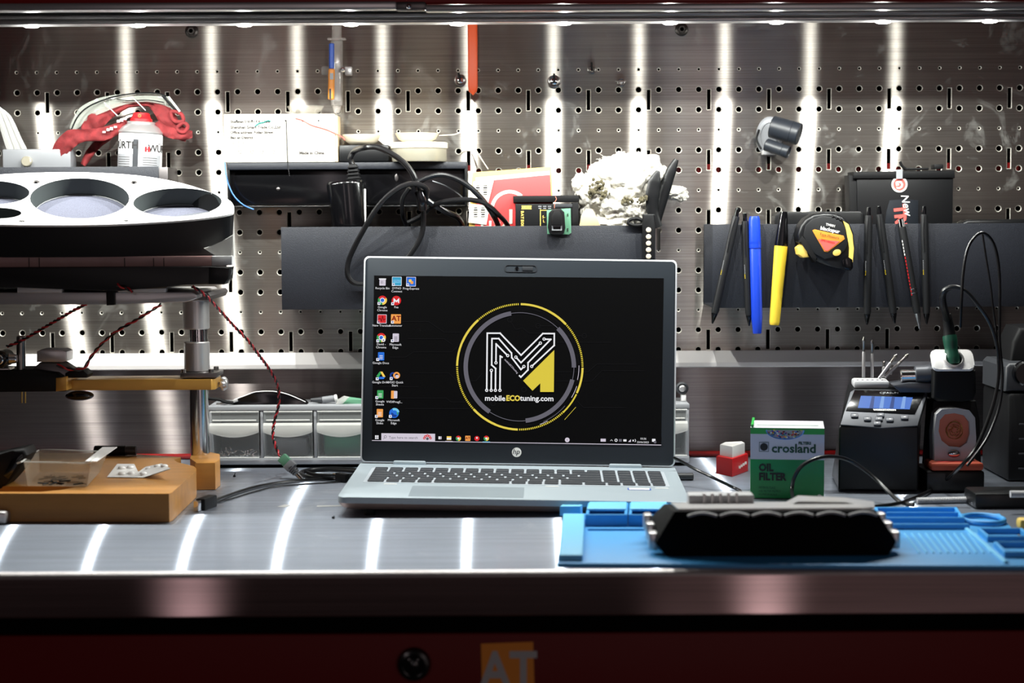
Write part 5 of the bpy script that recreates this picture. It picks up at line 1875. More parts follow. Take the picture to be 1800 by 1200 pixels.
hs = thing('instrument_housing', 'upturned instrument housing, white perforated top over a black body, on the test frame', 'housing', (O_.x, -0.28, P(100, 513, -0.335).z))
outp = [(-170, 345), (-120, 325), (-60, 312), (0, 306.5), (60, 303.5), (130, 302.5), (200, 305), (260, 310.5), (320, 322), (368, 337), (400, 350), (410, 360), (411, 370), (404, 376), (360, 383), (300, 388.5), (200, 394), (100, 395.5), (0, 394.5), (-100, 391), (-165, 378)]
ol = [PL(*p) for p in outp]
ol = [(p.x, p.y) for p in catmull([Vector((x, y, 0)) for x, y in ol], 3, True)]


def ell(px, py, rx, ry, n=36, rot=0):
    L = []
    for k in range(n):
        a = 2 * math.pi * k / n
        L.append(PL(px + rx * math.cos(a), py + ry * math.sin(a) - rot * math.cos(a)))
    return L


holes_ = [ell(140, 348.5, 87.5, 35.5), ell(312, 355.5, 78, 25, rot=1.5), ell(-16, 338.5, 68, 21), ell(-8, 374.5, 46, 9.8), ell(-190, 352, 40, 20)][:4]
small = [ell(63, 319.5, 7.5, 3.2, 14), ell(235, 320, 7.5, 3.2, 14), ell(38, 388.5, 6, 1.6, 12), ell(221, 387.8, 5, 1.5, 12)]
slot = [PL(292, 383.0), PL(393, 370), PL(392, 368.8), PL(330, 377)]
q = B()
q.prism(ol, 0.0022, 'white_gloss', MP @ Matrix.Translation((0, 0, -0.0022)), holes=holes_ + small)
q.obj('top_plate', hs, label='white top plate')
for k, hl in enumerate(holes_):
    q = B()
    n = len(hl)
    dp = 0.021
    cx_ = sum(p[0] for p in hl) / n; cy_ = sum(p[1] for p in hl) / n
    vs = []
    for sc_, z_ in ((1.0, -0.0004), (0.985, -dp), (1.02, -dp), (1.035, -0.0021)):
        vs += [(cx_ + (x - cx_) * sc_, cy_ + (y - cy_) * sc_, z_) for x, y in hl]
    fs = [(i, (i + 1) % n, n + (i + 1) % n, n + i) for i in range(n)]
    fs += [(n + i, n + (i + 1) % n, 2 * n + (i + 1) % n, 2 * n + i) for i in range(n)]
    fs += [(2 * n + i, 2 * n + (i + 1) % n, 3 * n + (i + 1) % n, 3 * n + i) for i in range(n)]
    q.raw(vs, fs, 'ring_grey', MP)
    q.obj('ring_well', hs)
    q = B()
    inn = [(cx_ + (x - cx_) * 0.98, cy_ + (y - cy_) * 0.98) for x, y in hl]
    if k == 3:
        q.flat(inn, 'void', MP, -dp - 0.004)
    else:
        q.prism(inn, 0.0012, 'felt', MP @ Matrix.Translation((0, 0, -dp - 0.0008)), 0.0006)
        q.tube([MP @ Vector((x, y, -dp + 0.0008)) for x, y in [(cx_ + (x - cx_) * 0.965, cy_ + (y - cy_) * 0.965) for x, y in hl][::2]], 0.0007, 'grey_plastic', 6, n=2, cyclic=True)
    q.obj('felt_pad' if k != 3 else 'dark_well', hs)
for k, hl in enumerate(small):
    q = B(); q.flat(hl, 'alu_dark' if k < 2 else 'void', MP, -0.0018)
    c_ = Vector((sum(p[0] for p in hl) / len(hl), sum(p[1] for p in hl) / len(hl), -0.0016))
    q.ball(MP @ c_, 0.0018, 'void' if k < 2 else 'black', seg=8)
    q.obj('screw_recess', hs)
q = B(); q.flat(slot, 'ring_grey', MP, 0.00012); q.obj('groove', hs)
# black body: the outline carried straight down
zb_ = P(100, 452, -0.34).z
q = B()
n = len(ol)
t3 = [MP @ Vector((x, y, -0.0023)) for x, y in ol]
gx = sum(v.x for v in t3) / n; gy = sum(v.y for v in t3) / n
vs = [tuple(v) for v in t3]
for k_, (sc_, fz) in enumerate(((0.992, 0.35), (0.985, 0.75), (0.975, 1.0))):
    for v in t3:
        top_z = v.z
        vs.append((gx + (v.x - gx) * sc_, gy + (v.y - gy) * (sc_ - 0.01 * k_), top_z * (1 - fz) + zb_ * fz))
fs = []
for k_ in range(3):
    fs += [(k_ * n + i, k_ * n + (i + 1) % n, (k_ + 1) * n + (i + 1) % n, (k_ + 1) * n + i) for i in range(n)]
fs.append(tuple(3 * n + i for i in range(n)))
q.raw(vs, fs, 'case_black')
q.obj('body', hs, ang=50, label='black body')
q = B(); q.pxprism([(358, 436), (372, 432), (390, 424), (410, 412), (411, 450), (380, 450)], -0.346, -0.343, 'film', 0.0005); q.obj('torn_film', hs)
q = B(); q.pxprism([(402, 396), (403, 380), (408, 376), (411, 450), (408, 450), (405, 398)], -0.300, -0.288, 'film', 0.001); q.obj('side_edge', hs)
q = B()
q.pxprism([(-170, 470.5), (-170, 452), (372, 450), (372, 468)], -0.338, -0.23, 'pink_board', 0.0006)
q.pxprism([(372, 468), (372, 450), (408, 449.5), (408, 466)], -0.338, -0.322, 'grey_light', 0.0006)
for px in (51, 69, 219, 270, 288):
    q.box(P(px, 461, -0.3386), (1.2 * sL, 0.0006, 15 * sL), 'ink')
q.obj('edge_board', hs, label='pinkish grey edge board')
q = B()
q.pxprism([(-170, 505), (-170, 470.5), (368, 468), (368, 500), (292, 500), (292, 507), (208, 508), (206, 512), (100, 508), (30, 505)], -0.345, -0.22, 'case_black', 0.002)
q.pxprism([(366, 500), (366, 468), (404, 470), (402, 490), (394, 500)], -0.345, -0.315, 'case_black', 0.002)
q.pxprism([(-170, 498), (-170, 476), (292, 476), (292, 498)], -0.30, -0.17, 'case_black', 0.001)  # unseen inner block, added to throw more shade beneath the housing
q.obj('lower_tray', hs, label='black lower tray')
q = B(); q.tube(ppts([(409, 474), (404, 486), (402, 498)], -0.33), 1.6 * sL, 'film', 6); q.obj('film_edge', hs)

# ------------------------------------------------------------------ twisted lead wires and the barrel plug
def twist(pts, label, name='twisted_wires', r=0.00105, pitch=0.013, rr=0.0011):
    c_ = catmull(ppts(pts, -0.3), 10)
    root = thing(name, label, 'wires', c_[-1])
    L = 0
    A, C_ = [], []
    for i, p in enumerate(c_):
        if i:
            L += (p - c_[i - 1]).length
        tg = (c_[min(i + 1, len(c_) - 1)] - c_[max(i - 1, 0)]).normalized()
        n1 = tg.cross(Vector((0, 1, 0))).normalized(); n2 = tg.cross(n1)
        a = 2 * math.pi * L / pitch
        o_ = (n1 * math.cos(a) + n2 * math.sin(a)) * rr
        A.append(p + o_); C_.append(p - o_)
    q = B(); q.tube(A, r, 'red_wire', 6, smooth=False); q.obj('red_wire', root)
    q = B(); q.tube(C_, r, 'cord_black', 6, smooth=False); q.obj('black_wire', root)
    return root


Yw = -0.20
twist([(338, 503, -0.32), (360, 518, -0.31), (386, 545, -0.28), (414, 576, -0.25), (434, 596, -0.24), (452, 620, -0.22), (470, 644, -0.2), (484, 668, -0.18), (490, 690, -0.165), (489, 715, -0.16), (482, 742, -0.16), (480, 765, -0.165), (486, 788, -0.175), (494, 803, -0.185)], 'red and black twisted wires falling to the barrel plug beside the column')
twist([(206, 500, -0.346), (212, 503, -0.347), (222, 506, -0.347), (233, 513, -0.347)], 'short loose red and black wire end under the black lower tray', pitch=0.014)
twist([(152, 534, -0.3), (128, 546, -0.29), (104, 560, -0.28), (80, 574, -0.27), (56, 588, -0.26), (34, 600, -0.25), (12, 609, -0.245)], 'red and black twisted wires sloping left to the side knob of the test frame')
twist([(283, 535, -0.3), (262, 548, -0.29), (238, 563, -0.28), (208, 580, -0.27), (180, 603, -0.26), (160, 627, -0.25), (146, 648, -0.25), (120, 648, -0.25), (100, 641, -0.25)], 'red and black twisted wires curving from the rail down to the slide block', pitch=0.022)
# barrel plug
root = thing('barrel_plug', 'grey screw terminal barrel plug resting on the worktop below the twisted wires', 'plug', PZ(528, 845, 0))
YQ = -0.185
a0_, a1_, a2_, a3_ = P(495, 803, YQ), P(506, 814, YQ - 0.002), P(522, 833, YQ - 0.006), P(531, 843, YQ - 0.008)
sQ = S(YQ)
M_ = axis_frame(a0_, a1_, (0, 1, 0))
L_ = (a1_ - a0_).length
q = B(); q.box((0, 0, L_ / 2), (17 * sQ, 0.010, L_), 'pcb_green', 0.0006, M_); q.obj('terminal_block', root, label='green terminal block')
q = B(); q.box((0, 0, L_ + 0.004), (19 * sQ, 0.0115, 0.009), 'grey_plastic', 0.001, M_)
q.cyl(P(510, 819, YQ - 0.003), a2_, 9 * sQ, 'grey_plastic', r1=5 * sQ, bev=0.0005)
q.obj('body', root)
for k in range(4):
    t_ = 0.15 + k * 0.2
    p_ = P(510, 819, YQ - 0.003).lerp(a2_, t_)
    q = B(); q.cyl(p_, p_ + (a2_ - a0_).normalized() * 0.0012, (9.6 - 3.6 * t_) * sQ, 'grey_dark'); q.obj('grip_ring', root)
q = B(); q.cyl(a2_, a3_, 4.2 * sQ, 'chrome', bev=0.0004); q.obj('barrel', root)

# ------------------------------------------------------------------ things on the base board
zB = bz + HB


def ZB(px, py, dz=0.0):
    return PZ(px, py, zB - T + dz)


root = thing('clear_tub', 'small clear plastic tub with a flared rim on the wooden base', 'tub', ZB(110, 850))
zr = 0.027
bot = [ZB(48, 854, 0.001), ZB(153, 855, 0.001), ZB(176, 829, 0.001), ZB(70, 829, 0.001)]
top = [P(42, 812, bot[0].y - 0.006), P(160, 811, bot[1].y - 0.006), P(190, 794, bot[2].y), P(68, 792, bot[3].y)]
q = B()
th = 0.0006
cen = sum(bot, Vector()) / 4


def inset(L, d):
    c_ = sum(L, Vector()) / len(L)
    return [p + (c_ - p).normalized() * d for p in L]


vs = bot + top + inset(top, th * 1.5) + [p + Vector((0, 0, th)) for p in inset(bot, th * 1.5)]
fs = [(0, 1, 2, 3)[::-1]]
for k in range(4):
    j = (k + 1) % 4
    fs += [(k, j, 4 + j, 4 + k), (4 + k, 4 + j, 8 + j, 8 + k), (8 + k, 8 + j, 12 + j, 12 + k)]
fs.append((12, 13, 14, 15))
q.raw([tuple(v) for v in vs], fs, 'clear_tray')
q.obj('walls', root)
q = B()
rim = [P(30, 814, top[0].y - 0.003), P(42, 809, top[0].y), P(64, 793, top[3].y), P(84, 790, top[3].y), P(150, 792, top[2].y), P(194, 794, top[2].y)]
q.tube(rim, 0.0009, 'film', 6, flat=0.6)
q.tube([P(42, 812, top[0].y), P(100, 812.5, top[0].y), P(152, 814, top[1].y), P(163, 806, top[1].y + 0.01), P(185, 797, top[2].y)], 0.0010, 'film', 6)
q.obj('rim', root)
q = B(); q.prism([(top[1].x - 0.006, 0), (top[1].x + 0.006, -0.001), (top[2].x + 0.010, top[2].y - top[1].y), (top[2].x - 0.006, top[2].y - top[1].y)], 0.0008, 'white_gloss', Matrix.Translation((0, top[1].y, top[1].z - 0.0003)))
q.obj('torn_lid_edge', root)
q = B()
for k in range(34):
    p = ZB(random.uniform(72, 148), random.uniform(836, 850), 0.0035 + random.uniform(0, 0.004))
    a = random.uniform(0, math.pi)
    d = Vector((math.cos(a), math.sin(a) * 0.6, random.uniform(-.15, .15))) * 0.006
    q.cyl(p - d, p + d, 0.0008, 'black_soft', seg=5)
o = q.obj('black_pins'); tag(o, 'heap of small black pins inside the clear tub', 'pins', kind='stuff')
q = B()
for k in range(14):
    p = ZB(random.uniform(10, 120), random.uniform(852, 861), -0.0165)
    a = random.uniform(-1.2, 1.2)
    d = Vector((math.cos(a), math.sin(a) * 0.4, 0.25)) * 0.004
    p.z = bz + HB * 0.38 + 0.0016
    q.cyl(p - d, p + d, 0.0006, 'chrome', seg=5)
o = q.obj('loose_pins'); tag(o, 'loose silver pins in the pocket of the wooden base', 'pins', kind='stuff')
# blister pack
root = thing('blister_pack', 'crumpled white blister pack lying on the wooden base', 'blister pack', ZB(243, 838))
q = B()
q.raw([tuple(v) for v in (ZB(188, 838, .0008), ZB(252, 839, .0008), ZB(300, 823, .012), ZB(284, 814, .011), ZB(256, 820, .006), ZB(243, 829, .002), ZB(236, 815, .006), ZB(206, 815, .006))], [(0, 1, 5), (1, 2, 4, 5), (2, 3, 4), (0, 5, 6, 7)], 'white_gloss')
q.raw([tuple(v - Vector((0, 0, 0.0007))) for v in (ZB(188, 838, .0008), ZB(252, 839, .0008), ZB(300, 823, .012), ZB(284, 814, .011), ZB(256, 820, .006), ZB(243, 829, .002), ZB(236, 815, .006), ZB(206, 815, .006))], [(0, 1, 5), (1, 2, 4, 5), (2, 3, 4), (0, 5, 6, 7)], 'alu')
q.obj('sheet', root)
for px, py, dz in ((214, 822, .005), (229, 821, .005), (214, 832, .0025), (230, 832, .002), (262, 824, .005), (277, 819, .009), (252, 832, .003), (289, 819, .011)):
    q = B(); q.ball(ZB(px, py, dz), (0.0042, 0.0036, 0.0022), 'white_gloss', seg=12); q.obj('blister', root)
q = B()
c = ZB(214, 799, 0)
x0, x1 = ZB(168, 800).x, ZB(241, 800).x
q.cyl((x0, c.y - 0.01, c.z + 0.0062), (x1 - 0.012, c.y - 0.01, c.z + 0.0062), 0.006, 'black_soft', bev=0.001)
q.cyl((x1 - 0.013, c.y - 0.01, c.z + 0.0062), (x1, c.y - 0.01, c.z + 0.0062), 0.0056, 'grey_dark', bev=0.0006)
o = q.obj('black_tube'); tag(o, 'black marker like tube lying behind the clear tub', 'tube')
root = thing('black_gadget', 'dark plastic gadget leaning at the far left end of the wooden base', 'gadget', ZB(10, 855))
q = B(); q.pxprism([(-60, 862), (-50, 808), (20, 792), (42, 788), (48, 800), (30, 830), (14, 848), (2, 860)], -0.44, -0.40, 'black_soft', 0.004, bseg=3); q.obj('shell', root)
q = B(); q.pxprism([(6, 836), (20, 808), (38, 798), (40, 803), (26, 824), (14, 842)], -0.444, -0.440, 'black_gloss', 0.001); q.obj('insert', root)
q = B()
c = PZ(-4, 922, 0)
q.box((c.x, c.y + 0.012, T + 0.0068), (0.018, 0.024, 0.0128), 'alu', 0.003)
o = q.obj('metal_block'); tag(o, 'small silver metal block on the worktop at the left edge, before the wooden base', 'block')

# ------------------------------------------------------------------ drawer organiser behind the laptop
YO_ = -0.090
org = thing('parts_organiser', 'grey parts organiser with a row of clear tilting bins behind the laptop', 'parts organiser', (P(790, 815, YO_).x, -0.048, T))
xa, xb = P(366, 760, YO_).x, P(1212, 760, YO_).x
z0, z1 = T + 0.0045, P(500, 713, YO_).z
dpt = 0.078
q = B()
q.box(((xa + xb) / 2, YO_ + dpt / 2, z1 - 0.003), (xb - xa, dpt, 0.006), 'bin_frame', 0.001)
q.box(((xa + xb) / 2, YO_ + dpt / 2, z0 + 0.004), (xb - xa, dpt, 0.008), 'bin_frame', 0.001)
q.box(((xa + xb) / 2, YO_ + dpt - 0.001, (z0 + z1) / 2), (xb - xa - 0.002, 0.002, z1 - z0 - 0.006), 'grey_dark')
NB = 9
pw = (xb - xa) / NB
for k in range(NB + 1):
    q.box((xa + pw * k + (0.0022 if k == 0 else -0.0022 if k == NB else 0), YO_ + dpt / 2, (z0 + z1) / 2), (0.0034, dpt - 0.002, z1 - z0 - 0.004), 'bin_frame', 0.0006)
q.obj('frame', org)
q = B(); q.box(((xa + xb) / 2, YO_ + 0.02, z0 - 0.0020), (xb - xa - 0.01, 0.03, 0.0045), 'void'); q.obj('base_strip', org)
for k in range(NB):
    ca = xa + pw * (k + 0.5)
    wb = pw - 0.0060
    zlo, zhi = z0 + 0.0090, z1 - 0.0070
    H_ = zhi - zlo
    q = B()
    # thin walled box with a sloped front
    prof = [(YO_ - 0.0005, zlo), (YO_ - 0.0035, zhi - H_ * 0.22), (YO_ - 0.0005, zhi)]
    for (y0_, zz0), (y1_, zz1) in zip(prof[:-1], prof[1:]):
        q.raw([(ca - wb / 2, y0_, zz0), (ca + wb / 2, y0_, zz0), (ca + wb / 2, y1_, zz1), (ca - wb / 2, y1_, zz1),
               (ca - wb / 2, y0_ + .001, zz0), (ca + wb / 2, y0_ + .001, zz0), (ca + wb / 2, y1_ + .001, zz1), (ca - wb / 2, y1_ + .001, zz1)],
              [(0, 1, 2, 3), (4, 7, 6, 5), (0, 4, 5, 1), (3, 2, 6, 7)], 'clear_bin')
    for sx_ in (-1, 1):
        q.box((ca + sx_ * (wb / 2 - 0.0006), YO_ + 0.03, (zlo + zhi) / 2), (0.0010, 0.058, H_), 'clear_bin')
    bo = q.obj('bin', org)
    # curved scoop handle
    q = B()
    n_ = 10
    vs = []
    for i in range(n_ + 1):
        f = i / n_
        x_ = ca - wb / 2 + wb * f
        sag = 0.006 * (1 - (2 * f - 1) ** 2)
        for (y_, z_) in ((YO_ - 0.0038, zhi - H_ * 0.24), (YO_ - 0.0095, zhi - H_ * 0.27 - 0.001), (YO_ - 0.0110, zhi - H_ * 0.38 - sag * .8), (YO_ - 0.0095, zhi - H_ * 0.44 - sag), (YO_ - 0.0036, zhi - H_ * 0.42 - sag)):
            vs.append((x_, y_, z_))
    fs = []
    for i in range(n_):
        for j in range(5):
            j2 = (j + 1) % 5
            fs.append((i * 5 + j, i * 5 + j2, (i + 1) * 5 + j2, (i + 1) * 5 + j))
    fs += [(0, 1, 2, 3, 4), tuple(n_ * 5 + j for j in range(5))]
    q.raw(vs, fs, 'film')
    q.obj('handle', bo, ang=50)
    e_ = 0.0008
    for pts in ([(ca - wb / 2, YO_ - 0.002, zlo), (ca + wb / 2, YO_ - 0.002, zlo)], [(ca - wb / 2, YO_ - 0.002, zhi), (ca + wb / 2, YO_ - 0.002, zhi)], [(ca - wb / 2 + .003, YO_ - 0.0045, zhi - H_ * 0.18), (ca + wb / 2 - .003, YO_ - 0.0045, zhi - H_ * 0.18)]):
        q = B()
        q.tube(pts, e_, 'film', 5, smooth=False)
        q.obj('edge', bo)
ca = xa + pw * 0.5
q = B()
for k in range(46):
    p = Vector((ca + random.uniform(-.024, .024), YO_ + random.uniform(0.006, 0.02), z0 + 0.0095 + abs(random.gauss(0, .0035))))
    a = random.uniform(0, math.pi)
    if k % 2:
        q.box((0, 0, 0), (0.0045, 0.002, 0.0016), 'chrome', 0.0002, Matrix.Translation(p) @ Matrix.Rotation(a, 4, 'Y'))
    else:
        d = Vector((math.cos(a), 0.1, math.sin(a) * .6)) * 0.003
        q.cyl(p - d, p + d, 0.0008, 'black_soft' if k % 4 == 0 else 'chrome', seg=6)
o = q.obj('metal_clips'); tag(o, 'jumble of small silver metal clips in the leftmost clear bin', 'clips', kind='stuff')
q = B(); q.box((xa + pw * 1.5, YO_ + 0.025, z0 + 0.020), (0.045, 0.03, 0.022), 'grey_dark', 0.004); tag(q.obj('dark_part'), 'dark part inside the second clear bin from the left', 'part')
q = B(); q.box((xa + pw * 2.5, YO_ + 0.025, z0 + 0.024), (0.048, 0.03, 0.030), 'handle_green', 0.004); tag(q.obj('green_part'), 'dark green part inside the third clear bin from the left', 'part')
q = B(); q.box((xa + pw * 8.5, YO_ + 0.025, z0 + 0.024), (0.03, 0.03, 0.030), 'black_soft', 0.004); tag(q.obj('black_part'), 'black part inside the bin showing at the right of the laptop', 'part')
# clutter on top of the organiser
zo = z1 + 0.0003
q = B()
pl = [(408, 711), (412, 703), (430, 696), (450, 689), (480, 688), (505, 693), (536, 706), (540, 711), (520, 713), (420, 713)]
q.pxprism(pl, -0.075, -0.055, 'black_gloss', 0.001)
o = q.obj('moulded_part'); tag(o, 'curved glossy black moulding lying on the organiser top', 'moulding')
q = B(); q.tube(ppts([(410, 703), (430, 695.5), (450, 688.5), (480, 687.5), (505, 692.5), (537, 706)], -0.0755), 0.0005, 'white_gloss', 5)
o = q.obj('pale_cord'); tag(o, 'thin pale cord along the ridge of the glossy black moulding', 'cord')
q = B(); q.cyl(P(546, 703, -0.065), P(566, 703, -0.065), 3 * S(-0.065), 'grey_dark', r1=6 * S(-.065)); q.cyl(P(566, 703, -0.065), P(588, 700, -0.065), 6 * S(-0.065), 'grey_plastic', bev=.001); q.cyl(P(588, 700, -0.065), P(593, 699, -0.065), 6.5 * S(-0.065), 'white_gloss', bev=.0006)
o = q.obj('bulb_holder'); tag(o, 'small tapered grey and white bulb holder on the organiser top', 'bulb holder')
q = B(); q.pxprism([(598, 713), (600, 704), (610, 699), (640, 703), (660, 703), (660, 713)], -0.07, -0.055, 'pcb_green', 0.001)
o = q.obj('circuit_board'); tag(o, 'green circuit board scrap on the organiser beside the laptop lid', 'circuit board')
q = B(); q.pxprism([(590, 711), (594, 702), (604, 696), (614, 698), (606, 706), (600, 711)], -0.078, -0.073, 'film', 0.001)
o = q.obj('plastic_scrap'); tag(o, 'crumpled clear plastic scrap between the bulb holder and green board', 'scrap')
q = B(); q.tube(ppts([(366, 700), (385, 702), (396, 706), (410, 708)], -0.08), 0.0022, 'black_soft', 8); q.tube(ppts([(380, 711), (400, 708), (418, 703)], -0.078), 0.0018, 'alu', 8)
o = q.obj('lead_ends'); tag(o, 'dark lead ends lying on the left end of the organiser', 'leads')
root = thing('ball_head_bolt', 'round headed bolt standing on the right end of the organiser', 'bolt', P(1200, 709, -0.06))
q = B(); c = P(1199, 682, -0.06); s6 = S(-0.06)
q.lathe([(11 * s6, 0.005), (11 * s6, -0.002), (8.5 * s6, -0.004), (8 * s6, -0.003), (0.0001, -0.003)], 'grey_dark', Matrix.Translation(c) @ Matrix.Rotation(R(90), 4, 'X') @ Matrix.Diagonal((1, 1, -1, 1)), 24)
q.ball(c + Vector((0, -0.0045, 0)), (6 * s6, 0.002, 6 * s6), 'alu')
q.obj('head', root)
q = B(); q.cyl((c.x, -0.06, zo), (c.x, -0.06, c.z - 8 * s6), 3 * s6, 'alu'); q.box((c.x + 0.002, -0.06, zo + 0.004), (0.006, 0.006, 0.008), 'white_gloss', 0.001); q.obj('shank', root)

# ------------------------------------------------------------------ cables on the worktop, left and right of the laptop
def tcable(pts, r, label, mt='cord_black', name='black_cable', z=None):
    q = B()
    zz_ = r + 0.0003 if z is None else z
    L = []
    for p in pts:
        c_ = PZ(p[0], p[1], zz_ + (p[2] if len(p) > 2 else 0))
        L.append(c_)
    q.tube(L, r, mt, 8)
    return tag(q.obj(name), label, 'cable')


root = thing('usb_cable', 'black USB cable with an exposed metal plug beside the wooden base', 'cable', PZ(362, 888, 0))
q = B(); q.tube([PZ(*p, 0.0024) for p in ((372, 882), (400, 871), (440, 858), (480, 850), (520, 845), (560, 842), (600, 841), (630, 839))], 0.0019, 'cord_black', 8); q.obj('cord', root)
a, c = PZ(343, 889, 0.0062), PZ(372, 880, 0.0062)
M_ = axis_frame(PZ(352, 887, 0.0062), c, (0, 0, 1))
L_ = (c - PZ(352, 887, 0.0062)).length
q = B(); q.box((0, 0, L_ * .55), (0.011, 0.013, L_ * 1.1), 'black_soft', 0.0015, M_); q.obj('plug_body', root)
q = B(); q.box((0, 0, -0.005), (0.0058, 0.0105, 0.011), 'chrome', 0.0006, M_); q.obj('metal_plug', root, label='bare metal plug end')
tcable([(372, 884), (400, 878), (440, 866), (480, 856), (530, 851), (580, 848), (618, 844)], 0.0009, 'thin black lead running just below the USB cable')
tcable([(524, 833), (560, 839), (610, 837), (640, 833), (630, 826), (585, 823), (545, 825), (528, 831), (545, 838), (590, 840), (640, 838)], 0.0022, 'coiled black cable on the worktop left of the laptop', name='coiled_cable')
tcable([(536, 829), (575, 826), (625, 829), (628, 834), (590, 836), (555, 834), (540, 830, .002)], 0.0022, 'inner turn of black cable lying on the coil by the laptop', name='coiled_cable', z=0.0068)
q = B(); M_ = axis_frame(PZ(592, 837, 0.006), PZ(622, 842, 0.005), (0, 0, 1)); q.box((0, 0, 0.009), (0.008, 0.010, 0.017), 'black_soft', 0.0015, M_); q.box((0, 0, -0.002), (0.004, 0.007, 0.006), 'chrome', 0.0004, M_)
o = q.obj('cable_plug'); tag(o, 'small black plug lying against the laptop left corner', 'plug')
root = thing('side_cable', 'thin black cable leaving the right side of the laptop and bending back', 'cable', PZ(1300, 862, 0))
q = B(); q.tube([P(1184, 804, -0.26), P(1200, 812, -0.26), P(1225, 826, -0.27), P(1255, 840, -0.29), PZ(1290, 857, 0.003), PZ(1301, 862, 0.0025), PZ(1300, 868, 0.0025), PZ(1285, 871, 0.0025), PZ(1250, 872, 0.0025), PZ(1215, 872, 0.003)], 0.0017, 'cord_black', 8); q.obj('cord', root)
q = B(); c = PZ(1207, 838, 0.004); q.cyl((c.x - 0.012, c.y, T + 0.0045), (c.x + 0.008, c.y, T + 0.0045), 0.0042, 'grey_dark', bev=.0008)
o = q.obj('side_plug'); tag(o, 'small dark barrel plug lying right of the laptop hinge', 'plug')
# ------------------------------------------------------------------ oil filter box and red adapter
Yb_ = -0.362
sB = S(Yb_)
x0, x1 = P(1328, 820, Yb_).x, P(1456.5, 820, Yb_).x
zt_ = P(1400, 752, Yb_).z
root = thing('oil_filter_box', 'green and white oil filter carton standing right of the laptop', 'box', ((x0 + x1) / 2, Yb_ + 0.036, T))
q = B()
W_ = x1 - x0
q.box(((x0 + x1) / 2, Yb_ + 0.036, (T + 0.0004 + zt_) / 2), (W_, 0.072, zt_ - T - 0.0008), 'green_box', 0.0006)
q.obj('carton', root)
q = B()
zr_ = zt_ + 0.0035
q.raw([(x0, Yb_, zt_), (x1, Yb_, zt_), (x1 - 0.001, Yb_ + 0.036, zr_), (x0 + 0.001, Yb_ + 0.036, zr_), (x1, Yb_ + 0.072, zt_), (x0, Yb_ + 0.072, zt_)], [(0, 1, 2, 3), (3, 2, 4, 5)], 'box_grey')
q.box(((x0 + x1) / 2, Yb_ + 0.012, zt_ + 0.0016), (W_ * 0.84, 0.0006, 0.0004), 'green_bright')
q.box((x0 + 0.002, Yb_ + 0.036, zt_ + 0.002), (0.003, 0.071, 0.0032), 'green_bright', 0.0008)
q.obj('top_flap', root)
yf = Yb_ - 0.0004


def band(b, py0, py1, matn, dy=0.0, xa_=None, xb_=None):
    za_, zb2 = P(1392, py0, Yb_).z, P(1392, py1, Yb_).z
    X0, X1 = (x0 if xa_ is None else xa_), (x1 if xb_ is None else xb_)
    b.raw([(X0, yf - dy, zb2), (X1, yf - dy, zb2), (X1, yf - dy, za_), (X0, yf - dy, za_)], [(0, 1, 2, 3)], matn)


q = B()
band(q, 752.5, 763, 'green_bright')
band(q, 763, 807.5, 'box_grey')
f = lambda px, py: FACE(P(px, py, yf - 0.0003))
q.text('crosland', 21.5 * sB, f(1404, 788.5), 'green_text', bold=0.0004, sx=1.06)
q.text('FILTERS', 6.6 * sB, f(1423, 778.6), 'green_text', bold=0.0002, sx=1.0)
c = P(1352, 786, yf - 0.0003)
q.prism([(-8.5 * sB, -8.5 * sB), (8.5 * sB, -8.5 * sB), (8.5 * sB, 8.5 * sB), (-8.5 * sB, 8.5 * sB)], 0.0001, 'green_text', FACE(c), holes=[[(-7.7 * sB, -7.7 * sB), (7.7 * sB, -7.7 * sB), (7.7 * sB, 7.7 * sB), (-7.7 * sB, 7.7 * sB)]])
q.prism(circ(0, 0, 6.8 * sB, n=24), 0.0002, 'ink', FACE(c))
for st, px, py, h in (('OIL', 1343, 823, 18), ('FILTER', 1343, 839, 18), ('PETROL/GAZ', 1343, 858, 5.5), ('OIL FILTER FILTRO', 1343, 864, 5.2), ('FILTRE A HUILE', 1343, 870, 5.2)):
    q.text(st, h * sB, f(px, py), 'ink' if h > 10 else 'green_text', align='LEFT', bold=0.0005 if h > 10 else 0.0, sx=0.9)
q.text('DESIGNED FOR EVERY ENGINE', 5 * sB, Matrix.Translation((P(1395, 742, Yb_ + 0.01).x, Yb_ + 0.018, zt_ + 0.0026)) @ Matrix.Rotation(R(6), 4, 'X'), 'green_text')
q.obj('printing', root)
# shimmering seal over the flap
q = B()
c = P(1389, 756, yf - 0.0006)
q.prism([(x, y) for x, y in circ(0, 0, 33 * sB, 16 * sB, 28, 180, 360)], 0.0003, 'can_grey', FACE(c))
cols = ['blue', 'ink', 'teal_wire', 'red', 'white', 'yellow', 'salmon', 'blue_wire']
for k in range(70):
    a = random.uniform(180, 360); rr_ = math.sqrt(random.random()) * 0.92
    q.box(c + Vector((33 * sB * rr_ * math.cos(R(a)), -0.0005, 16 * sB * rr_ * math.sin(R(a)))), (0.0018, 0.0002, 0.0014), cols[k % 8])
q.tube([c + Vector((33 * sB * math.cos(R(a)), -0.0004, 16 * sB * math.sin(R(a)))) for a in range(180, 361, 15)], 0.0005, 'blue_wire', 5)
q.obj('hologram_seal', root, label='glittering half round hologram seal')

root.rotation_euler.z = R(-8.4)
root = thing('plug_in_adapter', 'small red and white plug in adapter on the worktop left of the oil filter box', 'adapter', PZ(1288, 838, 0))
Yr = PZ(1288, 838, 0.0).y + 0.0005
pts_t = zpts([(1258, 831), (1268, 836), (1287, 837.5), (1316, 829), (1316, 812), (1300, 806), (1264, 806)], 0.0005)
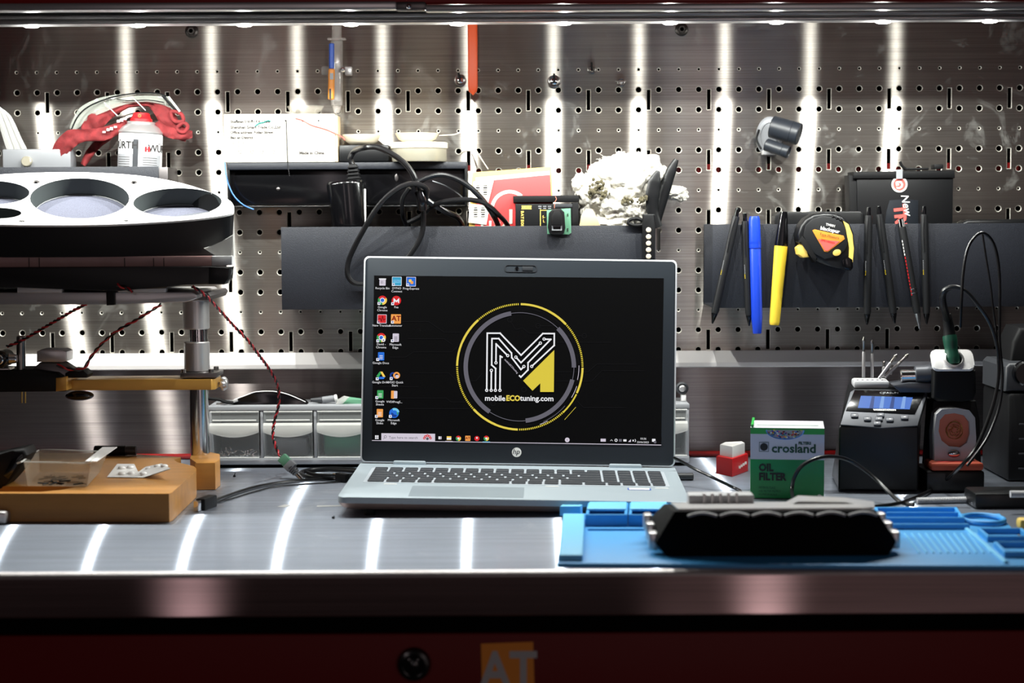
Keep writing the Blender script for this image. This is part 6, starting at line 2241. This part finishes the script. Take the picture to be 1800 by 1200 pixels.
# plan outline on the table: a block with one corner toward the camera
A_ = PZ(1259, 832, 0); B__ = PZ(1287, 838, 0); C__ = PZ(1316, 829, 0)
D_ = A_ + (C__ - B__) * 1.1
C2 = C__ + Vector((0.0, 0.006, 0)); 
D_ = A_ + Vector((0.010, 0.026, 0)); E_ = C2 + Vector((-0.002, 0.016, 0))
plan = [(v.x, v.y) for v in (A_, B__, C2, E_, D_)]
q = B(); q.prism(plan, 0.0215, 'red', Matrix.Translation((0, 0, T + 0.0003)), 0.0018); q.obj('base', root, label='red lower shell')
cx2 = sum(p[0] for p in plan) / 5; cy2 = sum(p[1] for p in plan) / 5
q = B(); q.prism([(cx2 + (x - cx2) * .78, cy2 + (y - cy2) * .78) for x, y in plan], 0.0135, 'white_gloss', Matrix.Translation((0, 0, T + 0.0218)), 0.0015); q.obj('connector', root, label='white connector block')
q = B()
for k in range(4):
    p = B__.lerp(C__, 0.45 + 0.12 * k) + Vector((0, -0.0006, 0.009 + k * 0.001))
    q.box(p, (0.0026, 0.0004, 0.0032), 'white')
for k in range(5):
    p = A_ + Vector((0.003, -0.0022, 0.004 + 0.0032 * k))
    q.box(p, (0.0009, 0.0004, 0.0018), 'white')
q.obj('print', root)

# ------------------------------------------------------------------ soldering station
Y1 = -0.318
s1 = S(Y1)
st = thing('soldering_station', 'black soldering station with a blue display and spare tips on its top', 'soldering station', (P(1552, 868, Y1).x, Y1 + 0.05, T))
X0, X1 = P(1483, 800, Y1).x, P(1622, 800, Y1).x
zA, zB2 = P(1550, 750, Y1).z, P(1550, 684, Y1 + 0.045).z
X0t, X1t = P(1500, 684, Y1 + 0.045).x, P(1633, 684, Y1 + 0.045).x
dB = 0.115
q = B()
pr = [(Y1, T + 0.002), (Y1, zA), (Y1 + 0.045, zB2), (Y1 + dB, zB2), (Y1 + dB, T + 0.002)]
vs = [(X0, y, z) if z < zB2 else (X0t, y, z) for y, z in pr] + [(X1, y, z) if z < zB2 else (X1t, y, z) for y, z in pr]
t = bmesh.new()
vv = [t.verts.new(v) for v in vs]
n = 5
t.faces.new(vv[:5]); t.faces.new(vv[5:][::-1])
for i in range(5):
    t.faces.new((vv[i], vv[(i + 1) % 5], vv[5 + (i + 1) % 5], vv[5 + i]))
bmesh.ops.recalc_face_normals(t, faces=t.faces)
bmesh.ops.bevel(t, geom=list(t.edges), offset=0.0022, segments=3, profile=0.5, affect='EDGES')
q.add(t, 'case_black')
q.obj('body', st)
sl = Vector((0, 0.045, zB2 - zA)); sln = sl.normalized()
nrm = Vector((1, 0, 0)).cross(sln)
MS = Matrix((Vector((1, 0, 0)), sln, nrm)).transposed().to_4x4()
MS.translation = Vector(((X0 + X1) / 2, Y1, zA)) + nrm * 0.0004


def SP(px, py):
    d = ray(px, py); o0 = MS.translation
    tt = (o0 - CAM).dot(nrm) / d.dot(nrm)
    h = CAM + d * tt - o0
    return (h.x, h.dot(sln))


q = B()
q.prism([SP(1486, 748), SP(1497, 690), SP(1503, 686), (SP(1629, 686)), SP(1630, 692), SP(1620, 748), SP(1560, 753)][::-1], 0.0012, 'station_grey', MS, 0.0005)
pan = q.obj('control_panel', st)
q = B(); q.prism([SP(1493, 724), SP(1504, 687.5), SP(1627, 688.5), SP(1613, 729)][::-1], 0.0008, 'black_gloss', MS @ Matrix.Translation((0, 0, 0.0012)), 0.0002)
q.text('CJFASUN', 0.0040, MS @ Matrix.Translation((*SP(1564, 692.5), 0.0022)), 'can_grey', sx=1.3)
q.text('WORKSTATION', 0.0034, MS @ Matrix.Translation((*SP(1560, 722.5), 0.0022)), 'white', bold=0.0002)
q.obj('glass', pan)
em('display_blue', (60, 110, 200), 1.0)
em('display_pale', (120, 160, 220), 1.0)
em('display_dark', (24, 60, 130), 1.0)
q = B(); q.flat([SP(1513, 719.5), SP(1516, 698), SP(1606, 700), SP(1603, 721)][::-1], 'display_blue', MS, 0.0022)
for a_, b2 in ((1536, 'display_dark'), (1553, 'display_pale'), (1571, 'display_dark'), (1590, 'display_pale')):
    q.flat([SP(a_ - 3, 719.8), SP(a_ - 1, 699), SP(a_ + 4, 699), SP(a_ + 4, 720)][::-1], b2, MS, 0.0024)
q.obj('display', pan, label='lit blue display')
for px, py in ((1509, 733), (1532, 738.5), (1554, 731.5), (1552, 738.5), (1571, 739.5), (1550, 746.5), (1596, 735.5)):
    c_ = SP(px, py)
    q = B(); q.box((c_[0], c_[1], 0.0020), (13 * s1, 7.5 * s1 / 0.75, 0.0024), 'station_grey', 0.0009, MS)
    q.box((c_[0], c_[1], 0.0033), (3.5 * s1, 0.0009, 0.0002), 'white', 0, MS)
    q.obj('button', pan)
q = B()
xc, xd = P(1500, 680, Y1 + .05).x, P(1562, 680, Y1 + .05).x
q.box(((xc + xd) / 2 + 0.001, Y1 + 0.072, zB2 + 0.0045), (xd - xc, 0.040, 0.009), 'grey_light', 0.003)
for k in range(6):
    q.cyl((xc + 0.006 + k * 0.0056, Y1 + 0.062, zB2 + 0.0085), (xc + 0.006 + k * 0.0056, Y1 + 0.062, zB2 + 0.0094), 0.0012, 'void')
q.obj('tip_rack', st)
for k, (b0, t0) in enumerate((((1518, 657), (1518.5, 592)), ((1533, 657), (1533, 597)), ((1549, 660), (1577, 622)), ((1560, 658), (1597, 622)), ((1553, 656), (1554, 634)), ((1566, 652), (1568, 640)))):
    Yk = Y1 + (0.065, 0.065, 0.06, 0.062, 0.08, 0.08)[k]
    a, c = P(*b0, Yk), P(*t0, Yk)
    a = a - (c - a).normalized() * 0.004
    root = thing('soldering_tip', ('tall silver soldering tip standing leftmost in the station rack', 'tall silver soldering tip standing second from left in the rack',
                                  'leaning silver soldering tip nearer the middle of the rack', 'longest leaning silver soldering tip at the right of the rack',
                                  'short upright soldering tip behind the leaning ones', 'stub of a soldering tip beside the silver holder tube')[k], 'soldering tip', a, 'spare tips on the soldering station')
    L_ = (c - a).length
    M_ = axis_frame(a, c)
    q = B(); q.lathe([(0.0019, 0), (0.0019, L_ * .62), (0.0014, L_ * .64)], 'alu', M_, 14); q.obj('shank', root)
    q = B(); q.lathe([(0.0015, L_ * .63), (0.0015, L_ * .86), (0.0021, L_ * .88), (0.0021, L_ * .92), (0.0003, L_)], 'screw', M_, 14); q.obj('point', root)
# iron holder: arm tube, white topped block, stand
YH = -0.275
sH = S(YH)
q = B(); q.cyl(P(1583, 661, YH), P(1612, 660, YH), 12 * sH, 'chrome', bev=.001, seg=28); q.obj('holder_tube', st)
q = B(); q.cyl(P(1608, 658, YH), P(1642, 656, YH), 16 * sH, 'station_grey', bev=.001, seg=28); q.obj('holder_collar', st)
q = B(); q.pxprism([(1585, 690), (1570, 676), (1600, 671), (1640, 672), (1640, 690)], YH - 0.01, YH + 0.03, 'station_grey', 0.003); q.obj('holder_foot', st)
st.rotation_euler.z = R(-6)
stand = thing('iron_stand', 'soldering iron stand with a white collar, copper wool window and brick red sponge tray', 'iron stand', (P(1680, 880, -0.30).x, -0.27, T))
YI = -0.300
sI = S(YI)
q = B(); q.pxprism([(1640, 700), (1640, 650), (1716, 650), (1717, 690), (1712, 704), (1690, 706), (1650, 706)], YI, YI + 0.05, 'black_soft', 0.004, bseg=3); q.obj('holder_block', stand)
q = B(); 
xx0, xx1 = P(1639, 640, YI).x, P(1713, 640, YI).x
tz = P(1676, 652, YI).z
Mt = Matrix.Translation(((xx0 + xx1) / 2, YI - 0.001, tz)) @ Matrix.Rotation(R(52), 4, 'X')
hw = (xx1 - xx0) / 2
q.prism(rrect(-hw, 0, hw, 0.0265, 0.006, 5), 0.004, 'white_gloss', Mt, 0.0012, holes=[])
q.obj('collar_plate', stand, label='white collar plate')
q = B(); Mr = Mt @ Matrix.Translation((0.001, 0.0125, 0.004))
q.lathe([(0.0115, 0), (0.0115, 0.0025), (0.0095, 0.0035), (0.0088, 0.0026), (0.0088, 0)], 'alu', Mr, 28, caps=False); q.lathe([(0.0088, 0.0004), (0.0001, 0.0004)], 'void', Mr, 24); q.obj('collar_ring', stand)
q = B(); q.pxprism([(1628, 880), (1632, 820), (1640, 704), (1716, 704), (1722, 740), (1728, 880)], YI + 0.022, YI + 0.055, 'black_soft', 0.002); q.obj('back_plate', stand)
q = B()
op = [(1643, 812), (1642, 760), (1646, 728), (1656, 719), (1680, 717), (1704, 721), (1714, 734), (1716, 770), (1714, 806), (1700, 814)]
win = [(1650, 758), (1652, 738), (1661, 728), (1678, 726), (1695, 730), (1704, 742), (1705, 762), (1700, 778), (1688, 786), (1668, 784), (1655, 774)]
q.pxprism(op, YI - 0.004, YI + 0.021, 'grey_light', 0, holes=[win]); q.obj('window_frame', stand)
q = B(); q.pxprism(win, YI + 0.001, YI + 0.003, 'copper'); q.obj('wool_backing', stand, label='copper coloured backing')
q = B()
cw = P(1678, 756, YI - 0.001)
for k in range(9):
    r_ = random.uniform(0.003, 0.0135)
    ph = random.uniform(0, 6)
    q.tube([cw + Vector((r_ * math.cos(a + ph) * random.uniform(.85, 1), 0.0025 * math.sin(3 * a + ph) , r_ * 1.05 * math.sin(a + ph) * random.uniform(.85, 1))) for a in [i * 0.6 for i in range(10)]], 0.00028, 'wool', 4, n=4)
q.obj('wire_wool', stand)
q = B(); q.ball(P(1677, 797, YI - 0.005), (12 * sI, 0.004, 7 * sI), 'chrome'); q.obj('latch', stand)
q = B(); q.box((P(1675, 820, YI).x, YI - 0.002, P(1675, 820, YI - .02).z), (92 * sI, 0.042, 14 * sI), 'brick', 0.003)
q.obj('sponge_tray', stand, label='brick red sponge tray')
q = B(); q.box((P(1675, 812, YI).x, YI + 0.0, P(1675, 812.5, YI - .015).z), (62 * sI, 0.026, 1.5 * sI), 'red_card', 0.001); q.obj('sponge', stand)
q = B(); c = P(1675, 853, YI - 0.01); zt3 = P(1675, 827, YI - .02).z
q.box((c.x, YI + 0.012, (T + zt3) / 2 + 0.0004), (102 * sI, 0.07, zt3 - T - 0.001), 'case_black', 0.003); q.obj('foot', stand)
iron = thing('soldering_iron', 'soldering iron with a dark green grip parked in the white collar', 'soldering iron', P(1673, 640, YI + .01))
q = B(); q.tube([P(1675, 640, YI + .006), P(1673, 624, YI + .008), P(1671, 604, YI + .010), P(1669, 590, YI + .012)], [0.0085, 0.0088, 0.0072, 0.0080, 0.0078], 'handle_green', 18); q.obj('grip', iron)
q = B(); q.tube([P(1669, 592, YI + .012), P(1668, 576, YI + .013), P(1664, 552, YI + .012)], [0.0070, 0.0062, 0.0046], 'black_soft', 14); q.obj('strain_relief', iron)
Yc = YI - 0.01
q = B(); q.tube([P(*p) for p in ((1665, 560, Yc + .02), (1658, 535, Yc), (1658, 516, Yc - .01), (1668, 506, Yc - .015), (1684, 505, Yc - .02), (1702, 515, Yc - .025), (1722, 540, Yc - .03), (1740, 568, Yc - .03), (1752, 605, Yc - .03), (1756, 650, Yc - .03), (1750, 695, Yc - .035), (1736, 740, Yc - .04), (1716, 785, Yc - .05), (1688, 820, Yc - .06))] + [PZ(1650, 853, 0.006), PZ(1610, 874, 0.005), PZ(1570, 886, 0.008), PZ(1500, 893, 0.008)], [0.0042, 0.004, 0.0036, 0.0030, 0.0022, 0.0021, 0.0021, 0.0021, 0.002, 0.002, 0.002, 0.002, 0.002, 0.002, 0.002, 0.002, 0.002], 'cord_black', 10); q.obj('cord', iron)
cable([(1688, 575, -0.33), (1690, 530, -0.335), (1693, 480, -0.335), (1700, 440, -0.335), (1712, 418, -0.335), (1727, 409, -0.335), (1742, 420, -0.335), (1752, 445, -0.335), (1757, 490, -0.335), (1757, 550, -0.335), (1757, 600, -0.335), (1762, 660, -0.335), (1757, 712, -0.335), (1740, 760, -0.335), (1722, 790, -0.34), (1700, 818, -0.35)], 2.6, 'tall thin black cable loop rising in front of the right tray')
cable([(1727, 410, -0.33), (1733, 450, -0.33), (1741, 500, -0.33), (1746, 545, -0.33), (1752, 590, -0.33), (1754, 640, -0.33)], 1.7, 'straight thin black lead hanging inside the tall cable loop')
root = thing('arched_cable', 'black cable arching across the oil filter box front down to the blue mat', 'cable', PZ(1395, 885, 0.004))
q = B(); q.tube([PZ(1396, 884, 0.012), P(1392, 862, -0.40), P(1396, 840, -0.40), P(1408, 820, -0.40), P(1430, 807, -0.395), P(1455, 802, -0.385), P(1485, 806, -0.37), P(1512, 820, -0.37), P(1540, 842, -0.38), P(1562, 864, -0.40), PZ(1582, 882, 0.006), PZ(1606, 887, 0.005)], 0.0021, 'cord_black', 10); q.obj('cord', root)

# grey coiled gooseneck, black box, dark apparatus at right edge
def gooseneck(p0, p1, label, r=0.0038):
    root = thing('gooseneck_tube', label, 'flexible tube', p0)
    q = B()
    N = 44
    L_ = (p1 - p0).length
    M_ = axis_frame(p0, p1, (0, 0, 1))
    prof = []
    for k in range(N):
        prof += [(r, L_ * k / N), (r * .74, L_ * (k + .5) / N)]
    q.lathe([(0.0001, 0)] + prof + [(0.0001, L_)], 'grey_light', M_, 16)
    q.obj('coil', root)


gooseneck(PZ(1612, 880, 0.0035), PZ(1722, 878, 0.0035), 'grey ribbed gooseneck lying in front of the iron stand')
gooseneck(PZ(1776, 868, 0.02), PZ(1850, 868, 0.02), 'grey ribbed gooseneck end beyond the low black box')
q = B(); c0, c1 = PZ(1716, 896, 0), PZ(1850, 900, 0)
q.box(((c0.x + c1.x) / 2, c0.y + 0.03, T + 0.0085), (c1.x - c0.x, 0.05, 0.0165), 'case_black', 0.003)
o = q.obj('low_black_box'); tag(o, 'low black box on the worktop at the right edge behind the mat', 'box')
dk = thing('bench_apparatus', 'dark glossy bench apparatus with a grey upper plate at the right edge', 'bench apparatus', (P(1820, 860, -0.2).x, -0.17, T))
q = B()
xA_ = P(1772, 780, -0.24).x
zz1 = P(1800, 692, -0.24).z
q.box((xA_ + 0.06, -0.18, (T + 0.0004 + zz1) / 2), (0.12, 0.12, zz1 - T - 0.0008), 'black_soft', 0.004); q.obj('body', dk)
q = B(); q.pxprism([(1767, 688), (1768, 645), (1775, 638), (1900, 638), (1900, 690)], -0.235, -0.13, 'grey_dark', 0.004, bseg=3); q.obj('upper_plate', dk, label='grey upper plate')
q = B(); c = P(1800, 655, -0.236); q.cyl(c + Vector((0, 0.001, 0)), c + Vector((0, -0.012, 0)), 22 * S(-.236), 'black_gloss', bev=.002, seg=28); q.obj('dial', dk)
q = B(); q.pxprism([(1775, 640), (1780, 600), (1792, 575), (1900, 570), (1900, 640)], -0.20, -0.14, 'black_soft', 0.006, bseg=3); q.obj('head', dk)
for k in range(4):
    q = B(); q.box((xA_ + 0.03, -0.2412, P(1790, 745 + k * 26, -0.24).z), (0.036, 0.0012, 0.002), 'grey_dark', 0.0004); q.obj('vent_slat', dk)

# ------------------------------------------------------------------ blue silicone mat
mt_ = thing('repair_mat', 'blue silicone repair mat with moulded pockets on the worktop at right', 'mat', PZ(1400, 950, 0))
HM = 0.004


def zq(L, z=HM):
    return [(PZ(x, y, z).x, PZ(x, y, z).y) for x, y in L]


cor = zq([(979, 989), (1834, 994), (1758, 902), (992, 902)])
q = B(); q.prism(cor, HM - 0.0004, 'mat_blue', Matrix.Translation((0, 0, T + 0.0004)), 0.0012); q.obj('sheet', mt_)
mu = Vector((cor[1][0] - cor[0][0], cor[1][1] - cor[0][1])).normalized()


def ridge(b, L, h, matn, w_=0.0018, cyc=False):
    P_ = [PZ(x, y, HM) for x, y in L]
    P_ = [(p.x, p.y) for p in P_]
    if cyc:
        P_.append(P_[0])
    for (xa1, ya1), (xb1, yb1) in zip(P_[:-1], P_[1:]):
        d = Vector((xb1 - xa1, yb1 - ya1)); L_ = d.length
        if L_ < 1e-6:
            continue
        d /= L_; nx, ny = -d.y * w_ / 2, d.x * w_ / 2
        xa2, ya2 = xa1 - d.x * w_ / 2, ya1 - d.y * w_ / 2
        xb2, yb2 = xb1 + d.x * w_ / 2, yb1 + d.y * w_ / 2
        b.prism([(xa2 - nx, ya2 - ny), (xb2 - nx, yb2 - ny), (xb2 + nx, yb2 + ny), (xa2 + nx, ya2 + ny)], h, matn, Matrix.Translation((0, 0, T + HM - 0.0003)), w_ * .25, bseg=1)


q = B(); q.prism(zq([(982, 986), (1024, 986), (1028, 912), (990, 912)]), 0.006, 'mat_blue_light', Matrix.Translation((0, 0, T + HM - 0.0002)), 0.001); q.obj('end_strip', mt_)
for k, L in enumerate(([(1032, 924), (1100, 924), (1102, 903), (1036, 903)], [(1108, 924), (1170, 925), (1172, 904), (1109, 903)])):
    q = B(); ridge(q, L, 0.012, 'mat_blue', 0.003, True); q.obj('pocket', mt_)
    q = B(); q.prism(zq([(L[0][0] - 1, 916), (L[1][0] + 1, 916), (L[2][0], 903), (L[3][0], 903)]), 0.0022, 'mat_blue_light', Matrix.Translation((0, 0, T + HM + 0.0105)), 0.0006); q.obj('lit_pocket_top', mt_)  # paler slab on each pocket: the light on its top put into the colour
q = B(); ridge(q, [(1036, 932), (1180, 932)], 0.0025, 'mat_blue', 0.003); q.obj('rib', mt_)
q = B(); q.prism(zq([(984, 906), (1020, 906), (1024, 903), (988, 903)]), 0.010, 'mat_blue_light', Matrix.Translation((0, 0, T + HM - 0.0002)), 0.001); q.obj('corner_block', mt_)
q = B(); ridge(q, [(1545, 922), (1692, 922), (1680, 904), (1540, 904)], 0.008, 'mat_blue', 0.003, True); ridge(q, [(1560, 913), (1684, 913)], 0.008, 'mat_blue', 0.002); q.obj('pocket', mt_)
q = B(); ridge(q, [(1562, 930), (1700, 930)], 0.006, 'mat_blue', 0.004); q.obj('rib', mt_)
q = B()
cc_ = PZ(1728, 912, HM + .003)
q.tube([cc_ + Vector((0.020 * math.cos(R(a)), 0.026 * math.sin(R(a)), 0)) for a in range(0, 360, 30)], 0.0026, 'mat_blue', 8, n=3, cyclic=True); q.obj('ring_pocket', mt_)
for k in range(11):
    q = B(); xk = 1590 + k * 12.5
    ridge(q, [(xk, 938), (xk + 26, 972)], 0.0014, 'mat_blue_light', 0.0016); q.obj('groove_rib', mt_)
q = B(); ridge(q, [(1700, 932), (1768, 990)], 0.003, 'mat_blue_light', 0.004); q.obj('rib', mt_)
for k, L in enumerate(([(1722, 938), (1795, 938), (1812, 952), (1738, 952)], [(1750, 962), (1822, 962), (1834, 980), (1768, 980)])):
    q = B(); ridge(q, L, 0.006, 'mat_blue', 0.003, True); q.obj('pocket', mt_)
q = B(); c = PZ(1798, 925, 0.006); q.box((c.x + 0.002, c.y, T + HM + 0.0052), (0.014, 0.016, 0.010), 'yellow_rubber', 0.003)
o = q.obj('yellow_connector'); tag(o, 'small yellow connector on the mat at the right edge', 'connector')

# ------------------------------------------------------------------ engine control unit on the mat
zM = T + HM + 0.0002
ec = thing('engine_control_unit', 'black finned engine control unit lying on the blue mat nearest the camera', 'control unit', (P(1365, 975, -0.72).x, -0.665, zM))
YE_ = PZ(1365, 978, HM).y
q = B()
Xl_, Xr_ = P(1152, 960, YE_).x, P(1578, 960, YE_).x
Xlt, Xrt = P(1186, 900, YE_).x, P(1542, 903, YE_).x
z1_ = P(1365, 898, YE_).z
dE = 0.118
zr2 = z1_ - 0.0115
zlow = zM + 0.012
vs = [(Xl_ + 0.010, YE_, zM), (Xr_ - 0.008, YE_, zM), (Xr_, YE_ + 0.003, zlow), (Xrt, YE_ + 0.004, z1_), (Xlt, YE_ + 0.004, z1_), (Xl_, YE_ + 0.003, zlow)]
vb = [(x, YE_ + dE, z if z < z1_ - 1e-4 else zr2) for x, y, z in vs]
t = bmesh.new(); vv = [t.verts.new(v) for v in vs + vb]
t.faces.new(vv[:6]); t.faces.new(vv[6:][::-1])
for i in range(6):
    t.faces.new((vv[i], vv[(i + 1) % 6], vv[6 + (i + 1) % 6], vv[6 + i]))
bmesh.ops.recalc_face_normals(t, faces=t.faces)
bmesh.ops.bevel(t, geom=list(t.edges), offset=0.0016, segments=2, profile=0.5, affect='EDGES')
q.add(t, 'ecu_black')
q.obj('casing', ec)
q = B()
q.raw([(Xlt + 0.004, YE_ + 0.010, z1_ - 0.0002), (Xrt - 0.004, YE_ + 0.010, z1_ - 0.0002), (Xrt - 0.006, YE_ + dE - 0.004, zr2 + 0.0009), (Xlt + 0.006, YE_ + dE - 0.004, zr2 + 0.0009),
       (Xlt + 0.004, YE_ + 0.010, z1_ + 0.0010), (Xrt - 0.004, YE_ + 0.010, z1_ + 0.0010), (Xrt - 0.006, YE_ + dE - 0.004, zr2 + 0.0021), (Xlt + 0.006, YE_ + dE - 0.004, zr2 + 0.0021)],
      [(0, 1, 2, 3), (4, 5, 6, 7), (0, 1, 5, 4), (1, 2, 6, 5), (2, 3, 7, 6), (3, 0, 4, 7)], 'alu')
q.obj('cover_plate', ec, label='bare metal cover plate')
for k in range(6):
    q = B()
    x_ = Xlt + 0.012 + k * (Xrt - Xlt - 0.02) / 5.6
    q.tube([(x_ + 0.026 * f_ , YE_ + 0.0015, z1_ - 0.0045 + 0.0028 * math.sin(math.pi * f_)) for f_ in (0, .25, .5, .75, 1)], 0.0013, 'grey_light', 8)
    q.obj('cooling_fin', ec)
for sx_, lbl in ((-1, 'l'), (1, 'r')):
    q = B(); xx = Xl_ - 0.001 if sx_ < 0 else Xr_ + 0.001
    for k in range(3):
        q.box((xx, YE_ + 0.02 + k * 0.032, zM + 0.012 + k * 0.003), (0.008, 0.016, 0.016), 'alu', 0.002)
    q.obj('mounting_lug', ec)
q = B()
c = P(1258, 880, YE_ + dE - 0.02)
q.box((P(1262, 880, YE_ + dE).x, YE_ + dE - 0.018, zr2 + 0.006), (0.062, 0.022, 0.014), 'grey_light', 0.002)
for k in range(5):
    q.box((P(1232 + k * 14, 880, YE_ + dE).x, YE_ + dE - 0.030, zr2 + 0.007), (0.0030, 0.003, 0.016), 'alu', 0.0006)
q.obj('connector_block', ec)
q = B()
q.raw([(P(1366, 890, YE_ + dE).x, YE_ + dE - 0.05, zr2 + 0.003), (P(1520, 890, YE_ + dE).x, YE_ + dE - 0.05, zr2 + 0.003), (P(1535, 890, YE_ + dE).x, YE_ + dE - 0.004, zr2 + 0.002), (P(1380, 890, YE_ + dE).x, YE_ + dE - 0.004, zr2 + 0.002),
       (P(1390, 890, YE_ + dE).x, YE_ + dE - 0.045, zr2 + 0.009), (P(1470, 890, YE_ + dE).x, YE_ + dE - 0.045, zr2 + 0.008), (P(1480, 890, YE_ + dE).x, YE_ + dE - 0.010, zr2 + 0.007), (P(1400, 890, YE_ + dE).x, YE_ + dE - 0.010, zr2 + 0.009)],
      [(0, 1, 2, 3), (4, 5, 6, 7), (0, 1, 5, 4), (1, 2, 6, 5), (2, 3, 7, 6), (3, 0, 4, 7)], 'alu')
q.obj('raised_cover', ec)
# things lying behind the unit: tweezers, small red sleeve
root = thing('pen_probe', 'thin grey probe with a red sleeve lying behind the control unit', 'probe', PZ(1455, 884, 0.004))
q = B(); q.cyl(PZ(1440, 872, 0.012), PZ(1460, 886, 0.012), 0.0022, 'grey_dark', bev=.0004); q.obj('body', root)
q = B(); q.cyl(PZ(1460, 886, 0.012), PZ(1474, 884, 0.010), 0.0018, 'salmon', bev=.0004); q.obj('sleeve', root, label='red sleeve')
# tape scraps and marks on the steel
for k, (px, py, w1, h1, an) in enumerate(((580, 889, 0.028, 0.008, 5), (501, 889, 0.010, 0.016, -25), (526, 858, 0.006, 0.012, -30))):
    c = PZ(px, py, 0.0002)
    q = B(); q.box((0, 0, 0), (w1, h1, 0.0002), 'film', 0, Matrix.Translation((c.x, c.y, T + 0.0003)) @ Matrix.Rotation(R(an), 4, 'Z'))
    o = q.obj('tape_scrap'); tag(o, ('wide scrap of clear tape on the steel just left of the laptop corner', 'squarish scrap of clear tape on the bare steel left of the laptop', 'narrow sliver of clear tape under the USB cable')[k], 'tape', 'clear tape scraps on the worktop')
for k, (px, py) in enumerate(((412, 837), (586, 910))):
    c = PZ(px, py, 0.001)
    q = B(); q.box((c.x, c.y, T + 0.0014), (0.003, 0.002, 0.0022), 'black_soft', 0.0006, None)
    q.cyl((c.x, c.y, T + 0.0022), (c.x + 0.001, c.y, T + 0.0050 if k == 0 else T + 0.003), 0.0005, 'black_soft', seg=6)
    o = q.obj('black_crumb'); tag(o, ('tiny black crumb on the steel right of the gold foot block', 'tiny black crumb on the steel before the laptop left corner')[k], 'crumb', 'black crumbs on the worktop')
